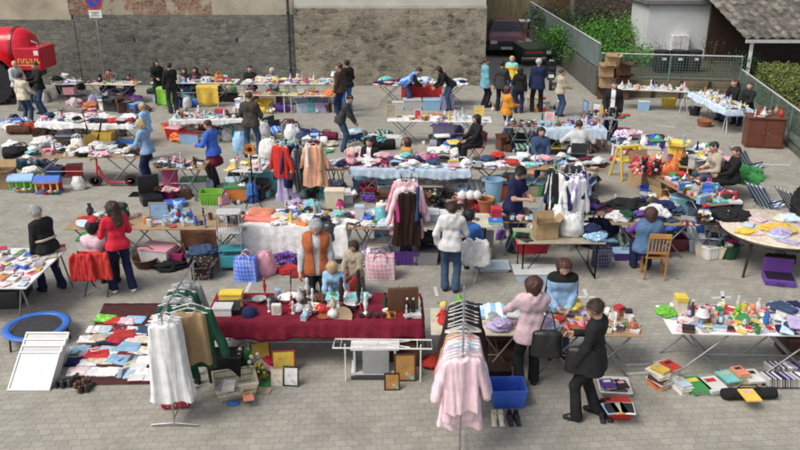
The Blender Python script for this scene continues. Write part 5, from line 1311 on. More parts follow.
t16.cloth('white', 'cloth', .18, .15, .1, 'white cloth over the second-row table at left')
t17 = Table('the white table of small wares in the third row', (170, 120), (243, 119), .85, .74, ('white', 'plastic'), 'x')
t17.cloth('white', 'cloth', .14, .1, .1, 'short white cloth over the wares table by the man from behind')
t18 = Table('the children\'s table by the wall', (84, 84), (134, 85), .7, .7, ('cream', 'wood'), 'x')
t19 = Table('the long back table by the grey wall', (150, 83), (236, 83), .8, .72, ('white', 'paint'), 'x')
t20 = Table('the upper tier of the back shelf stall', (240, 84), (337, 84), .7, .95, ('white', 'paint'), 'trestle', leg_col='light grey')
t20b = Table('the lower tier of the back shelf stall', (238, 95), (336, 96), .5, .62, ('cream', 'wood'), 'plain', leg_col='light grey')
t21 = Table('the red-fronted stall by the wall', (375, 85), (466, 86), .8, .75, ('white', 'plastic'), 'x')
t22 = Table('the sparse table of small wares at centre back', (387, 121), (492, 122), .7, .74, ('white', 'paint'), 'x')
t23 = Table('the blue-clothed table behind the seated man in white', (541, 129), (606, 129), .85, .74, ('white', 'paint'), 'x')
t23.cloth('pale blue', 'cloth', .3, .1, .1, 'pale blue sheet over the table before the man in beige')
t23b = Table('the dark wares table near the orange jacket', (503, 127), (540, 128), .8, .74, ('grey', 'wood'), 'x')
t24 = Table('the crockery table along the garden wall', (618, 89), (690, 92), .75, .74, ('white', 'plastic'), 'trestle', leg_col='light grey')
t25 = Table('the slanting blue-clothed crockery table', (690, 92), (727, 110), .8, .75, ('white', 'plastic'), 'trestle', leg_col='light grey')
t25.cloth('pale blue', 'cloth', .2, .2, .05, 'pale blue cloth over the slanting crockery table')
t26 = Table('the crowded toy table at right', (655, 178), (708, 206), .9, .55, ('tan', 'wood'), 'x')
t27 = Table('the jumbled table left of the round table', (697, 222), (736, 226), .8, .7, ('dark brown', 'wood'), 'x')
# round table
c_ = G(778, 227, .76); rt = empty('round_table', (c_.x, c_.y, 0)); tag(rt, 'round dark-legged table with a pale patterned cover at the right edge', 'table', 'market stall tables')
MB().lathe([(.001, .72), (1.0, .72), (1.02, .74), (1.0, .76), (.001, .76)], 40).build('table_top', M('cream', 'floral', 'pink'), rt, True)
MB().tube([(.98*math.cos(a*math.pi/20), .98*math.sin(a*math.pi/20), .70) for a in range(41)], .03, 6).build('apron', M('dark brown', 'wood'), rt, True)
for k in range(4):
    a = k*math.pi/2 + .65; MB().tube([(.85*math.cos(a), .85*math.sin(a), .72), (.98*math.cos(a), .98*math.sin(a), 0)], [.035, .022], 8).build('leg', M('dark brown', 'wood'), rt, True)
def ringfill(cx, cy, z, r, what, clr, n, place):
    for _ in range(n):
        a, q = random.random()*6.28, r*math.sqrt(random.random()); k = pick(SETS[what]); put(k, (cx+q*math.cos(a), cy+q*math.sin(a), z), random.uniform(-1, 1), random.choice(CLR[clr]), place, random.uniform(.8, 1.1))
ringfill(c_.x, c_.y, .768, .82, 'clothes', 'pink', 17, 'the round table at the right')
# red cloth on the back stall front
fc = t21.cloth('red', 'cloth', .45, 0, .02, 'bright red cloth hanging before the stall by the brown wall', x0=.95, x1=2.35)

# goods laid out on them
RP = random.seed
RP(11)
t12.fill('clothes', 'light', .235, .06, .35); t12b.fill('clothes', 'light', .25, .08, .5)
t14.fill('clothes', 'light', .25, .05, .5); t15.fill('mixed', 'light', .2, .08, .1)
t16.fill('clothes', 'light', .27, .12, .25); t17.fill('wares', 'all', .2, .12)
t17.fill('mixed', 'all', .4, .4)
t18.fill('toys', 'all', .25, .15); t19.fill('mixed', 'all', .26, .1, .2)
t20.fill('mixed', 'pink', .23, .04, .35); t20b.fill('books', 'warm', .2, .05, .3)
t21.fill('clothes', 'light', .28, .15, .3); t22.fill('wares', 'white', .24, .3)
t23.fill('wares', 'all', .22, .1, .1); t23b.fill('wares', 'antique', .2, .05)
t24.fill('white wares', 'white', .16, .03); t24.fill('wares', 'warm', .5, .5)
t25.fill('white wares', 'white', .17, .05)
t26.fill('toys', 'warm', .2, .02, .25); t27.fill('mixed', 'all', .2, .05, .2)
t4.fill('wares', 'all', .21, .15, x0=1.3); t4.fill('clothes', 'light', .3, .3, x0=.2, x1=1.25)
t6.fill('mixed', 'all', .21, .12, .15, x0=.65); t7.fill('mixed', 'all', .2, .05, .2)
t7b.fill('mixed', 'light', .22, .5, x1=1.6, x0=.9); t8.fill('clothes', 'all', .26, .3, .2, avoid=((.25, 1.25),))
t9.fill('clothes', 'dark', .27, .1, .35); t11.fill('clothes', 'dark', .24, .05, .5)
t5.fill('books', 'all', .22, .02); t13.fill('mixed', 'pink', .22, .1, .2)
t2b.fill('clothes', 'pink', .23, .15, .2, x1=.75); t2b.fill('wares', 'white', .17, .1, .2, x0=.62, x1=1.05); t2b.fill('books', 'light', .19, .05, x0=1.0); t2b.fill('wares', 'white', .22, .35, x0=.9)
t2.fill('clothes', 'light', .24, .1, .45, x0=.55)
t3.fill('prints', 'pink', .17, .03, x0=.08, x1=1.5); t3.fill('mixed', 'pink', .2, .45, x0=.3, x1=1.5, z=.775); t3.fill('prints', 'pink', .2, .1, x0=.4, x1=1.5, z=.772); t3.fill('folded', 'blue', .25, 0, .7, x0=1.5); t3.fill('folded', 'blue', .27, 0, .3, x0=1.6, z=.84)
# red table: curios one by one
RP(21)
t1.put('gift_box', .24, .24, 'white', sc=1.7, var=0, second='white', label='white lidded box at the left end of the red-clothed front table')
t1.put('gift_box', .26, .72, 'yellow', sc=(2.1, 1.6, 1.5), var=0, second='yellow', label='yellow box behind the white box on the red-clothed table')
bx = t1.put('cap', .62, .2, 'navy blue', sc=1.2, label='navy blue cap with white lettering beside the white box')
t1.put('table_clock', 1.02, .2, 'white', sc=.9, label='upright white case next to the navy cap on the red cloth')
for x, y, k, c, s_ in ((.7, .6, 'bowl', 'grey', 1), (.9, .5, 'teapot', 'charcoal', 1), (1.1, .62, 'bowl', 'white', 1.2), (1.2, .28, 'mug', 'red', 1.1), (1.32, .3, 'teapot', 'white', .9), (1.3, .62, 'vase', 'white', .9), (1.4, .75, 'figurine', 'white', 1.3), (1.5, .55, 'figurine', 'white', 1), (1.55, .3, 'bowl', 'cream', 1.2),
   (1.62, .65, 'garment_heap', 'brown', .35), (1.8, .62, 'jar', 'cream', 1.1), (1.82, .35, 'vase', 'cream', .9), (1.92, .3, 'candlestick', 'silver', 1), (2.0, .62, 'teapot', 'white', 1.1), (2.1, .45, 'bowl', 'white', 1.2), (2.06, .25, 'mug', 'black', 1.1), (2.22, .6, 'figurine', 'white', 1.2), (1.15, .8, 'plate', 'white', 1),
   (1.45, .12, 'mug', 'white', 1), (1.7, .14, 'plate', 'terracotta', .8), (.75, .82, 'figurine', 'red', 1), (.95, .78, 'jar', 'grey', 1), (2.3, .22, 'figurine', 'white', 1.3), (.45, .5, 'mug', 'grey', 1), (1.95, .82, 'bottle', 'light grey', 1)):
    if x < t1.L-.08: t1.put(k, x, y, c, sc=s_, rz=random.uniform(-.6, .6))
fx = t1.L-.95
t1.put('storage_box', fx-.15, .62, 'white', sc=(1.0, .6, .3), second='turquoise', label='flat white box with turquoise lid behind the carved figures')
for i, x in enumerate((fx-.22, fx+.03)): t1.put('figurine', x, .48, 'dark brown', sc=(1.6, 1.6, 2.3), var=i, mk='wood', label=('left' if i == 0 else 'right') + ' one of two tall dark carved wooden figures on red cloth')
t1.put('plate', fx-.18, .1, 'tan', sc=1.15, tilt=(55, 0), mk='wood', dz=.03, label='round carved wooden plate propped at the red table\'s edge')
for i in range(5): t1.put('toy_car', fx+.08+i*.11, .16, 'dark brown', rz=.2, sc=.8, mk='wood', second='charcoal')
for i in range(4): t1.put('bottle', fx+.42+i*.1, .45+.1*(i % 2), 'charcoal' if i % 2 else 'dark green', sc=.9, second='black')
for i in range(3): t1.put('candlestick', fx+.62+i*.08, .6, 'black', sc=1.1, second='silver')
t1.put('radio', fx+.66, .7, 'black', sc=.8, second='silver', label='black portable radio at the back of the red-clothed table')
t1.put('folded_garment', fx+.50, .22, 'orange', sc=(.5, 1, .6), mk='paint', label='orange case lying open near the red table\'s right end')
for i in range(2): t1.put('bottle', fx+.74+i*.09, .22, 'black', sc=1.0, second='white')
for i in range(3): t1.put('book', fx+.86, .2+.2*i, ['light grey', 'white', 'silver'][i], var=3, sc=.9, second='white', rz=.1)
for i in range(34): put(pick(SETS['wares']+[('toy_car', 1), ('wristwatch', 1)]), t1.at(random.uniform(.4, t1.L-.1), random.uniform(.08, .86)), random.random()*6, random.choice(CLR['antique']), t1.place, random.uniform(.6, 1.0))
# front middle table
t2.put('rag_doll', .18, .32, 'red', rz=math.pi, sc=1.15, second='yellow', label='yellow-haired doll in a red dress on the pale front table')
t2.put('garment_heap', .42, .46, 'lime green', sc=(.32, .32, 1.2), label='bright green fleecy bundle standing beside the red doll')
t2.put('crumpled_garment', .95, .55, 'light blue', sc=1.3, mk='stripe', label='light blue striped garment heaped right of the clothes rail')
t2.put('crumpled_garment', .78, .6, 'pale blue', sc=1.3, label='pale blue rumpled shirt left of the woman in pink')
# front right table
t3.put('gift_box', .28, .62, 'cream', sc=(1.3, 1.5, 1.9), var=2, second='yellow', label='tall cream carton at the left end of the white front-right table')
t3.put('crumpled_garment', .06, .55, 'lime green', sc=.8, label='yellow-green cloth slipping off the white table\'s left end')
t3.put('plush_toy', 1.05, .5, 'lime green', rz=math.pi, sc=.6, label='yellow-green plush toy sitting mid-table at front right')
t3.put('plush_toy', 1.28, .55, 'salmon', rz=math.pi, sc=.65, label='coral-red plush toy beside the yellow-green one')
t3.put('crumpled_garment', 2.0, .03, 'pale pink', sc=1.1, dz=-.02, label='pale pink frilly garment hanging over the white table\'s front edge')
# table left with papers: right part seen beyond the woman in the cap
# centre tables: toasters, tubs, bag
t4.put('backpack', .95, .5, 'charcoal', sc=.8, label='dark grey-blue backpack on the table beside the long-haired woman')
t4.put('vase', .30, .6, 'charcoal', sc=1.2, label='slim dark vase at the table\'s far left')
t4.put('plush_toy', 2.05, .45, 'light blue', sc=1.3, rz=math.pi, label='light blue plush toy standing tall on the table behind the red sweater')
t4.put('teapot', 3.15, .3, 'charcoal', sc=1.3, label='charcoal teapot among the wares near the blue clothes bin')
t6.put('folded_garment', .32, .35, 'salmon', sc=(2.4, 1.3, 1.3), label='salmon-orange folded quilt on the left of the white-clothed table')
t6.put('folded_garment', .30, .62, 'salmon', sc=(2.3, 1.1, 2.0), label='second salmon-orange quilt behind the first on the white cloth')
t6.put('handbag', 1.62, .05, 'charcoal', sc=1.3, dz=-.28, label='dark handbag hanging at the front of the white sheet')
t7.put('storage_box', .2, .4, 'light grey', sc=(.3, .4, .9), second='pale blue', label='tall translucent container right of the orange-vest man')
t7.put('jar', .62, .4, 'turquoise', sc=2.6, label='squat turquoise lidded pot on the wooden table')
t7b.put('storage_box', .25, .35, 'pale blue', sc=(.75, .8, .5), second='white', label='clear pale blue box beside the black coat')
t7b.put('storage_box', .55, .45, 'lime green', sc=(.6, .7, .35), second='white', label='pale box with green base on the light wooden table')
t7b.put('gift_box', 1.58, .45, 'red', sc=1.6, var=2, second='red', label='bright red carton right of the dark ponytail')
t7b.put('gift_box', 1.55, .2, 'turquoise', sc=1.2, var=1, second='blue', label='turquoise case in front of the red carton')
t8.put('cardboard_box', .52, .28, 'tan', rz=.12, sc=(.88, .8, 1.0), label='open brown cardboard box standing on the small table')
t8.put('plastic_bag', 1.02, .36, 'white', sc=(1.4, 1.3, 1.1), var=1, label='big white bulging plastic bag right of the cardboard box')
t8.put('plastic_bag', .85, .66, 'white', sc=1.2, var=2, label='white plastic bag behind the cardboard box')
t9.put('crumpled_garment', .92, .45, 'white', sc=1.5, label='white blouse heaped right of the woman in denim')
t9.put('crumpled_garment', .18, .25, 'white', sc=1.3, label='white round bundle left of the woman in denim')
t9.put('garment_heap', .45, .75, 'black', sc=(1.2, .8, .9), label='large black garment bag behind the woman in denim')
ad = t27.put('crumpled_garment', .6, .3, 'black', sc=1.6, label='black jacket spread on the jumbled table')
t17.put('gift_box', .3, .6, 'red', sc=1.2, second='white'); t20.put('table_lamp', 3.2, .3, 'white', sc=1.0, second='orange', label='white-shaded lamp at the right end of the back shelf stall')
t20b.put('garment_heap', 3.15, .2, 'orange', sc=.6, label='orange bundle at the right end of the shelf stall')
t12.put('handbag', 1.9, .35, 'magenta', sc=.9); t12.put('backpack', .0, .2, 'pink', sc=.8, label='pink and dark backpack left end of the blue-clothed table')
RP(31)
for t_, n_ in ((t14, 0), (t16, 5), (t17, 7), (t19, 6), (t20b, 8), (t12, 9), (t12b, 8), (t6, 0), (t7b, 6), (t15, 2), (t4, 4), (t9, 4), (t23, 5), (t23b, 4), (t27, 5), (t11, 3), (t18, 5), (t7, 2), (t22, 2), (t13, 5)):
    t_.under(UNDER, 'dark' if t_ in (t9, t7b, t23b, t11) else 'all', n_)

# coloured fronts of the back stalls
def curtain(px0, px1, py, zt, h, d, color, label):
    a, b_ = G(px0, py, zt), G(px1, py, zt); L = (b_-a).length
    m_ = MB(); n = 30; m_.grid(lambda u, v: Vector((u*L, -.02+.035*math.sin(u*L*14)*(.2+v), -v*h+.02*math.sin(u*9)*v)), n, 8)
    m_.grid(lambda u, v: Vector((u*L, .3*v, .004+.0*u)), n, 3)
    o = m_.build('cloth_front', M(color, 'cloth'), None, True); o.location = a; o.rotation_euler.z = math.atan2(b_.y-a.y, b_.x-a.x); o.modifiers.new('t', 'SOLIDIFY').thickness = .006
    tag(o, label, 'cloth')
curtain(156, 171, 88, .74, .62, 0, 'lime green', 'bright green cloth hanging from the back table by the wall'); curtain(196, 218, 86, .74, .68, 0, 'yellow', 'yellow cloth hanging from the back table near the wall')
curtain(180, 216, 229.5, .72, .5, 0, 'brown', 'brown cloth hanging beneath the wares table by the cage tower')

# ------------------------------------------------------------------ things standing on the ground
RP(41)
def g(kind, px, py, color, label, rz=0.0, **k):
    p = G(px, py, .003); p.z = k.pop('z', .003); return put(kind, p, rz, color, '', label=label, **k)
# front left: trampoline, white panels, clothes blanket
c_ = G(37, 327, .2); tr = empty('trampoline', (c_.x, c_.y, 0)); tag(tr, 'small round trampoline with a blue rim pad', 'trampoline')
MB().grid(lambda u, v: Vector(((.34+.12*v)*math.cos(u*6.2832), (.34+.12*v)*math.sin(u*6.2832), .225+.02*math.sin(v*3.14))), 48, 4).build('rim_pad', M('blue', 'plastic'), tr, True).modifiers.new('t', 'SOLIDIFY').thickness = .02
MB().lathe([(.34, .205), (.001, .2)], 40).build('jumping_mat', M('charcoal', 'cloth'), tr, True)
for k in range(6): a = k*1.047; MB().tube([(.43*math.cos(a), .43*math.sin(a), .2), (.45*math.cos(a), .45*math.sin(a), 0)], .014, 8).build('leg', M('charcoal', 'metal'), tr, True)
tr.scale = (1.08, 1.08, 1)
def white_panel(px0, px1, py, hgt, tilt, label, k):
    a, b_ = G(px0, py), G(px1, py); a.y += k*.05; b_.y += k*.05; a.x -= k*.012; L = (b_-a).length; ang = math.atan2((b_-a).y, (b_-a).x)
    r_ = empty('framed_panel', (a.x, a.y, 0), ang); tag(r_, label, 'panel', 'white framed panels')
    T = Matrix.Rotation(R(-tilt), 4, 'X'); m_ = M('white', 'plastic')
    f = MB().rbox(0, L, -.018, .018, 0, .03, .006, T).rbox(0, L, -.018, .018, hgt-.03, hgt, .006, T).rbox(0, .03, -.018, .018, .031, hgt-.031, .006, T).rbox(L-.03, L, -.018, .018, .031, hgt-.031, .006, T); f.build('frame', m_, r_)
    MB().box(.034, L-.034, -.004, .004, .034, hgt-.034, T).build('pane', M('light grey', 'plastic') if k else M((.66, .70, .70), 'plastic'), r_)
    e = MB(); e.lathe([(.10, -.006), (.11, -.006), (.11, .0), (.10, .0)], 20, T=T @ Matrix.Translation((L/2, -.006, hgt*.55)) @ Matrix.Rotation(R(90), 4, 'X')).build('moulded_oval', m_, r_, True)
for k in range(4):
    white_panel(7+k*1.5, 50+k*1.5, 391-k*2.4, .60+.035*k, 57-1.5*k, ['frontmost of the four white framed panels leaning by the trampoline', 'second white framed panel from the front, leaning by the trampoline', 'third white framed panel from the front, leaning by the trampoline', 'rearmost of the four white framed panels leaning by the trampoline'][k], k)
def sheet(corners, color, label, name='blanket', mk='cloth'):
    c = [G(*p_) for p_ in corners]; b = MB()
    b.grid(lambda u, v: (c[0]*(1-u)+c[1]*u)*(1-v)+(c[3]*(1-u)+c[2]*u)*v + Vector((0, 0, .006+.007*abs(math.sin(u*13+v*7)*math.sin(v*11)))), 26, 20)
    o = b.build(name, M(color, mk), None, True); o.modifiers.new('t', 'SOLIDIFY').thickness = .004; tag(o, label, name); return o
PAL['maroon'] = (.085, .032, .028); sheet([(68, 386), (172, 384), (168, 304), (104, 304)], 'maroon', 'dark maroon blanket spread on the paving under folded clothes')
cols = ['light grey', 'white', 'pale blue', 'denim blue', 'white', 'cream', 'navy blue', 'red', 'pale pink', 'light blue', 'beige', 'grey', 'lime green', 'dark red', 'white', 'pale blue', 'grey', 'white']
rows = [(321, 100, 142), (331, 92, 150), (341, 84, 150), (352, 76, 152), (363, 72, 152), (374, 72, 150)]
for ri, (py, xa_, xb_) in enumerate(rows):
    n = [4, 7, 7, 8, 8, 8][ri]
    for i in range(n):
        p_ = G(xa_+(xb_-xa_)*(i+.5)/n+random.uniform(-2, 2), py+random.uniform(-2, 2)); p_.z = .02
        put('folded_garment', p_, random.uniform(-.2, .2), random.choice(cols), 'the maroon blanket', random.uniform(.85, 1.05), var=random.choice([0, 3, 6, 0, 2]), mk=random.choice(['cloth']*4+['floral', 'stripe', 'print']))
def marked(px, py, color, label, rz, sw=True):
    p_ = G(px, py); p_.z = .045; o = put('folded_garment', p_, rz, color, '', label=label, sc=1.1, var=0, mk='cloth')
    return o, p_
o, p_ = marked(98, 357, 'red', 'red folded shirt with a white curved tick on the maroon blanket', .1)
sw = MB(); pts_t = [(-.09, .03), (-.07, .0), (-.045, -.02), (-.01, -.015), (.05, .02), (.10, .055)]; pts_b = [(-.09, .03), (-.085, -.02), (-.055, -.045), (-.01, -.04), (.05, .005), (.10, .055)]
for i in range(5): sw.add([(pts_t[i][0], pts_t[i][1], 0), (pts_t[i+1][0], pts_t[i+1][1], 0), (pts_b[i+1][0], pts_b[i+1][1], 0), (pts_b[i][0], pts_b[i][1], 0)], [(3, 2, 1, 0)])
so_ = sw.build('curved_tick', M('white', 'paint'), o); so_.location = (0, 0, .0705)
marked(129, 350, 'light blue', 'light blue and white folded garment right of the red ticked shirt', -.1); marked(124, 337, 'red', 'red folded shirt near the blanket\'s middle right', .2)
for px, py, c in ((137, 379, 'dark red'), (152, 379, 'dark red'), (139, 368, 'dark red')): put('gift_box', G(px, py, .02), random.uniform(-.1, .1), c, 'the maroon blanket\'s near right corner', (1, 1, .5), second='white', var=1)
k = 0
for px, py, c in ((61, 384, 'black'), (66, 384, 'black'), (72, 383, 'charcoal'), (77, 386, 'brown'), (84, 389, 'dark brown'), (90, 388, 'dark brown'), (76, 379, 'black'), (86, 382, 'brown')):
    put('shoe', G(px, py, .012), random.uniform(-.6, .3), c, 'the shoe row in front of the blanket', .95)
for i, (px, py) in enumerate(((170, 408), (182, 407))): g('holdall', px, py, 'red', ['red and white patterned bag under the white garment covers, left one', 'red patterned bag under the white garment covers, right one'][i], .1, mk='print', sc=(.28, .55, .9))
# rail with white garment bags and a brown-green vest
a, b_ = G(161, 314, 1.62), G(183, 279, 1.62); a.z = b_.z = 0; b_ = a + (b_-a).normalized()*1.5
clothes_rail(a, b_, 1.62, 'chrome clothes rail with white garment covers beside the maroon blanket')
dr = (b_-a).normalized(); ra = math.atan2(dr.y, dr.x) - math.pi/2
def hang_on(a, dr, t, h, color, noun, place, cut, ra, **k): 
    p_ = a + dr*t; p_.z = h - .085*k.get('sc', 1); return hanging(p_, ra + random.uniform(-.12, .12), color, noun, place, cut, **k)
for i, t in enumerate((.0, .06, .14, .2)): hang_on(a, dr, t, 1.62, 'white', 'garment cover', 'the chrome rail', 'cover', ra, sc=1.05, label=['front', 'second', 'third', 'fourth'][i] + ' white garment cover on the chrome rail by the blanket')
hang_on(a, dr, .5, 1.62, 'dark green', 'coat', '', 'coat', ra, sc=1.05, label='dark green coat hanging behind the brown vest on the chrome rail')
p_ = a + dr*.38 + Vector((.22, 0, 0)); p_.z = 1.5; hanging(p_, ra, 'tan', 'vest', '', 'vest', sc=1.25, label='tan suede vest with green edging on the chrome rail')
p_ = a + dr*.45 + Vector((.24, 0, 0)); p_.z = 1.53; hanging(p_, ra, 'dark green', 'vest', '', 'shirt', sc=1.3, label='dark green jacket behind the tan vest')
for t in (.7, .9, 1.1): hang_on(a, dr, t, 1.62, random.choice(['beige', 'grey', 'dark green', 'cream']), 'jacket', 'the chrome rail', 'shirt', ra)
for px, py, c in ((186, 388, 'black'), (193, 382, 'black'), (190, 374, 'charcoal')): put('boot', G(px, py, .003), 1.2, c, 'the ground right of the white garment covers', 1.0)
# under and before the red table
g('storage_box', 233, 356, 'black', 'upper black case under the left end of the red table', .05, sc=(.62, .7, 1.3), second='black', z=.42)
g('storage_box', 227, 378, 'black', 'big black case standing at the left under the red table', .02, sc=(.8, .7, 1.25), second='black')
g('laundry_basket', 236, 391, 'cream', 'cream wicker tray basket full of papers before the red table', .3, sc=(1.15, 1.25, 1.1))
for i in range(9): put('book', G(233+random.uniform(-8, 9), 388+random.uniform(-4, 3), .06+.025*i), random.uniform(-.6, .9), random.choice(['white', 'light grey', 'cream', 'grey']), 'the cream basket', .95)
for i in range(5): put('book', G(248, 397, .003 + .03*i), .35+random.uniform(-.1, .1), ['tan', 'white', 'orange', 'beige', 'salmon'][i], 'the book pile beside the cream basket', 1.05, var=1)
g('crumpled_garment', 233, 404, 'blue', 'small blue-violet crumpled pouch before the cream basket', 0, sc=.42)
g('potted_flower', 248, 376, 'cream', 'potted plant with cream flowers by the cream basket', 0, sc=1.1)
g('potted_flower', 259, 381, 'yellow', 'potted plant with small yellow flowers behind the books', 0, sc=.7)
g('picture_frame', 277, 386, 'cream', 'light upright picture with a cream frame before the red table', -.05, var=0, sc=(.55, 1, .62), tilt=(-12, 0), second='cream')
g('picture_frame', 291, 386, 'black', 'dark upright plate picture right of the cream-framed one', -.1, var=1, sc=(.6, 1, .62), tilt=(-12, 0), second='white')
g('picture_frame', 284, 372, 'red', 'red-framed picture leaning under the red table', .1, var=2, sc=.8, tilt=(-15, 0), second='yellow')
g('picture_frame', 262, 366, 'dark red', 'dark red framed picture at the back under the red table', .3, var=1, sc=.8, tilt=(-18, 0))
for i in range(9): put(random.choice(['book', 'gift_box', 'book', 'crumpled_garment']), G(random.uniform(252, 280), random.uniform(362, 378), .003), random.uniform(-1, 1), random.choice(['red', 'dark red', 'green', 'white', 'brown', 'black']), 'the ground under the red table', .9)
g('book', 264, 391, 'beige', 'thin beige booklet lying flat before the red table', 1.4); g('book', 259, 386, 'green', 'green booklet next to the beige one before the red table', 1.2)
# white metal stand with a glass door and a folded white frame on top
c_ = G(375, 379); r_ = empty('white_cabinet', c_, 0); tag(r_, 'small white metal cabinet with a grey glass front standing under the red table', 'cabinet'); wm = M('white', 'plastic')
MB().rbox(-.34, .34, 0, .36, .06, .10, .006).rbox(-.30, -.27, 0, .36, .101, .46, .004).rbox(.27, .30, 0, .36, .101, .46, .004).rbox(-.30, .30, .33, .36, .101, .46, .004).build('carcass', wm, r_)
MB().rbox(-.34, .34, -.01, .38, .461, .49, .006).build('top', wm, r_); MB().rbox(-.17, .20, -.012, .0, .105, .455, .003).build('glass_door', M('grey', 'gloss'), r_); MB().rbox(-.34, .34, -.03, 0, .0, .055, .01).build('base', M('charcoal', 'plastic'), r_)
a = G(333, 348, .62); b_ = G(432, 349, .62); r_ = empty('drying_rack', (a.x, a.y, 0), math.atan2(b_.y-a.y, b_.x-a.x)); L = (b_-a).length; tag(r_, 'long folded white drying frame lying level before the red table', 'drying rack')
MB().tube([(0, 0, .62), (L, 0, .62), (L, .28, .60), (0, .28, .60), (0, 0, .62)], .013, 8).build('frame', wm, r_, True)
MB().tube([(.4, .05, .61), (L-.3, .24, .61)], .009, 6).tube([(.4, .24, .61), (L-.3, .05, .61)], .009, 6).build('cross_rods', wm, r_, True)
for x in (.15, L-.15): MB().tube([(x, .14, .6), (x, .16, 0)], .012, 8).build('leg', wm, r_, True); 
for x in (.1, .35, .6, .9, 1.15): MB().tube([(x, 0, .632), (x, .28, .612)], .005, 6).build('rod', wm, r_, True)
g('picture_frame', 392, 390, 'dark brown', 'dark-framed picture of a golden scene leaning by the white cabinet', .02, var=0, sc=(.72, 1, .62), tilt=(-10, 0), second='mustard')
g('picture_frame', 405, 381, 'brown', 'larger brown-framed picture behind the dark-framed one', .02, var=1, sc=(.85, 1, .9), tilt=(-8, 0), second='mustard')
g('suitcase', 404, 362, 'brown', 'brown leather suitcase behind the framed pictures under the red table', .1, sc=(.7, .7, 2.2), second='brown')
g('crumpled_garment', 436, 364, 'red', 'red cloth end lying on the paving right of the red table', .3, sc=1.1)
# front rail seen end on
a, b_ = G(463, 346, 1.62), G(464, 300, 1.62); a.z = b_.z = 0
b_ = a + (b_-a).normalized()*1.45; clothes_rail(a, b_, 1.62, 'chrome clothes rail of pink shirts and black jackets seen end on'); dr = (b_-a).normalized(); ra = 0
seq = [('pale pink', 'shirt', 'shirt', 'cloth'), ('pale pink', 'blouse', 'long_shirt', 'cloth'), ('pale pink', 'shirt', 'long_shirt', 'cloth'), ('lilac', 'blouse', 'shirt', 'cloth'), ('pale blue', 'shirt', 'shirt', 'stripe'), ('white', 'shirt', 'shirt', 'cloth'), ('pale blue', 'blouse', 'shirt', 'cloth'), ('salmon', 'blouse', 'shirt', 'cloth'), ('tan', 'shirt', 'shirt', 'cloth'),
       ('dark brown', 'jacket', 'coat', 'cloth'), ('black', 'jacket', 'coat', 'cloth'), ('dark brown', 'coat', 'coat', 'cloth'), ('black', 'coat', 'coat', 'cloth'), ('dark brown', 'jacket', 'coat', 'cloth'), ('black', 'jacket', 'long_shirt', 'cloth'), ('charcoal', 'coat', 'coat', 'cloth')]
ts = [-.04, .03, .10, .17, .23, .29, .35, .42, .50, .68, .78, .88, .98, 1.08, 1.2, 1.32]
for (c, nn_, cut, mk), t in zip(seq, ts): hang_on(a, dr, t, 1.62, c, nn_, 'the end-on front rail', cut, ra + random.uniform(-.2, .2), mk=mk, sc=random.uniform(.98, 1.1) if t < .5 else 1.0)
for t in (.57, .61):
    p_ = a + dr*t; p_.z = 1.54; r_ = bpy.data.objects.new('coat_hanger', _pc['hanger']); COL.objects.link(r_); r_.location = p_; r_.rotation_euler.z = .1*t
    r_.scale = (1.15, 1.15, 1.15); r_.material_slots[0].link = 'OBJECT'; r_.material_slots[0].material = M('white', 'plastic'); tag(r_, 'empty white coat hanger on the end-on front rail', 'hanger', 'empty hangers')
g('plastic_crate', 507, 402, 'blue', 'blue plastic crate of books before the woman in pink', .03, sc=(.82, .95, 1.1))
for i in range(6): put('book', G(499+i*3.2, 397, .16), 1.5+random.uniform(-.1, .1), ['white', 'light blue', 'black', 'navy blue', 'white', 'grey'][i], 'the blue crate of books', .85, var=1, tilt=(0, 70))
for i, (px, c) in enumerate(((494, 'cream'), (501, 'cream'), (510, 'black'), (517, 'black'))): put('shoe', G(px, 421, .003), math.pi+random.uniform(-.08, .08), c, 'the paving before the blue crate', 1.0)
g('suitcase', 504, 362, 'brown', 'brown case under the pale front table by the blue crate', .0, sc=(.75, .6, 1.6), second='brown'); g('storage_box', 497, 385, 'dark brown', 'dark brown box just behind the blue crate', .0, sc=(.6, .5, .9), second='dark brown')
g('garment_heap', 492, 350, 'black', 'black garment heap under the pale front table', 0, sc=(1.1, .7, 1.2))
g('storage_box', 617, 415, 'red', 'red box with discs on its lid beside the woman in black', .03, sc=(.52, .62, .62), second='red')
for i in range(3): put('disc_case', G(611+i*8, 409, .21), random.uniform(-.2, .2), ['light blue', 'orange', 'white'][i], 'the red box by the woman in black', 1.3)
g('boot', 602, 418, 'black', 'left black boot standing beside the red box', math.pi-.1, sc=1.1); g('boot', 608, 417, 'black', 'right black boot standing beside the red box', math.pi, sc=1.1)
g('laundry_basket', 614, 389, 'white', 'shallow white tray holding dark prints behind the red box', -.1, sc=(.85, 1.1, .35))
for i in range(3): put('book', G(608+i*7, 386, .04), .1, ['purple', 'black', 'dark brown'][i], 'the shallow white tray', 1)
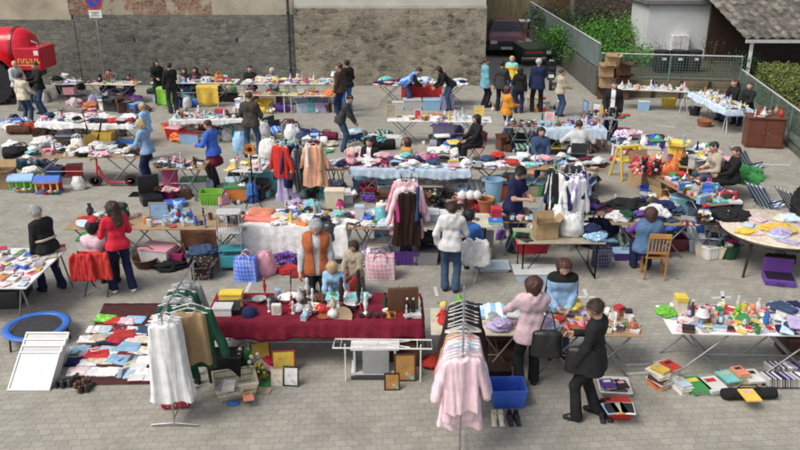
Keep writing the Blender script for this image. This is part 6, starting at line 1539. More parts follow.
# book row at the right foreground
def pile(px, py, n, clrs, place, rz=0, sc=1.0, var=None, z0=.003):
    z = z0; p_ = G(px, py)
    for i in range(n):
        v = random.randrange(4) if var is None else var
        o = put('book', (p_.x+random.uniform(-.015, .015), p_.y+random.uniform(-.015, .015), z), rz+random.uniform(-.2, .2), random.choice(clrs), place, sc, var=v); z += [.03, .022, .02, .045][v]*sc
bc = ['cream', 'orange', 'red', 'white', 'brown', 'yellow', 'beige', 'light blue', 'green']
pile(658, 386, 9, bc, 'the tall left book pile at front right', .5, 1.05); pile(667, 383, 8, bc, 'the second book pile at front right', .3, 1.05); pile(663, 376, 4, ['grey', 'light grey'], 'the grey pile behind the front-right books', .2, 1.2)
pile(682, 390, 3, ['white', 'light grey', 'pale blue'], 'the third front-right book pile', .2, 1.1); pile(695, 388, 3, ['grey', 'charcoal', 'light grey', 'green'], 'the fourth front-right book pile', .1, 1.3, 2); pile(713, 388, 3, ['white', 'pale blue', 'light grey'], 'the fifth front-right book pile', .1, 1.3, 2)
pile(727, 381, 3, ['turquoise', 'grey'], 'the sixth front-right book pile', .1, 1.1); pile(739, 380, 4, ['salmon', 'tan', 'brown'], 'the seventh front-right book pile', .1, 1.1); pile(752, 381, 3, ['cream', 'yellow', 'white'], 'the eighth front-right book pile', 0, 1.2)
for r0 in range(2):
    for i in range(24):
        p_ = G(764+i*2.6 + r0*3, 386-r0*11, .003); put('book', (p_.x, p_.y, .1), 0.25, random.choice(['white', 'charcoal', 'navy blue', 'light grey', 'white', 'grey', 'lilac']), 'the ' + ('near' if r0 == 0 else 'far') + ' row of upright books at front right', .95, var=0, tilt=(90, 0) if False else (0, 78))
g('holdall', 748, 398, 'black', 'black tube-shaped bag before the front-right books', .03, sc=(1.0, .62, .55)); p_ = G(750, 394, .2); put('book', (p_.x, p_.y, .172), .05, 'yellow', '', label='yellow booklet lying on the black tube-shaped bag', var=2)
g('cardboard_box', 792, 350, 'brown', 'brown carton under the right end of the white table', 0, sc=.9)
# left middle ground
g('wicker_basket', 146, 266, 'brown', 'brown wicker basket beside the woman in red', 0, sc=1.05); g('garment_heap', 172, 267, 'black', 'black bag slumped on the paving right of the wicker basket', .3, sc=(.9, .8, .5))
g('cardboard_box', 203, 277, 'dark brown', 'dotted dark brown box beneath the blue and cream clothes', .05, sc=(.75, .8, .8), mk='floral')
g('garment_heap', 206, 268, 'denim blue', 'blue shirt heap on top of the dotted box', .2, sc=.75, z=.26); g('crumpled_garment', 193, 259, 'cream', 'cream wool bundle beside the blue shirt heap', 0, sc=1.1, z=.3)
g('holdall', 38, 265, 'grey', 'grey case half hidden behind the woman in the cap', .2, sc=.6)
for px, py, c, l, s_, kd in ((247, 279, 'blue', 'blue and white checked carrier bag in front of the white sheet', (.78, .9, 1.0), 'checked_bag'), (381, 277, 'pink', 'large pink and blue checked carrier bag behind the seated child', (.98, 1.0, 1.0), 'checked_bag'), (354, 292, 'charcoal', 'black and white checked carrier bag the small girl sits at', (.72, .9, .85), 'checked_bag'), (601, 266, 'navy blue', 'navy and white checked carrier bag near the wooden chair', (.62, .8, .9), 'checked_bag')):
    g(kd, px, py, c, l, random.uniform(-.1, .1), sc=s_, mk='check')
g('plastic_bag', 266, 274, 'pink', 'bulging pink sack beside the blue checked bag', .4, sc=(1.3, 1.2, 1.15), var=0, mk='cloth'); g('garment_heap', 289, 262, 'purple', 'purple and red clothes heap behind the old man', 0, sc=(.9, .7, 1.1), mk='floral'); g('crumpled_garment', 291, 272, 'red', 'red garment under the purple heap', 0, sc=1.3)
g('plastic_bag', 296, 258, 'black', 'black plastic bag behind the old man', 0, sc=1.1)
# folding rack tower with blue nets
c_ = G(233, 268); r_ = empty('shelf_tower', c_, .05); tag(r_, 'tall grey wire shelf tower with teal base left of the white sheet', 'shelf')
for x in (-.2, .2):
    for y in (-.14, .14): MB().tube([(x, y, 0), (x, y, 1.15)], .01, 6).build('upright', M('light grey', 'metal'), r_, True)
for z in (.08, .4, .75, 1.12): MB().rbox(-.22, .22, -.16, .16, z, z+.015, .003).build('shelf', M('teal' if z < .5 else 'light grey', 'plastic'), r_)
MB().rbox(-.2, .2, -.14, .14, .096, .3, .01).build('bin', M('teal', 'plastic'), r_); wb = MB()
for k in range(9): wb.tube([(-.19+k*.0475, -.15, .76), (-.19+k*.0475, -.15, 1.12)], .004, 4)
wb.build('wire_front', M('light grey', 'metal'), r_)
# behind: crates, bags, toys
g('plastic_crate', 213, 203, 'lime green', 'lime green crate on the paving in front of the woman in blue', .0, sc=(.95, 1.0, 1.15))
g('suitcase', 152, 203, 'black', 'open black bag beside the magenta bag', .5, sc=(.75, .9, 1.2), second='black'); g('suitcase', 168, 197, 'magenta', 'open magenta bag full of clothes', -.3, sc=(.65, .8, 1.4), second='magenta'); g('storage_box', 175, 206, 'blue', 'flat bright blue box in front of the magenta bag', .3, sc=(.75, .8, .35), second='blue')
for i in range(4): put('crumpled_garment', G(160+i*4, 190, .25), random.random()*3, random.choice(['beige', 'white', 'dark brown', 'pink']), 'the magenta bag', .75)
for px, py in ((186, 199), (190, 198), (194, 200), (224, 204), (229, 203), (234, 204), (239, 203), (244, 203)): put(random.choice(['shoe', 'boot', 'handbag']), G(px, py, .003), random.random()*2, random.choice(['black', 'white', 'brown', 'grey', 'pink', 'burgundy']), 'the paving before the side table', .9)
g('plastic_bag', 253, 202, 'blue', 'upright bright blue bag beside the black hat stand', .2, sc=(.9, .9, 1.25), var=1); g('backpack', 235, 190, 'black', 'black backpack under the low cluttered table', .3, sc=1.1)
g('gift_box', 160+118, 178, 'orange', 'orange-red box left of the red coat', .3, sc=2.2, var=1)
# toy house and toy garage
for px, py, c1, c2, l in ((24, 190, 'lime green', 'light blue', 'green and blue toy garage on the paving at left'), (50, 192, 'yellow', 'blue', 'yellow and blue toy farm on the paving at left')):
    p_ = G(px, py); r_ = empty('toy_house', p_, .05); tag(r_, l, 'toy')
    MB().rbox(-.28, .28, -.18, .18, 0, .04, .008).build('base', M(c2, 'plastic'), r_)
    for x in (-.25, -.08, .09, .25): MB().rbox(x-.02, x+.02, -.16, -.12, .042, .26, .004).build('column', M(c1, 'plastic'), r_)
    MB().rbox(-.27, .27, .1, .14, .042, .26, .004).build('back_wall', M('red' if c1 == 'yellow' else c1, 'plastic'), r_); MB().rbox(-.3, .3, -.19, .17, .262, .30, .01).build('deck', M(c2 if c1 != 'yellow' else 'orange', 'plastic'), r_)
    MB().add([(-.3, -.19, .303), (.3, -.19, .303), (.3, .17, .303), (-.3, .17, .303), (-.3, -.01, .42), (.3, -.01, .42)], [(0, 1, 5, 4), (2, 3, 4, 5), (0, 4, 3), (1, 2, 5)]).build('roof', M(c2, 'plastic'), r_)
    for q in range(3): put('toy_car', G(px-6+q*6, py+1, .045), 1.2, random.choice(['red', 'yellow', 'green', 'orange']), 'the toy house row at left', 1.0)
g('cardboard_box', 6, 187, 'tan', 'tall brown cardboard box at the left edge with red papers', .1, sc=(1.1, 1.1, 1.5)); g('plastic_bag', 79, 189, 'white', 'white plastic bag below the red cloths', 0, sc=(1.1, 1, .8)); g('garment_heap', 63, 178, 'red', 'red jacket heap left of the scooter', 0, sc=(.6, .5, .8), z=.12); g('storage_box', 76, 180, 'red', 'square red box left of the scooter', .2, sc=(.62, .7, 1.2), second='red')
g('storage_box', 56, 180, 'blue', 'blue box behind the yellow toy farm', 0, sc=(.7, .6, 1), second='blue'); g('storage_box', 68, 183, 'grey', 'grey box under the red jacket heap', 0, sc=(.7, .6, .4), second='grey')
for i in range(9): put('crumpled_garment' if i % 2 else 'garment_heap', G(12+i*4.2, 151-abs(4-i)*1.2, .35+.06*(4-abs(4-i))), random.random()*3, random.choice(['black', 'white', 'navy blue', 'light grey', 'lilac', 'denim blue']), 'the clothes heap at the far left', .62 if i % 2 == 0 else 1.2, mk=random.choice(['cloth', 'stripe']))
g('holdall', 22, 160, 'black', 'large black bag beneath the clothes heap at far left', 0, sc=(1.2, 1.4, 1.4)); g('holdall', 30, 168, 'dark green', 'dark green bag spread under the clothes table', .1, sc=(.9, 1.2, .8))
g('garment_heap', 47, 140, 'dark brown', 'dark brown coat heap behind the clothes table', 0, sc=(1.0, .8, 1.5)); g('garment_heap', 33, 133, 'red', 'red clothes heap by the people at left', 0, sc=(.8, .6, 1.2))
g('plastic_crate', 106, 150, 'yellow', 'yellow crate behind the clothes table', 0, sc=1.0, z=.3); g('storage_box', 106, 153, 'grey', 'grey box carrying the yellow crate', 0, sc=(.9, .8, .9), second='grey'); g('plastic_crate', 124, 152, 'blue', 'bright blue crate behind the woman in pale denim', 0, sc=(1.25, 1.1, 1.1)); g('plastic_tub', 95, 152, 'charcoal', 'dark tub beside the yellow crate', 0, sc=1)
p_ = G(67, 143); stand(p_, 1.0, 'short dark stand carrying a pink and purple scarf', 'charcoal', .15); 
pk = put('garment_heap', (p_.x, p_.y-.05, .25), 0, 'pink', '', label='pink and purple dress draped on the short stand at left', mk='floral', sc=(.55, .5, 2.2))
# kick scooter
c_ = G(118, 186); r_ = empty('kick_scooter', (c_.x, c_.y, 0), 0); tag(r_, 'red kick scooter with fat black tyres standing before the clothes table', 'scooter'); rm = M('red', 'gloss'); hw = G(95, 187).x - c_.x; rwx = G(133, 185).x - c_.x
for wx in (hw, rwx):
    T = Matrix.Translation((wx, 0, .17)) @ Matrix.Rotation(R(90), 4, 'X'); wo = MB().lathe([(.10, -.035), (.155, -.03), (.17, 0), (.155, .03), (.10, .035), (.10, -.035)], 24, T=T).build('wheel', M('black', 'card'), r_, True); MB().lathe([(.101, -.02), (.03, -.02), (.03, .02), (.101, .02)], 18, T=T).build('rim', M('purple', 'metal'), wo, True)
MB().rbox(hw+.28, rwx-.2, -.06, .06, .10, .125, .008).build('deck', M('charcoal', 'plastic'), r_); r_.scale = (1, 1, .82); MB().tube([(hw+.12, 0, .62), (hw+.18, 0, .35), (hw+.32, 0, .13), (rwx-.2, 0, .11), (rwx, 0, .17)], .032, 8).build('frame', rm, r_, True)
MB().tube([(hw, 0, .17), (hw+.08, 0, .5), (hw+.1, 0, .86)], .026, 8).build('fork', rm, r_, True); hbb = MB().tube([(hw+.06, -.22, .90), (hw+.1, 0, .86), (hw+.06, .22, .90)], .013, 8).build('handlebar', M('charcoal', 'metal'), r_, True)
for q in (-1, 1): MB().tube([(hw+.06, q*.18, .897), (hw+.055, q*.26, .905)], .02, 8).build('grip', M('black', 'plastic'), r_, True)
MB().grid(lambda u, v: Vector((rwx-.21*math.cos(.3+u*2.2), -.04+.08*v, .17+.2*math.sin(.3+u*2.2))), 10, 1).build('mudguard', M('charcoal', 'plastic'), r_).modifiers.new('t', 'SOLIDIFY').thickness = .006
# exercise bike-like frame
c_ = G(96, 152); r_ = empty('exercise_bike', (c_.x, c_.y, 0), .2); tag(r_, 'dark exercise bike frame standing behind the clothes table', 'exercise bike'); cm = M('charcoal', 'metal')
MB().tube([(-.4, 0, .04), (.45, 0, .04)], .025, 8).build('floor_bar', cm, r_, True); MB().tube([(-.3, 0, .04), (-.15, 0, .7), (-.2, 0, 1.15)], .025, 8).build('mast', cm, r_, True); MB().tube([(.05, 0, .2), (.25, 0, .85)], .025, 8).build('seat_post', cm, r_, True)
MB().rbox(.1, .42, -.1, .1, .85, .92, .03).build('saddle', M('black', 'plastic'), r_); MB().tube([(-.1, -.25, 1.2), (-.22, -.1, 1.15), (-.22, .1, 1.15), (-.1, .25, 1.2)], .016, 8).build('handlebar', cm, r_, True); MB().tube([(-.12, -.04, .3), (-.12, .04, .3)], .22, 20).build('flywheel', M('mustard', 'plastic'), r_)
# hat stand with a sunflower
p_ = G(254, 206); stand(p_, 1.35, 'black hat stand topped by a sunflower', 'black', .2)
r_ = empty('sunflower', (p_.x, p_.y-.05, 1.36)); tag(r_, 'orange-yellow artificial sunflower on top of the black hat stand', 'flower')
MB().grid(lambda u, v: Vector(((.05+.08*v)*(1+.12*math.sin(u*75))*math.cos(u*6.2832), -.02*v, (.05+.08*v)*(1+.12*math.sin(u*75))*math.sin(u*6.2832))), 60, 2).build('petals', M('orange', 'cloth'), r_).modifiers.new('t', 'SOLIDIFY').thickness = .008
MB().ball((0, -.01, 0), .055, 8, .9).build('flower_disc', M('dark brown', 'cloth'), r_, True)
# gown stand, red coat stand, pink/dark coats, white/navy coats
def stand_with(px, py, h, label, clothes, col='charcoal', place='', spin=0):
    p_ = G(px, py); stand(p_, h, label, col, .2)
    for i, (c, noun, cut, a, r0, sc, mk, dz) in enumerate(clothes):
        a = R(a + spin); hanging((p_.x+math.sin(a)*r0, p_.y-math.cos(a)*r0, h-.06+dz), a, c, noun, place, cut, mk, sc)
stand_with(316, 200, 1.45, 'dark stand carrying the peach gown', [('peach', 'gown', 'kaftan', 0, .10, 1.1, 'cloth', .0), ('tan', 'coat', 'coat', 95, .16, .9, 'cloth', 0), ('turquoise', 'dress', 'dress', 200, .14, .9, 'cloth', 0), ('white', 'shirt', 'shirt', 270, .14, .9, 'cloth', 0), ('burgundy', 'shirt', 'shirt', 180, .1, .8, 'cloth', .05)], place='the stand of the peach gown')
stand_with(289, 199, 1.45, 'dark stand with the red coat and navy clothes', [('red', 'coat', 'shirt', -30, .22, 1.1, 'cloth', 0), ('navy blue', 'coat', 'coat', 40, .2, 1.0, 'cloth', 0), ('lilac', 'dress', 'dress', 0, .12, 1.0, 'cloth', -.35), ('denim blue', 'jacket', 'shirt', 100, .2, 1, 'cloth', 0), ('charcoal', 'coat', 'coat', 70, .26, 1.0, 'stripe', -.1), ('turquoise', 'shirt', 'shirt', 180, .15, .9, 'cloth', 0)], place='the stand of the red coat')
stand_with(406, 262, 1.68, 'dark stand with pink and dark coats in the centre', [('dark brown', 'coat', 'dress', 0, .24, .95, 'cloth', -.10), ('black', 'coat', 'cover', 10, .14, .9, 'cloth', -.12), ('pink', 'coat', 'kaftan', -8, .08, 1.2, 'cloth', .06), ('pale pink', 'coat', 'shirt', 14, .16, 1.3, 'cloth', 0), ('white', 'blouse', 'shirt', 180, .1, .9, 'cloth', .05), ('magenta', 'coat', 'coat', -80, .2, .95, 'cloth', -.05), ('black', 'coat', 'coat', -12, .1, 1.0, 'cloth', 0), ('denim blue', 'coat', 'coat', 90, .2, 1.0, 'cloth', 0)], place='the centre coat stand')
stand_with(563, 247, 1.75, 'chrome stand of white and navy coats left of the dark clothes table', [('white', 'coat', 'coat', 12, .30, 1.1, 'cloth', -.12), ('lilac', 'coat', 'coat', 25, .22, 1.1, 'cloth', -.10), ('white', 'jacket', 'coat', -8, .2, 1.1, 'cloth', -.1), ('navy blue', 'coat', 'coat', -50, .28, 1.05, 'cloth', -.05), ('white', 'blouse', 'shirt', -60, .3, 1, 'cloth', -.05), ('black', 'coat', 'coat', -80, .32, 1, 'cloth', -.02), ('dark green', 'jacket', 'coat', -100, .28, 1, 'cloth', 0), ('navy blue', 'jacket', 'shirt', 90, .25, 1, 'cloth', 0), ('charcoal', 'jacket', 'shirt', 140, .25, 1, 'cloth', 0), ('lilac', 'shirt', 'shirt', 50, .28, 1, 'stripe', -.05)], 'silver', 'the chrome coat stand')
RP(51)
# centre ground
g('plastic_crate', 405, 262, 'purple', 'purple crate under the pink and dark coats', 0, sc=(1.0, .9, 1.1)); g('storage_box', 425, 262, 'grey', 'dark grey box right of the purple crate', 0, sc=(.8, .8, .9), second='charcoal'); g('garment_heap', 431, 256, 'charcoal', 'charcoal clothes heap in the grey box', 0, sc=.8, z=.25)
g('storage_box', 489, 268, 'white', 'low white lid box on the paving right of the chair', 0, sc=(1.2, 1.0, .22), second='pale blue'); g('storage_box', 540, 279, 'pale blue', 'long pale blue under-bed box below the small table', .0, sc=(1.6, 1.0, .6), second='light grey'); g('storage_box', 531, 262, 'red', 'red fabric bin under the small table', 0, sc=(1.0, .6, .6), second='red', z=.22)
g('plastic_tub', 493, 201, 'light blue', 'tall white and blue lidded tub left of the man in navy', 0, sc=(1.1, 1.1, 2.0)); g('flower_pot', 485, 212, 'terracotta', 'large terracotta flower pot in the centre', 0, sc=1.25); g('flower_pot', 470, 208, 'terracotta', 'terracotta pot left of the largest pot', 0, sc=1.0); g('flower_pot', 458, 207, 'terracotta', 'leftmost terracotta pot under the middle table', 0, sc=.95)
for px in (462, 470, 477): put('teapot', G(px, 199, .28), 0, 'white', 'the terracotta pots', 1.3)
g('cardboard_box', 579, 190, 'dark brown', 'dark carton of bright things under the wooden middle table', 0, sc=(1.4, 1, .8))
for i in range(6): put(random.choice(['ball', 'plush_toy', 'crumpled_garment']), G(570+i*4, 187, .2), random.random()*3, random.choice(['orange', 'white', 'green', 'blue', 'red']), 'the dark carton of bright things', .8)
for i in range(8): put('shoe', G(573+random.uniform(0, 14), 201+random.uniform(0, 5), .003), random.random()*6, random.choice(['white', 'grey', 'light grey']), 'the paving right of the chrome coat stand', 1.0)
g('laundry_basket', 577, 200, 'light grey', 'low grey tray behind the white shoes', 0, sc=(.7, .7, .3))
for px, py, c, l in ((300, 208, 'white', 'white tray of clothes below the red coat'), (343, 197, 'white', 'white openwork box right of the gown stand')): g('laundry_basket', px, py, c, l, .1, sc=(1.3, 1.1, .6))
for i in range(8): put('crumpled_garment', G(290+random.uniform(0, 22), 205+random.uniform(-2, 2), .1), random.random()*6, random.choice(['pink', 'white', 'lilac', 'turquoise', 'navy blue']), 'the white tray below the red coat', 1)
g('storage_box', 335, 207, 'cream', 'cream louvred box behind the old man', 0, sc=(.72, .6, 1.3), second='cream')
for i in range(22): put(pick(UNDER), G(random.uniform(325, 445), random.uniform(188, 207), .003), random.uniform(-.3, .3), random.choice(CLR['all']), 'the ground before the blue-clothed table', random.uniform(.55, .75))
for i in range(26): put(pick(SETS['mixed']), G(random.uniform(325, 400), random.uniform(178, 200), .25), random.uniform(-3, .3), random.choice(CLR['all']), 'the crates below the blue-clothed table', 1.0) if False else None
g('garment_heap', 598, 246, 'black', 'black heap under the dark clothes table', 0, sc=(.9, .7, .9)); g('plastic_tub', 590, 236, 'navy blue', 'navy tub under the dark clothes table', 0, sc=(1.1, 1, 1)); g('storage_box', 600, 240, 'white', 'white box under the dark clothes table', 0, sc=(.6, .6, .35), second='white')
g('storage_box', 626, 258, 'purple', 'purple box of prints left of the wooden chair', 0, sc=(.9, .7, .5), second='light blue')
g('plastic_bag', 702, 252, 'light grey', 'pale grey plastic bag under the jumbled table', 0, sc=(1.2, 1, 1)); g('plastic_tub', 728, 257, 'dark green', 'dark green tub with a magenta thing inside', 0, sc=1.0); g('crumpled_garment', 731, 253, 'magenta', 'magenta cloth in the dark green tub', 0, sc=.7, z=.24)
g('bottle', 711, 248, 'green', 'green bottle beside the pale grey bag', .3, sc=1.3, tilt=(0, 30)); g('suitcase', 778, 282, 'purple', 'purple open case under the round table', -.25, sc=(.8, .95, .75), second='black'); g('holdall', 778, 270, 'black', 'black bag piled on the purple case', -.2, sc=.7, z=.13)
for i in range(12): put(pick(UNDER[:4]), G(random.uniform(625, 735), random.uniform(232, 242), .003), random.uniform(-.3, .3), random.choice(CLR['dark']), 'the ground behind the round table', .5)
# toy and box island right
g('cardboard_box', 643, 186, 'tan', 'large tan carton with red plush toys inside', .45, sc=(1.3, 1.4, 1.9)); g('cardboard_box', 662, 200, 'tan', 'tan carton right of the large one', .45, sc=(1.1, 1.2, 1.2))
for i in range(12): put('plush_toy', G(636+i % 4*7+random.uniform(-2, 2), 168+i//4*3, .5+.07*(i % 3)), random.uniform(2, 4), ['red', 'red', 'salmon', 'white', 'red', 'black'][i % 6], 'the large tan carton', 1.0)
for px, py, c, l, s_ in ((668, 184, 'orange', 'translucent orange sack of toys', (1.8, 1.5, 1.9)), (677, 175, 'orange', 'second orange sack behind the first', (1.5, 1.4, 2.1)), (661, 180, 'cream', 'cream sack left of the orange ones', (1.5, 1.3, 1.5)), (697, 176, 'yellow', 'yellow plastic bag of toys', (1.2, 1.1, 2.0)), (689, 172, 'lime green', 'green and yellow bag left of the yellow one', (1.0, 1.0, 1.9))): g('plastic_bag', px, py+6, c, l, .5, sc=s_)
g('plastic_tub', 648, 197, 'blue', 'round blue basket in front of the tan cartons', 0, sc=(1.1, 1.1, .9))
for i in range(5): put('crumpled_garment', G(644+i*2, 195, .2), random.random()*6, random.choice(['white', 'grey', 'navy blue']), 'the round blue basket', .6)
def tripod_frame(px, py, label):
    c_ = G(px, py); r_ = empty('toy_easel', (c_.x, c_.y, 0), .3); tag(r_, label, 'easel'); m_ = M('yellow', 'plastic')
    for x in (-.3, .3):
        for y in (-.22, .22): MB().tube([(x, y*1.3, 0), (x*.9, y*.3, .8)], .035, 8).build('leg', m_, r_, True)
    MB().rbox(-.3, .3, -.2, .2, .45, .5, .02).build('shelf', m_, r_); MB().rbox(-.3, .3, -.05, .05, .76, .84, .02).build('top_bar', m_, r_)
tripod_frame(626, 177, 'yellow plastic play frame left of the tan carton')
for i in range(64):
    a = random.random(); px = 614+a*106; py = 146+a*18+random.uniform(-10, 14)
    put(random.choice(['cardboard_box', 'storage_box', 'gift_box', 'garment_heap', 'plastic_bag', 'storage_box', 'gift_box']), G(px, py, .003), random.uniform(-.6, .6), random.choice(CLR['all']), 'the box island at right', random.uniform(.55, 1.0))
RP(52)
for i in range(120):
    a = random.random(); px = 618+a*104; py = 136+a*22+random.uniform(-12, 14)
    put(pick(SETS['mixed']), G(px, py, .5), random.uniform(-.6, .6), random.choice(CLR['all']), 'the boxes of the right island', random.uniform(.9, 1.3))
for i in range(58):
    a = random.random(); px = 618+a*104; py = 140+a*24+random.uniform(-8, 14)
    put(random.choice(['storage_box', 'gift_box', 'cardboard_box', 'plastic_bag', 'gift_box', 'garment_heap', 'radio', 'table_lamp']), G(px, py, .4), random.uniform(-.6, .6), random.choice(CLR['all']), 'the boxes of the right island', random.uniform(.5, .8))
isl = Table('the long goods table of the right island', (630, 160), (705, 170), .9, .48, ('tan', 'wood'), 'plain')
g('lidded_chest' if 'lidded_chest' in KINDS else 'storage_box', 643, 110, 'light blue', 'light blue bag-like box under the crockery table', 0, sc=(.6, .6, 1.0), second='white'); g('plastic_crate', 668, 107, 'yellow', 'yellow crate under the crockery table', 0, sc=(.8, .8, 1.2)); g('wicker_basket', 704, 126, 'terracotta', 'orange wicker basket under the slanting table', 0, sc=1.05, mk='wicker'); g('plastic_tub', 694, 115, 'black', 'black tub under the slanting table', 0, sc=1)
# brown cabinet by the fence
c_ = G(761, 146); r_ = empty('wooden_cabinet', (c_.x, c_.y, 0), R(-12)); tag(r_, 'reddish-brown wooden cabinet before the green fence at right', 'cabinet'); wd = M((.16, .05, .03), 'wood')
MB().rbox(-.5, .5, -.28, .28, .0, .86, .01).build('carcass', wd, r_); MB().rbox(-.55, .55, -.33, .33, .862, .90, .008).build('top', wd, r_)
for q in (-1, 1): 
    dq = MB().rbox(q*.25-.22, q*.25+.22, -.302, -.283, .06, .8, .006).build('door', wd, r_); MB().ball((q*.06, -.315, .45), .014, 6).build('knob', M('silver', 'metal'), dq, True)
for i in range(14): put(pick(SETS['wares']), (c_.x+random.uniform(-.42, .42), c_.y+random.uniform(-.2, .2), .905), random.random(), random.choice(CLR['antique']), 'the reddish-brown cabinet', 1.0)
# boxes stacked at the corner of the garden fence
for i, (px, z, c, sc) in enumerate(((607, 0, 'brown', 1.2), (622, 0, 'brown', 1.3), (608, .42, 'tan', 1.15), (622, .44, 'brown', 1.2), (606, .82, 'tan', 1.1), (621, .88, 'brown', 1.15), (611, 1.22, 'tan', 1.0))):
    b0 = Vector((X(px, 28.7, .8), 28.75, z+.003)); put('cardboard_box', b0, random.uniform(-.25, .25), c, 'the carton stack by the garden fence corner', sc)
# chairs
chair(G(746, 178), 60, 'lounger', 'denim blue', 'folding garden chair behind the green sleeping bag', 'pale blue'); chair(G(765, 218), 62, 'lounger', 'denim blue', 'blue and white striped folding lounger at right', 'pale blue'); chair(G(797, 225), 75, 'lounger', 'navy blue', 'striped lounger under the black coat at the right edge', 'white')
put('garment_heap', G(741, 182, .35), -.7, 'green', '', label='green sleeping bag thrown over the garden chair', sc=(1.3, .8, 1.5)); put('garment_heap', G(800, 222, .5), 1.2, 'black', '', label='black coat thrown over the striped lounger', sc=(1.2, .8, 3.0))
for i in range(6): put('storage_box' if i % 2 else 'folded_garment', G(712+i*3, 202-i % 3, .25 if i % 2 else .55), .3, 'turquoise', 'the turquoise group by the sleeping bag', .55 if i % 2 else 1.2)
r_ = empty('tube_chair', G(305, 298), .1); tag(r_, 'black cantilever tube chair frame behind the old man', 'chair', 'chairs at the market'); tm = M('black', 'metal')
for x in (-.22, .22): MB().tube([(x, .2, .45), (x, -.18, .44), (x, -.2, .03), (x, .22, .02)], .013, 8).build('side_tube', tm, r_, True)
MB().tube([(-.22, .22, .02), (.22, .22, .02)], .013, 8).build('cross_tube', tm, r_, True); MB().rbox(-.21, .21, -.18, .2, .455, .49, .015).build('seat', M('dark red', 'cloth'), r_)
r_ = empty('folded_mattress', G(-12, 302), .15); tag(r_, 'dark slab-like box on the paving at the left edge', 'box'); MB().rbox(-.55, .62, -.35, .45, 0, .32, .03).build('shell', M('charcoal', 'plastic'), r_); MB().rbox(-.5, .57, -.3, .4, .322, .35, .01).build('lid', M((.03, .05, .06), 'cloth'), r_)
# boxes before the red-fronted stall
for px, c, l, s_ in ((398, 'light grey', 'grey low box left before the red-fronted stall', (.7, .8, .8)), (413, 'light grey', 'pale grey crate before the red-fronted stall', (1.1, 1, 1.1)), (431, 'light blue', 'light blue crate before the red-fronted stall', (1.1, 1, 1.1)), (447, 'lilac', 'pale striped box right before the red-fronted stall', (.8, .8, 1.4))): g('storage_box', px, 109, c, l, 0, sc=s_, second=c)
g('storage_box', 430, 105, 'red', 'red box behind the light blue crate', 0, sc=(1.0, .6, 1.3), second='red')
for px, py, c, l in ((249, 108, 'white', 'white bulging bag before the shelf stall'), (263, 140, 'light grey', 'pale grey plastic bag right of the man from behind'), (293, 144, 'white', 'large white plastic bag right of the dark boxes'), (242, 152, 'light blue', 'pale blue bag left of the man from behind'), (269, 158, 'white', 'white bag at the feet of the man from behind')): g('plastic_bag', px, py, c, l, 0, sc=(1.7, 1.5, 1.5))
for px, c in ((286, 'salmon'), (293, 'pink'), (302, 'pink'), (310, 'brown'), (317, 'red'), (326, 'yellow'), (334, 'yellow')): put(random.choice(['gift_box', 'storage_box', 'plastic_crate']), G(px, 110, .003), 0, c, 'the ground before the shelf stall', 1.0 if False else random.uniform(.7, 1.0))
RP(61)
def heapzone(x0, x1, y0, y1, n, kinds, clr, place, z=(0.003, .003), sc=(.8, 1.1)):
    for _ in range(n): put(random.choice(kinds), G(random.uniform(x0, x1), random.uniform(y0, y1), random.uniform(*z)), random.random()*6, random.choice(CLR[clr]), place, random.uniform(*sc))
heapzone(302, 330, 138, 146, 7, ['garment_heap', 'holdall', 'cardboard_box'], 'dark', 'the dark heap left of the crouching man'); heapzone(300, 332, 132, 143, 14, ['crumpled_garment', 'folded_garment'], 'all', 'the top of the dark heap left of the crouching man', (.25, .42))
heapzone(350, 382, 138, 150, 9, ['garment_heap', 'holdall', 'plastic_bag'], 'dark', 'the heap behind the blue-clothed table'); heapzone(350, 382, 127, 140, 18, ['crumpled_garment'], 'light', 'the top of the heap behind the blue-clothed table', (.35, .5), (1.1, 1.5))
heapzone(432, 460, 135, 150, 10, ['garment_heap', 'plastic_bag', 'cardboard_box'], 'dark', 'the heap left of the person in black'); heapzone(434, 460, 128, 138, 10, ['crumpled_garment', 'folded_garment'], 'white', 'the top of the heap left of the person in black', (.4, .5), (1.1, 1.4))
heapzone(268, 292, 128, 140, 7, ['garment_heap', 'holdall', 'suitcase'], 'dark', 'the dark bags right of the man from behind'); heapzone(224, 240, 130, 138, 4, ['suitcase', 'holdall'], 'dark', 'the dark cases left of the man from behind')
heapzone(70, 100, 104, 114, 10, ['garment_heap', 'plastic_bag', 'gift_box'], 'all', 'the ground behind the second-row white table'); heapzone(100, 140, 100, 112, 12, ['garment_heap', 'holdall', 'storage_box', 'cardboard_box'], 'dark', 'the ground before the children\'s table')
heapzone(168, 190, 130, 142, 7, ['picture_frame', 'storage_box', 'holdall', 'book'], 'warm', 'the ground before the wares table', sc=(.8, 1.2)); heapzone(190, 215, 130, 142, 6, ['gift_box', 'book', 'shoe'], 'all', 'the ground right before the wares table')
heapzone(505, 535, 140, 152, 8, ['garment_heap', 'holdall'], 'dark', 'the dark bags behind the woman in blue'); heapzone(590, 608, 128, 150, 7, ['garment_heap', 'plastic_crate', 'plush_toy'], 'warm', 'the ground right of the man in white'); heapzone(488, 560, 100, 112, 12, ['garment_heap', 'storage_box', 'plastic_bag', 'rag_doll'], 'all', 'the ground among the standing group', sc=(.7, 1))
heapzone(395, 480, 200, 214, 8, ['plastic_crate', 'garment_heap'], 'dark', 'the ground in the centre aisle', sc=(.5, .7)); heapzone(418, 460, 182, 200, 10, ['garment_heap', 'storage_box', 'plastic_crate'], 'dark', 'the ground right under the blue-clothed table', sc=(.7, .9))
heapzone(250, 292, 150, 160, 5, ['plastic_bag', 'gift_box'], 'light', 'the paving left of the red coat'); heapzone(575, 600, 178, 186, 0, ['shoe'], 'all', '')
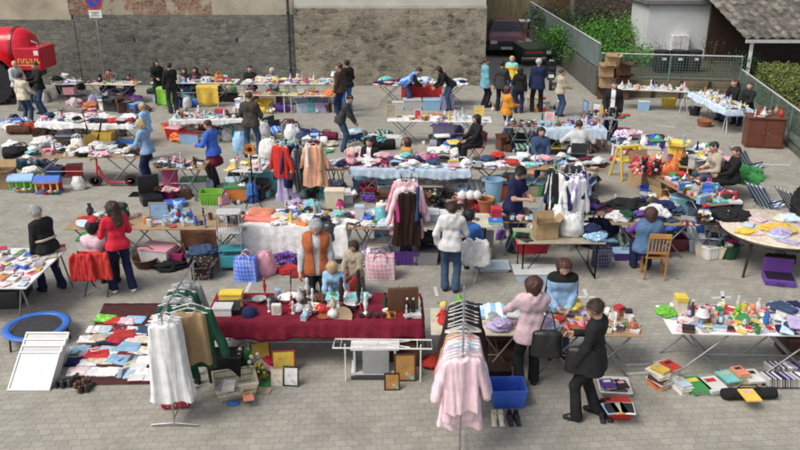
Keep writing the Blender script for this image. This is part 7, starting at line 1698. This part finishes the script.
heapzone(240, 262, 104, 110, 5, ['plastic_bag', 'storage_box'], 'light', 'the ground left before the shelf stall'); heapzone(176, 196, 100, 108, 5, ['holdall', 'plastic_bag'], 'dark', 'the ground between the green and yellow cloths')
heapzone(30, 60, 94, 104, 6, ['storage_box', 'plastic_bag', 'garment_heap'], 'light', 'the ground right of the red trailer'); heapzone(56, 82, 86, 94, 6, ['storage_box', 'garment_heap', 'cardboard_box'], 'light', 'the ground by the wall left of the signpost', (.0, .4))
t28 = Table('the small table right of the red trailer', (52, 84), (76, 84), .7, .72, ('white', 'plastic'), 'x'); t28.fill('clothes', 'light', .26, .1, .4)
t29 = Table('the dark wares rack beside the man in the black jacket', (592, 118), (622, 120), .7, .74, ('grey', 'wood'), 'x'); t29.fill('wares', 'antique', .18, .05)
t30 = Table('the mixed table left of the dark heap', (246, 171), (300, 171), .7, .55, ('white', 'paint'), 'x'); t30.fill('mixed', 'pink', .22, .15, .1)
t31 = Table('the goods table behind the terracotta pots', (500, 222), (545, 222), .8, .74, ('tan', 'wood'), 'x'); t31.fill('mixed', 'light', .2, .05, .3)
t32 = Table('the wooden table right of the gown stand', (322, 170), (349, 170), .8, .74, ('tan', 'wood'), 'x'); t32.fill('clothes', 'all', .22, .05, .4)
heapzone(268, 345, 186, 196, 14, ['storage_box', 'plastic_bag', 'garment_heap', 'cardboard_box'], 'light', 'the ground between the gown stand and the middle table', sc=(.5, .8))
heapzone(440, 520, 206, 216, 9, ['storage_box', 'flower_pot', 'plastic_bag', 'gift_box'], 'warm', 'the ground beside the flower pots', sc=(.6, .9))
heapzone(530, 600, 176, 188, 10, ['garment_heap', 'cardboard_box', 'plastic_bag', 'storage_box'], 'all', 'the ground under the wooden middle table', sc=(.6, .9))
heapzone(8, 60, 122, 134, 10, ['garment_heap', 'holdall', 'crumpled_garment'], 'dark', 'the ground by the three people at the trailer', sc=(.7, 1))
heapzone(60, 130, 126, 136, 8, ['plastic_bag', 'storage_box', 'garment_heap'], 'all', 'the ground before the second-row white table', sc=(.6, .9))
heapzone(150, 240, 90, 97, 10, ['plastic_bag', 'holdall', 'storage_box', 'garment_heap'], 'all', 'the ground under the long back table', sc=(.6, .9))
heapzone(240, 335, 97, 102, 14, ['storage_box', 'cardboard_box', 'gift_box', 'garment_heap'], 'warm', 'the ground below the shelf stall', sc=(.6, 1))
heapzone(494, 600, 116, 124, 0, ['shoe'], 'all', ''); heapzone(575, 612, 112, 122, 5, ['garment_heap', 'picture_frame'], 'dark', 'the ground behind the dark wares rack', sc=(.8, 1.1))
heapzone(500, 560, 228, 240, 8, ['garment_heap', 'plastic_bag', 'handbag'], 'dark', 'the ground left under the small table', sc=(.6, .9))
heapzone(662, 735, 228, 240, 9, ['garment_heap', 'holdall', 'plastic_crate', 'boot'], 'dark', 'the ground left of the round table', sc=(.6, 1.0))
heapzone(655, 735, 205, 218, 14, ['garment_heap', 'storage_box', 'cardboard_box', 'plastic_bag'], 'all', 'the ground before the toy table', sc=(.6, .9)); heapzone(655, 735, 196, 212, 26, ['gift_box', 'book', 'crumpled_garment', 'mug', 'toy_car', 'radio'], 'all', 'the goods heaped before the toy table', (.28, .4), (.9, 1.2))
# ------------------------------------------------------------------ the people
RP(71)
def Pp(px, py, label, face, by='foot', **k):
    """by='foot': pixel of the ground between the feet; by='head': pixel of the head centre"""
    H = k.get('H', 1.72)
    if by == 'foot': loc = G(px, py)
    elif by != 'head':          # seated at a known distance behind a table: the seat height follows from the head
        d = by; a_ = R(PITCH) - math.atan((225-py)/FPX); zh = CAM_H - d*math.tan(a_); k['seat'] = max(.22, zh - .765*H/1.75)
        loc = Vector((X(px, d, zh), d, 0))
    else:
        ln = R(k.get('bend') or k.get('lean', 0)); seat = k.get('seat', .46)
        zb = (.935*H/1.75 if k.get('pose') != 'sit' else seat+.10*H/1.75); zh = zb + (.54*math.cos(ln)+.125*math.cos(ln*.55))*H/1.75
        off = (.54*math.sin(ln)+.125*math.sin(ln*.55)+.012-(.12*math.sin(ln) if k.get('pose') != 'sit' else 0))*H/1.75
        p = G(px, py, zh); f = R(face); loc = Vector((p.x - math.sin(f)*off, p.y - math.cos(f)*off, 0))
    return person(label, tuple(loc), face, **k)
sh_ = lambda c: ('short', c)
# front row
old = Pp(315, 226, 'white-haired old man in an orange vest over a pale shirt, looking down', 172, 'head', top=('shirt', 'light grey'), over=('vest', (.50, .17, .05)), hair=('short', 'hair grey'), legs='black', look=(28, 0), H=1.76, rh=(.27, .12, .84), lh=(-.25, .15, .84), bulk=1.12)
Pp(332, 268, 'blond child in a blue denim top leaning over the red table', 196, 'head', top=('sweater', 'light blue'), hair=('bob', 'hair blonde'), legs='denim blue', bend=30, H=1.34, rh=(.12, .42, .84), lh=(-.2, .36, .84), look=(10, 0), second='yoke')
Pp(354, 246, 'small brown-haired girl in a beige hooded top by the checked bag', 205, 'head', pose='sit', top=('hoodie', 'beige'), hood=True, hair=('mid', 'hair brown'), legs='red', H=1.30, seat=.42, look=(25, 0))
Pp(527, 388, 'dark-haired woman in a pink hooded jacket with a black shoulder bag', -6, 'foot', top=('hoodie', 'pale pink'), hood=True, hair=('bob', 'hair auburn'), legs='black', H=1.72, rh=(.22, .42, .98), lh=(-.28, .44, 1.0), feet=((-.14, -.10), (.12, .12)), long=.06, look=(15, 0))
Pp(588, 417, 'brown-haired woman in a black suit jacket with a red sleeve cuff, browsing', -62, 'foot', top=('coat', 'black'), hair=('short', 'hair brown'), legs='black', H=1.72, rh=(.14, .3, 1.12), lh=(-.26, .18, .85), feet=((-.16, .12), (.13, -.06)), look=(30, 0), long=-.22)
Pp(564, 266, 'auburn-haired woman in a light blue and black anorak behind the front table', 182, 'head', top=('jacket', 'light blue', 'cloth', 'black'), second='yoke', hair=('mid', 'hair auburn'), legs='denim blue', H=1.62, lean=6, rh=(.1, .22, .98), lh=(-.1, .22, .95), look=(28, 0))
Pp(450, 291, 'boy in a white hooded sweatshirt and jeans seen from behind', 8, 'foot', top=('hoodie', 'white'), hood=True, hair=('short', 'hair brown'), legs='denim blue', H=1.68, rh=(.22, .30, 1.0), lh=(-.26, .08, .9), look=(20, 20), feet=((-.1, .02), (.1, -.02)), bulk=.95)
Pp(469, 216, 'girl with a dark ponytail in a blue top, seated at the centre table', 20, 'head', pose='sit', top=('sweater', 'blue'), hair=('pony', 'hair black'), legs='denim blue', H=1.66, look=(20, 30), rh=(.12, .4, .78), lh=(-.12, .4, .78))
Pp(124, 291, 'long-haired woman in a red sweater and jeans, her back turned', -38, 'foot', top=('sweater', (.62, .02, .07)), hair=('long', 'hair brown'), legs='navy blue', shoes='white', H=1.68, rh=(.16, .30, 1.08), lh=(-.14, .30, 1.1), feet=((-.16, .05), (.14, -.10)), look=(12, -20), lean=4, bulk=.95)
Pp(92, 228, 'woman in a pink top with a red hairband, seated with her back turned', 4, 'head', pose='sit', top=('sweater', 'pale pink'), hair=('bun', 'hair black'), legs='dark brown', H=1.68, look=(15, 0), hat=('hairband', 'red'), bulk=1.05)
Pp(54, 290, 'old woman in a grey cap and black cardigan with a beige coat at her waist', -60, 'foot', top=('jacket', 'black'), hair=('short', 'hair grey'), hat=('cap', 'grey'), legs='navy blue', H=1.58, bend=10, look=(30, -10), rh=(.15, .3, .95), lh=(-.25, .1, .8), feet=((-.14, .12), (.15, -.08)), skirt=None, belt='beige', bulk=1.1)
# middle
Pp(519, 172, 'man in a navy t-shirt and jeans looking at something in his hands', 135, 'head', top=('tshirt', 'navy blue'), hair=('short', 'hair black'), legs='denim blue', H=1.78, lean=8, look=(35, 0), rh=(.05, .34, 1.12), lh=(-.1, .34, 1.12), bulk=1.12)
Pp(651, 214, 'woman in a blue denim vest with purple sleeves seated on the wooden chair', 5, 'head', pose='sit', top=('sweater', 'purple'), over=('vest', (.07, .15, .25)), hair=('bob', 'hair auburn'), legs='navy blue', H=1.72, look=(20, 0), bulk=1.25, rh=(.25, .42, .8), lh=(-.3, .42, .78))
Pp(151, 184, 'blond woman in a pale denim jacket at the side table', -75, 'foot', top=('jacket', 'light blue'), hair=('bob', 'hair blonde'), legs='navy blue', H=1.66, look=(35, 0), lean=8, rh=(.15, .34, .98), lh=(-.15, .36, 1.0), feet=((-.12, .0), (.12, .1)))
Pp(216, 186, 'woman in a bright blue anorak with a burgundy coat tied at her hips', -70, 'foot', top=('jacket', 'blue'), hair=('short', 'hair brown'), legs='charcoal', H=1.68, look=(25, 0), lean=5, rh=(.2, .36, 1.15), lh=(-.2, .34, 1.1), skirt='burgundy', bulk=1.05)
Pp(253, 157, 'man in a dark grey-brown jacket and jeans seen from behind, legs apart', 2, 'foot', top=('jacket', (.06, .055, .045)), hair=('short', 'hair brown'), legs='denim blue', H=1.84, feet=((-.17, 0), (.17, .03)), rh=(.22, .26, 1.0), lh=(-.22, .26, 1.0), look=(20, 0), bulk=1.1)
Pp(343, 151, 'man in a dark jacket and jeans crouching beside the dark heap', 95, 'foot', top=('jacket', 'charcoal'), hair=('short', 'hair black'), legs='denim blue', H=1.70, bend=24, look=(25, 0), rh=(.1, .42, .8), lh=(-.12, .4, .8))
Pp(370, 142, 'dark-haired woman in a black jacket seated behind the blue-clothed table', 190, 18.75, pose='sit', top=('jacket', 'black'), open_front='white', hair=('short', 'hair black'), H=1.68, look=(15, 20))
Pp(407, 142, 'brown-haired woman in a mustard jacket seated behind the blue-clothed table', 250, 18.75, pose='sit', top=('jacket', 'mustard'), hair=('mid', 'hair auburn'), H=1.66, look=(5, 30))
Pp(477, 119, 'person all in black seated on a red-framed chair in the aisle', 250, 'head', pose='sit', top=('jacket', 'black'), hair=('mid', 'hair black'), legs='black', H=1.70, look=(20, 0))
Pp(541, 132, 'dark-haired woman in a blue coat seated behind the wooden middle table', 175, 18.8, pose='sit', top=('coat', 'denim blue'), hair=('mid', 'hair black'), H=1.70, look=(10, 0), bulk=1.15)
Pp(579, 125, 'man in a white sweatshirt with a black waist strap, seated, seen from behind', 5, 'head', pose='sit', top=('sweater', 'light grey'), hair=('short', 'hair brown'), legs='denim blue', H=1.82, lean=18, belt='black', bulk=1.3, look=(10, 0), rh=(.35, .38, .75), lh=(-.38, .38, .75))
Pp(715, 147, 'man in a beige shirt and jeans seated amid the boxes at right', -95, 'head', pose='sit', top=('shirt', 'beige'), hair=('short', 'hair black'), legs='denim blue', H=1.82, lean=14, look=(20, 0), bulk=1.15, seat=.44)
Pp(737, 152, 'dark-clothed person seated right of the man in beige', -80, 'head', pose='sit', top=('jacket', 'black'), hair=('short', 'hair brown'), legs='black', H=1.7, look=(15, -20))
# back
Pp(22, 110, 'bald man in a loose white shirt beside the red trailer', 120, 'foot', top=('jacket', 'light grey'), hair=('bald', 'hair grey'), legs='grey', H=1.74, rh=(.15, .3, 1.05), lh=(-.3, .1, .95))
Pp(28, 124, 'dark-haired person in a cream jacket and jeans, back turned', 20, 'foot', top=('jacket', 'cream'), hair=('short', 'hair black'), legs='denim blue', H=1.68, rh=(.2, .3, 1.0))
Pp(44, 114, 'man in a black jacket and jeans facing the two at the trailer', 225, 'foot', top=('jacket', 'black'), hair=('short', 'hair brown'), legs='denim blue', H=1.80, rh=(.12, .34, 1.15), lh=(-.12, .34, 1.1), look=(20, 0))
Pp(109, 72, 'dark-haired child in a black jacket holding a red bundle at the wall', 200, 28.7, pose='sit', top=('jacket', 'black'), over=('vest', 'red'), hair=('short', 'hair black'), H=1.5)
Pp(129, 77, 'small dark-haired child seated right of the one in red', 180, 28.7, pose='sit', top=('sweater', 'dark brown'), hair=('short', 'hair black'), H=1.35, look=(20, 0))
Pp(156, 63, 'tall person in black standing by the grey wall', 150, 'head', top=('coat', 'black'), hair=('mid', 'hair black'), legs='black', H=1.62)
Pp(161, 70, 'person in a white knitted hat and dark jacket by the green cloth', 180, 29.4, pose='sit', top=('jacket', 'burgundy'), hair=('short', 'hair black'), hat=('knitted_hat', 'white'), H=1.6, seat=.5)
Pp(174, 113, 'man in a black jacket standing before the green cloth', -30, 'foot', top=('jacket', 'black'), hair=('short', 'hair black'), legs='charcoal', H=1.74, rh=(.1, .34, 1.05))
Pp(184, 71, 'long-dark-haired person seated behind the back table, leftmost', 190, 29.3, pose='sit', top=('jacket', 'black'), hair=('long', 'hair black'), H=1.6)
Pp(195, 70, 'person in black with a pale face seated second at the back table', 180, 29.3, pose='sit', top=('jacket', 'black'), hair=('long', 'hair black'), H=1.62)
Pp(206, 71, 'brown-haired person seated third at the back table', 170, 29.3, pose='sit', top=('jacket', 'brown'), hair=('mid', 'hair brown'), H=1.6)
Pp(217, 75, 'small child with short hair seated at the back table\'s right', 180, 29.2, pose='sit', top=('sweater', 'beige'), hair=('short', 'hair brown'), H=1.35)
Pp(250, 69, 'dark-haired person in black seated behind the shelf stall', 180, 27.9, pose='sit', top=('jacket', 'black'), hair=('short', 'hair black'), H=1.74, seat=.55)
Pp(272, 71, 'person in grey seated behind the shelf stall', 175, 27.9, pose='sit', top=('jacket', 'grey'), hair=('short', 'hair grey'), H=1.72, seat=.55)
Pp(341, 118, 'man in a brown jacket standing at the right of the shelf stall', -60, 'foot', top=('jacket', (.075, .05, .033)), hair=('short', 'hair brown'), legs='navy blue', H=1.84, bulk=1.12, rh=(.15, .3, 1.0))
Pp(348, 112, 'man in a black jacket and blue trousers behind the brown-jacketed man', -30, 'foot', top=('jacket', 'black'), hair=('short', 'hair black'), legs='blue', H=1.80)
Pp(419, 71, 'person in black bending over the red-fronted stall, left one', 100, 'head', top=('jacket', 'black'), over=('vest', 'blue', 'stripe'), hair=('short', 'hair black'), bend=55, H=1.7, rh=(.1, .55, .85), lh=(-.1, .5, .85))
Pp(439, 70, 'person in black bending over the red-fronted stall, right one', 255, 'head', top=('jacket', 'black'), hair=('mid', 'hair black'), bend=45, H=1.72, rh=(.1, .5, .85), lh=(-.1, .5, .85))
Pp(484, 107, 'woman in a light teal jacket and flared black trousers', 75, 'foot', top=('coat', (.16, .42, .50)), hair=('short', 'hair brown'), legs='black', H=1.74, long=-.18)
Pp(500, 111, 'man in a dark grey jacket standing left in the group', 25, 'foot', top=('jacket', 'charcoal'), hair=('short', 'hair black'), legs='black', H=1.76, long=.06)
Pp(510, 101, 'child in a yellow and teal jacket inside the group', 200, 'foot', top=('jacket', 'yellow', 'cloth', 'turquoise'), second='yoke', hair=('short', 'hair blonde'), H=1.66)
Pp(518, 113, 'slim person in dark clothes in the middle of the group', 10, 'foot', top=('jacket', 'black'), hair=('mid', 'hair black'), legs='navy blue', H=1.58)
Pp(536, 112, 'broad man in a navy suit jacket seen from behind', 5, 'foot', top=('jacket', 'navy blue'), hair=('short', 'hair grey'), legs='black', H=1.86, bulk=1.2, long=.08, feet=((-.14, 0), (.14, .03)))
Pp(505, 141, 'dark-haired woman in an orange jacket and jeans', 70, 'foot', top=('jacket', (.85,.33,.03)), hair=('bob', 'hair auburn'), legs='denim blue', H=1.68, rh=(.1, .32, 1.1), lh=(-.1, .32, 1.1), shoes='brown')
Pp(558, 116, 'person in a beige jacket and jeans near the alley wall', 80, 'foot', top=('jacket', 'beige'), hair=('short', 'hair brown'), legs='denim blue', H=1.6, rh=(.1, .35, 1.05), lh=(-.1, .34, 1.05))
Pp(609, 140, 'man in a black jacket over a white shirt, facing the camera', 190, 'foot', top=('jacket', 'black'), open_front='white', hair=('short', 'hair black'), legs='navy blue', H=1.82, bulk=1.1, rh=(.2, .25, .95), look=(15, 0))
Pp(143, 107, 'person in a bright blue top between two left tables', -80, 'head', top=('jacket', 'light blue'), hair=('short', 'hair blonde'), legs='navy blue', H=1.6, look=(25, 0))
Pp(735, 83, 'person in a black jacket and jeans seated by the slanting table', 250, 'head', pose='sit', top=('jacket', 'black'), hair=('receding', 'hair brown'), legs='denim blue', H=1.74)
Pp(750, 86, 'person in dark clothes seated in the hedge fence corner', 240, 'head', pose='sit', top=('jacket', 'black'), hair=('short', 'hair brown'), legs='navy blue', H=1.74)
sit = {}
for o_ in list(bpy.data.objects):
    if o_.parent is None and o_.get('category') == 'person': sit[o_['label']] = o_
def seat_for(frag, kind, color, label, second='steel', dx=0.0):
    o_ = [v_ for k_, v_ in sit.items() if frag in k_][0]; f_ = -math.degrees(o_.rotation_euler.z); p_ = o_.location + Vector((dx, 0, 0)); c_ = chair((p_.x, p_.y, 0), f_, kind, color, label, second)
    return c_, p_
_, cq = seat_for('dark ponytail', 'folding', 'dark brown', 'dark folding chair of the girl with the ponytail'); put('draped_jacket', (cq.x+.12, cq.y-.26, .36), -.2, 'white', '', label='white jacket hanging over the folding chair', sc=(.8, .8, .9), var=1)
seat_for('blue denim vest', 'wood', (.50, .24, .07), 'honey-coloured wooden slat chair of the woman in denim', dx=.16)
_, cq = seat_for('woman in a pink top', 'folding', 'red', 'black-legged chair with red jackets over its back', 'charcoal')
for q in (-1, 1): put('draped_jacket', (cq.x+q*.13, cq.y-.27+.03*q, .38), 0, 'red', '', label=('left' if q < 0 else 'right') + ' of two red jackets draped over the pink-topped woman\'s chair', sc=(.66, .7, .85), var=0)
seat_for('person all in black', 'folding', 'dark red', 'red-framed chair of the person in black', 'red'); seat_for('black waist strap', 'folding', 'charcoal', 'dark chair of the man in white'); seat_for('man in a beige shirt', 'folding', 'navy blue', 'navy chair of the man in beige')
# carried bags
def shoulder_bag(px, py, z, color, label, rz, strap_to, sc=1.0):
    p = G(px, py, z); r_ = empty('shoulder_bag', p, rz); tag(r_, label, 'handbag'); 
    o = bpy.data.objects.new('bag_body', slabbag(.36*sc, .13, .30*sc)); COL.objects.link(o); o.parent = r_; o.data.materials[0] = M(color, 'plastic')
    MB().tube([(-.11, 0, .27*sc), (-.06, -.02, .27*sc+strap_to*.6), (0, 0, .27*sc+strap_to), (.06, .02, .27*sc+strap_to*.6), (.11, 0, .27*sc)], .010, 6).build('strap', M(color, 'plastic'), r_, True)
    MB().rbox(-.02, .02, -.075, -.06, .16, .18, .003).build('clasp', M('silver', 'metal'), r_)
shoulder_bag(546, 356, .78, 'black', 'large black shoulder bag on the woman in pink', -.1, .40, 1.15)
shoulder_bag(580, 372, .74, 'black', 'black handbag held by the woman in black', -.2, .12, 1.1)
# ------------------------------------------------------------------ let the heaped goods settle on what is really under them
from mathutils.bvhtree import BVHTree
bpy.context.view_layer.update()
SETTLE = ('the top of', 'the boxes of the right island', 'the goods heaped', 'the clothes heap at the far left')
SUP = ('storage_box', 'cardboard_box', 'garment_heap', 'plastic_crate', 'plastic_bag', 'holdall', 'suitcase', 'plastic_tub', 'laundry_basket', 'market_table', 'gift_box')
loose = [t for t in THINGS if t['place'].startswith(SETTLE) and (t['p'].z > .04)]
lset = {t['o'].name for t in loose}; bv, bf = [], []
for o_ in bpy.data.objects:
    if o_.type != 'MESH': continue
    r_ = o_
    while r_.parent: r_ = r_.parent
    if r_.name in lset or r_.name.split('.')[0] not in SUP: continue
    k0 = len(bv); mw = o_.matrix_world; bv += [mw @ v_.co for v_ in o_.data.vertices]; bf += [[k0+i for i in p_.vertices] for p_ in o_.data.polygons]
tree = BVHTree.FromPolygons(bv, bf)
for t in loose:
    hits = [tree.ray_cast(Vector((t['p'].x+dx, t['p'].y+dy, 1.25)), Vector((0, 0, -1))) for dx, dy in ((0, 0), (.05, 0), (-.05, 0), (0, .05), (0, -.05))]
    zs = sorted((h_[0].z if h_[0] else .003) for h_ in hits); t['o'].location.z = zs[3] + .002
# ------------------------------------------------------------------ labels that single each thing out
ORD = ['leftmost', 'second from left', 'third from left', 'fourth from left', 'fifth from left', 'sixth from left', 'seventh from left', 'eighth from left', 'ninth from left', 'tenth from left', '11th from left', '12th from left', '13th from left', '14th from left', '15th from left', '16th from left']
def unique_labels():
    by = {}
    for t in THINGS:
        place = t['place'].replace('the ', '', 1) if False else t['place']
        pre = '' if not place else ('on ' if 'rail' in place or 'stand' in place or 'table' in place or 'stall' in place or 'ground' in place or 'paving' in place or 'blanket' in place or 'cabinet' in place or 'rack' in place else 'at ')
        if 'clothes stand' in place or place.startswith('the toy house') or 'top of' in place: pre = 'at '
        t['full'] = (t['base'] + (' ' + pre + place if place else '')).strip()
        by.setdefault(t['full'], []).append(t)
    sx = lambda t: proj(t['p'])[0]
    for full, ts in by.items():
        if len(ts) == 1: ts[0]['o']['label'] = trim(full); continue
        ts.sort(key=sx)
        for i, t in enumerate(ts):
            o_ = ORD[i] if i < len(ORD) else '%dth from left' % (i+1)
            if i == len(ts)-1: o_ = 'rightmost'
            t['o']['label'] = trim('%s, %s' % (full, o_))
            if len(ts) > 1: t['o']['group'] = t['near'] + 's ' + t['place'] if t['place'] else t['near'] + 's'
    for t in THINGS:
        if not t['o'].get('group') and t['place']: t['o']['group'] = 'goods at ' + t['place']
def trim(s):
    w_ = s.split()
    while len(w_) > 16:
        for x in ('the', 'of', 'and', 'a'):
            if x in w_: w_.remove(x); break
        else: w_ = w_[:16]
    return ' '.join(w_)
unique_labels()
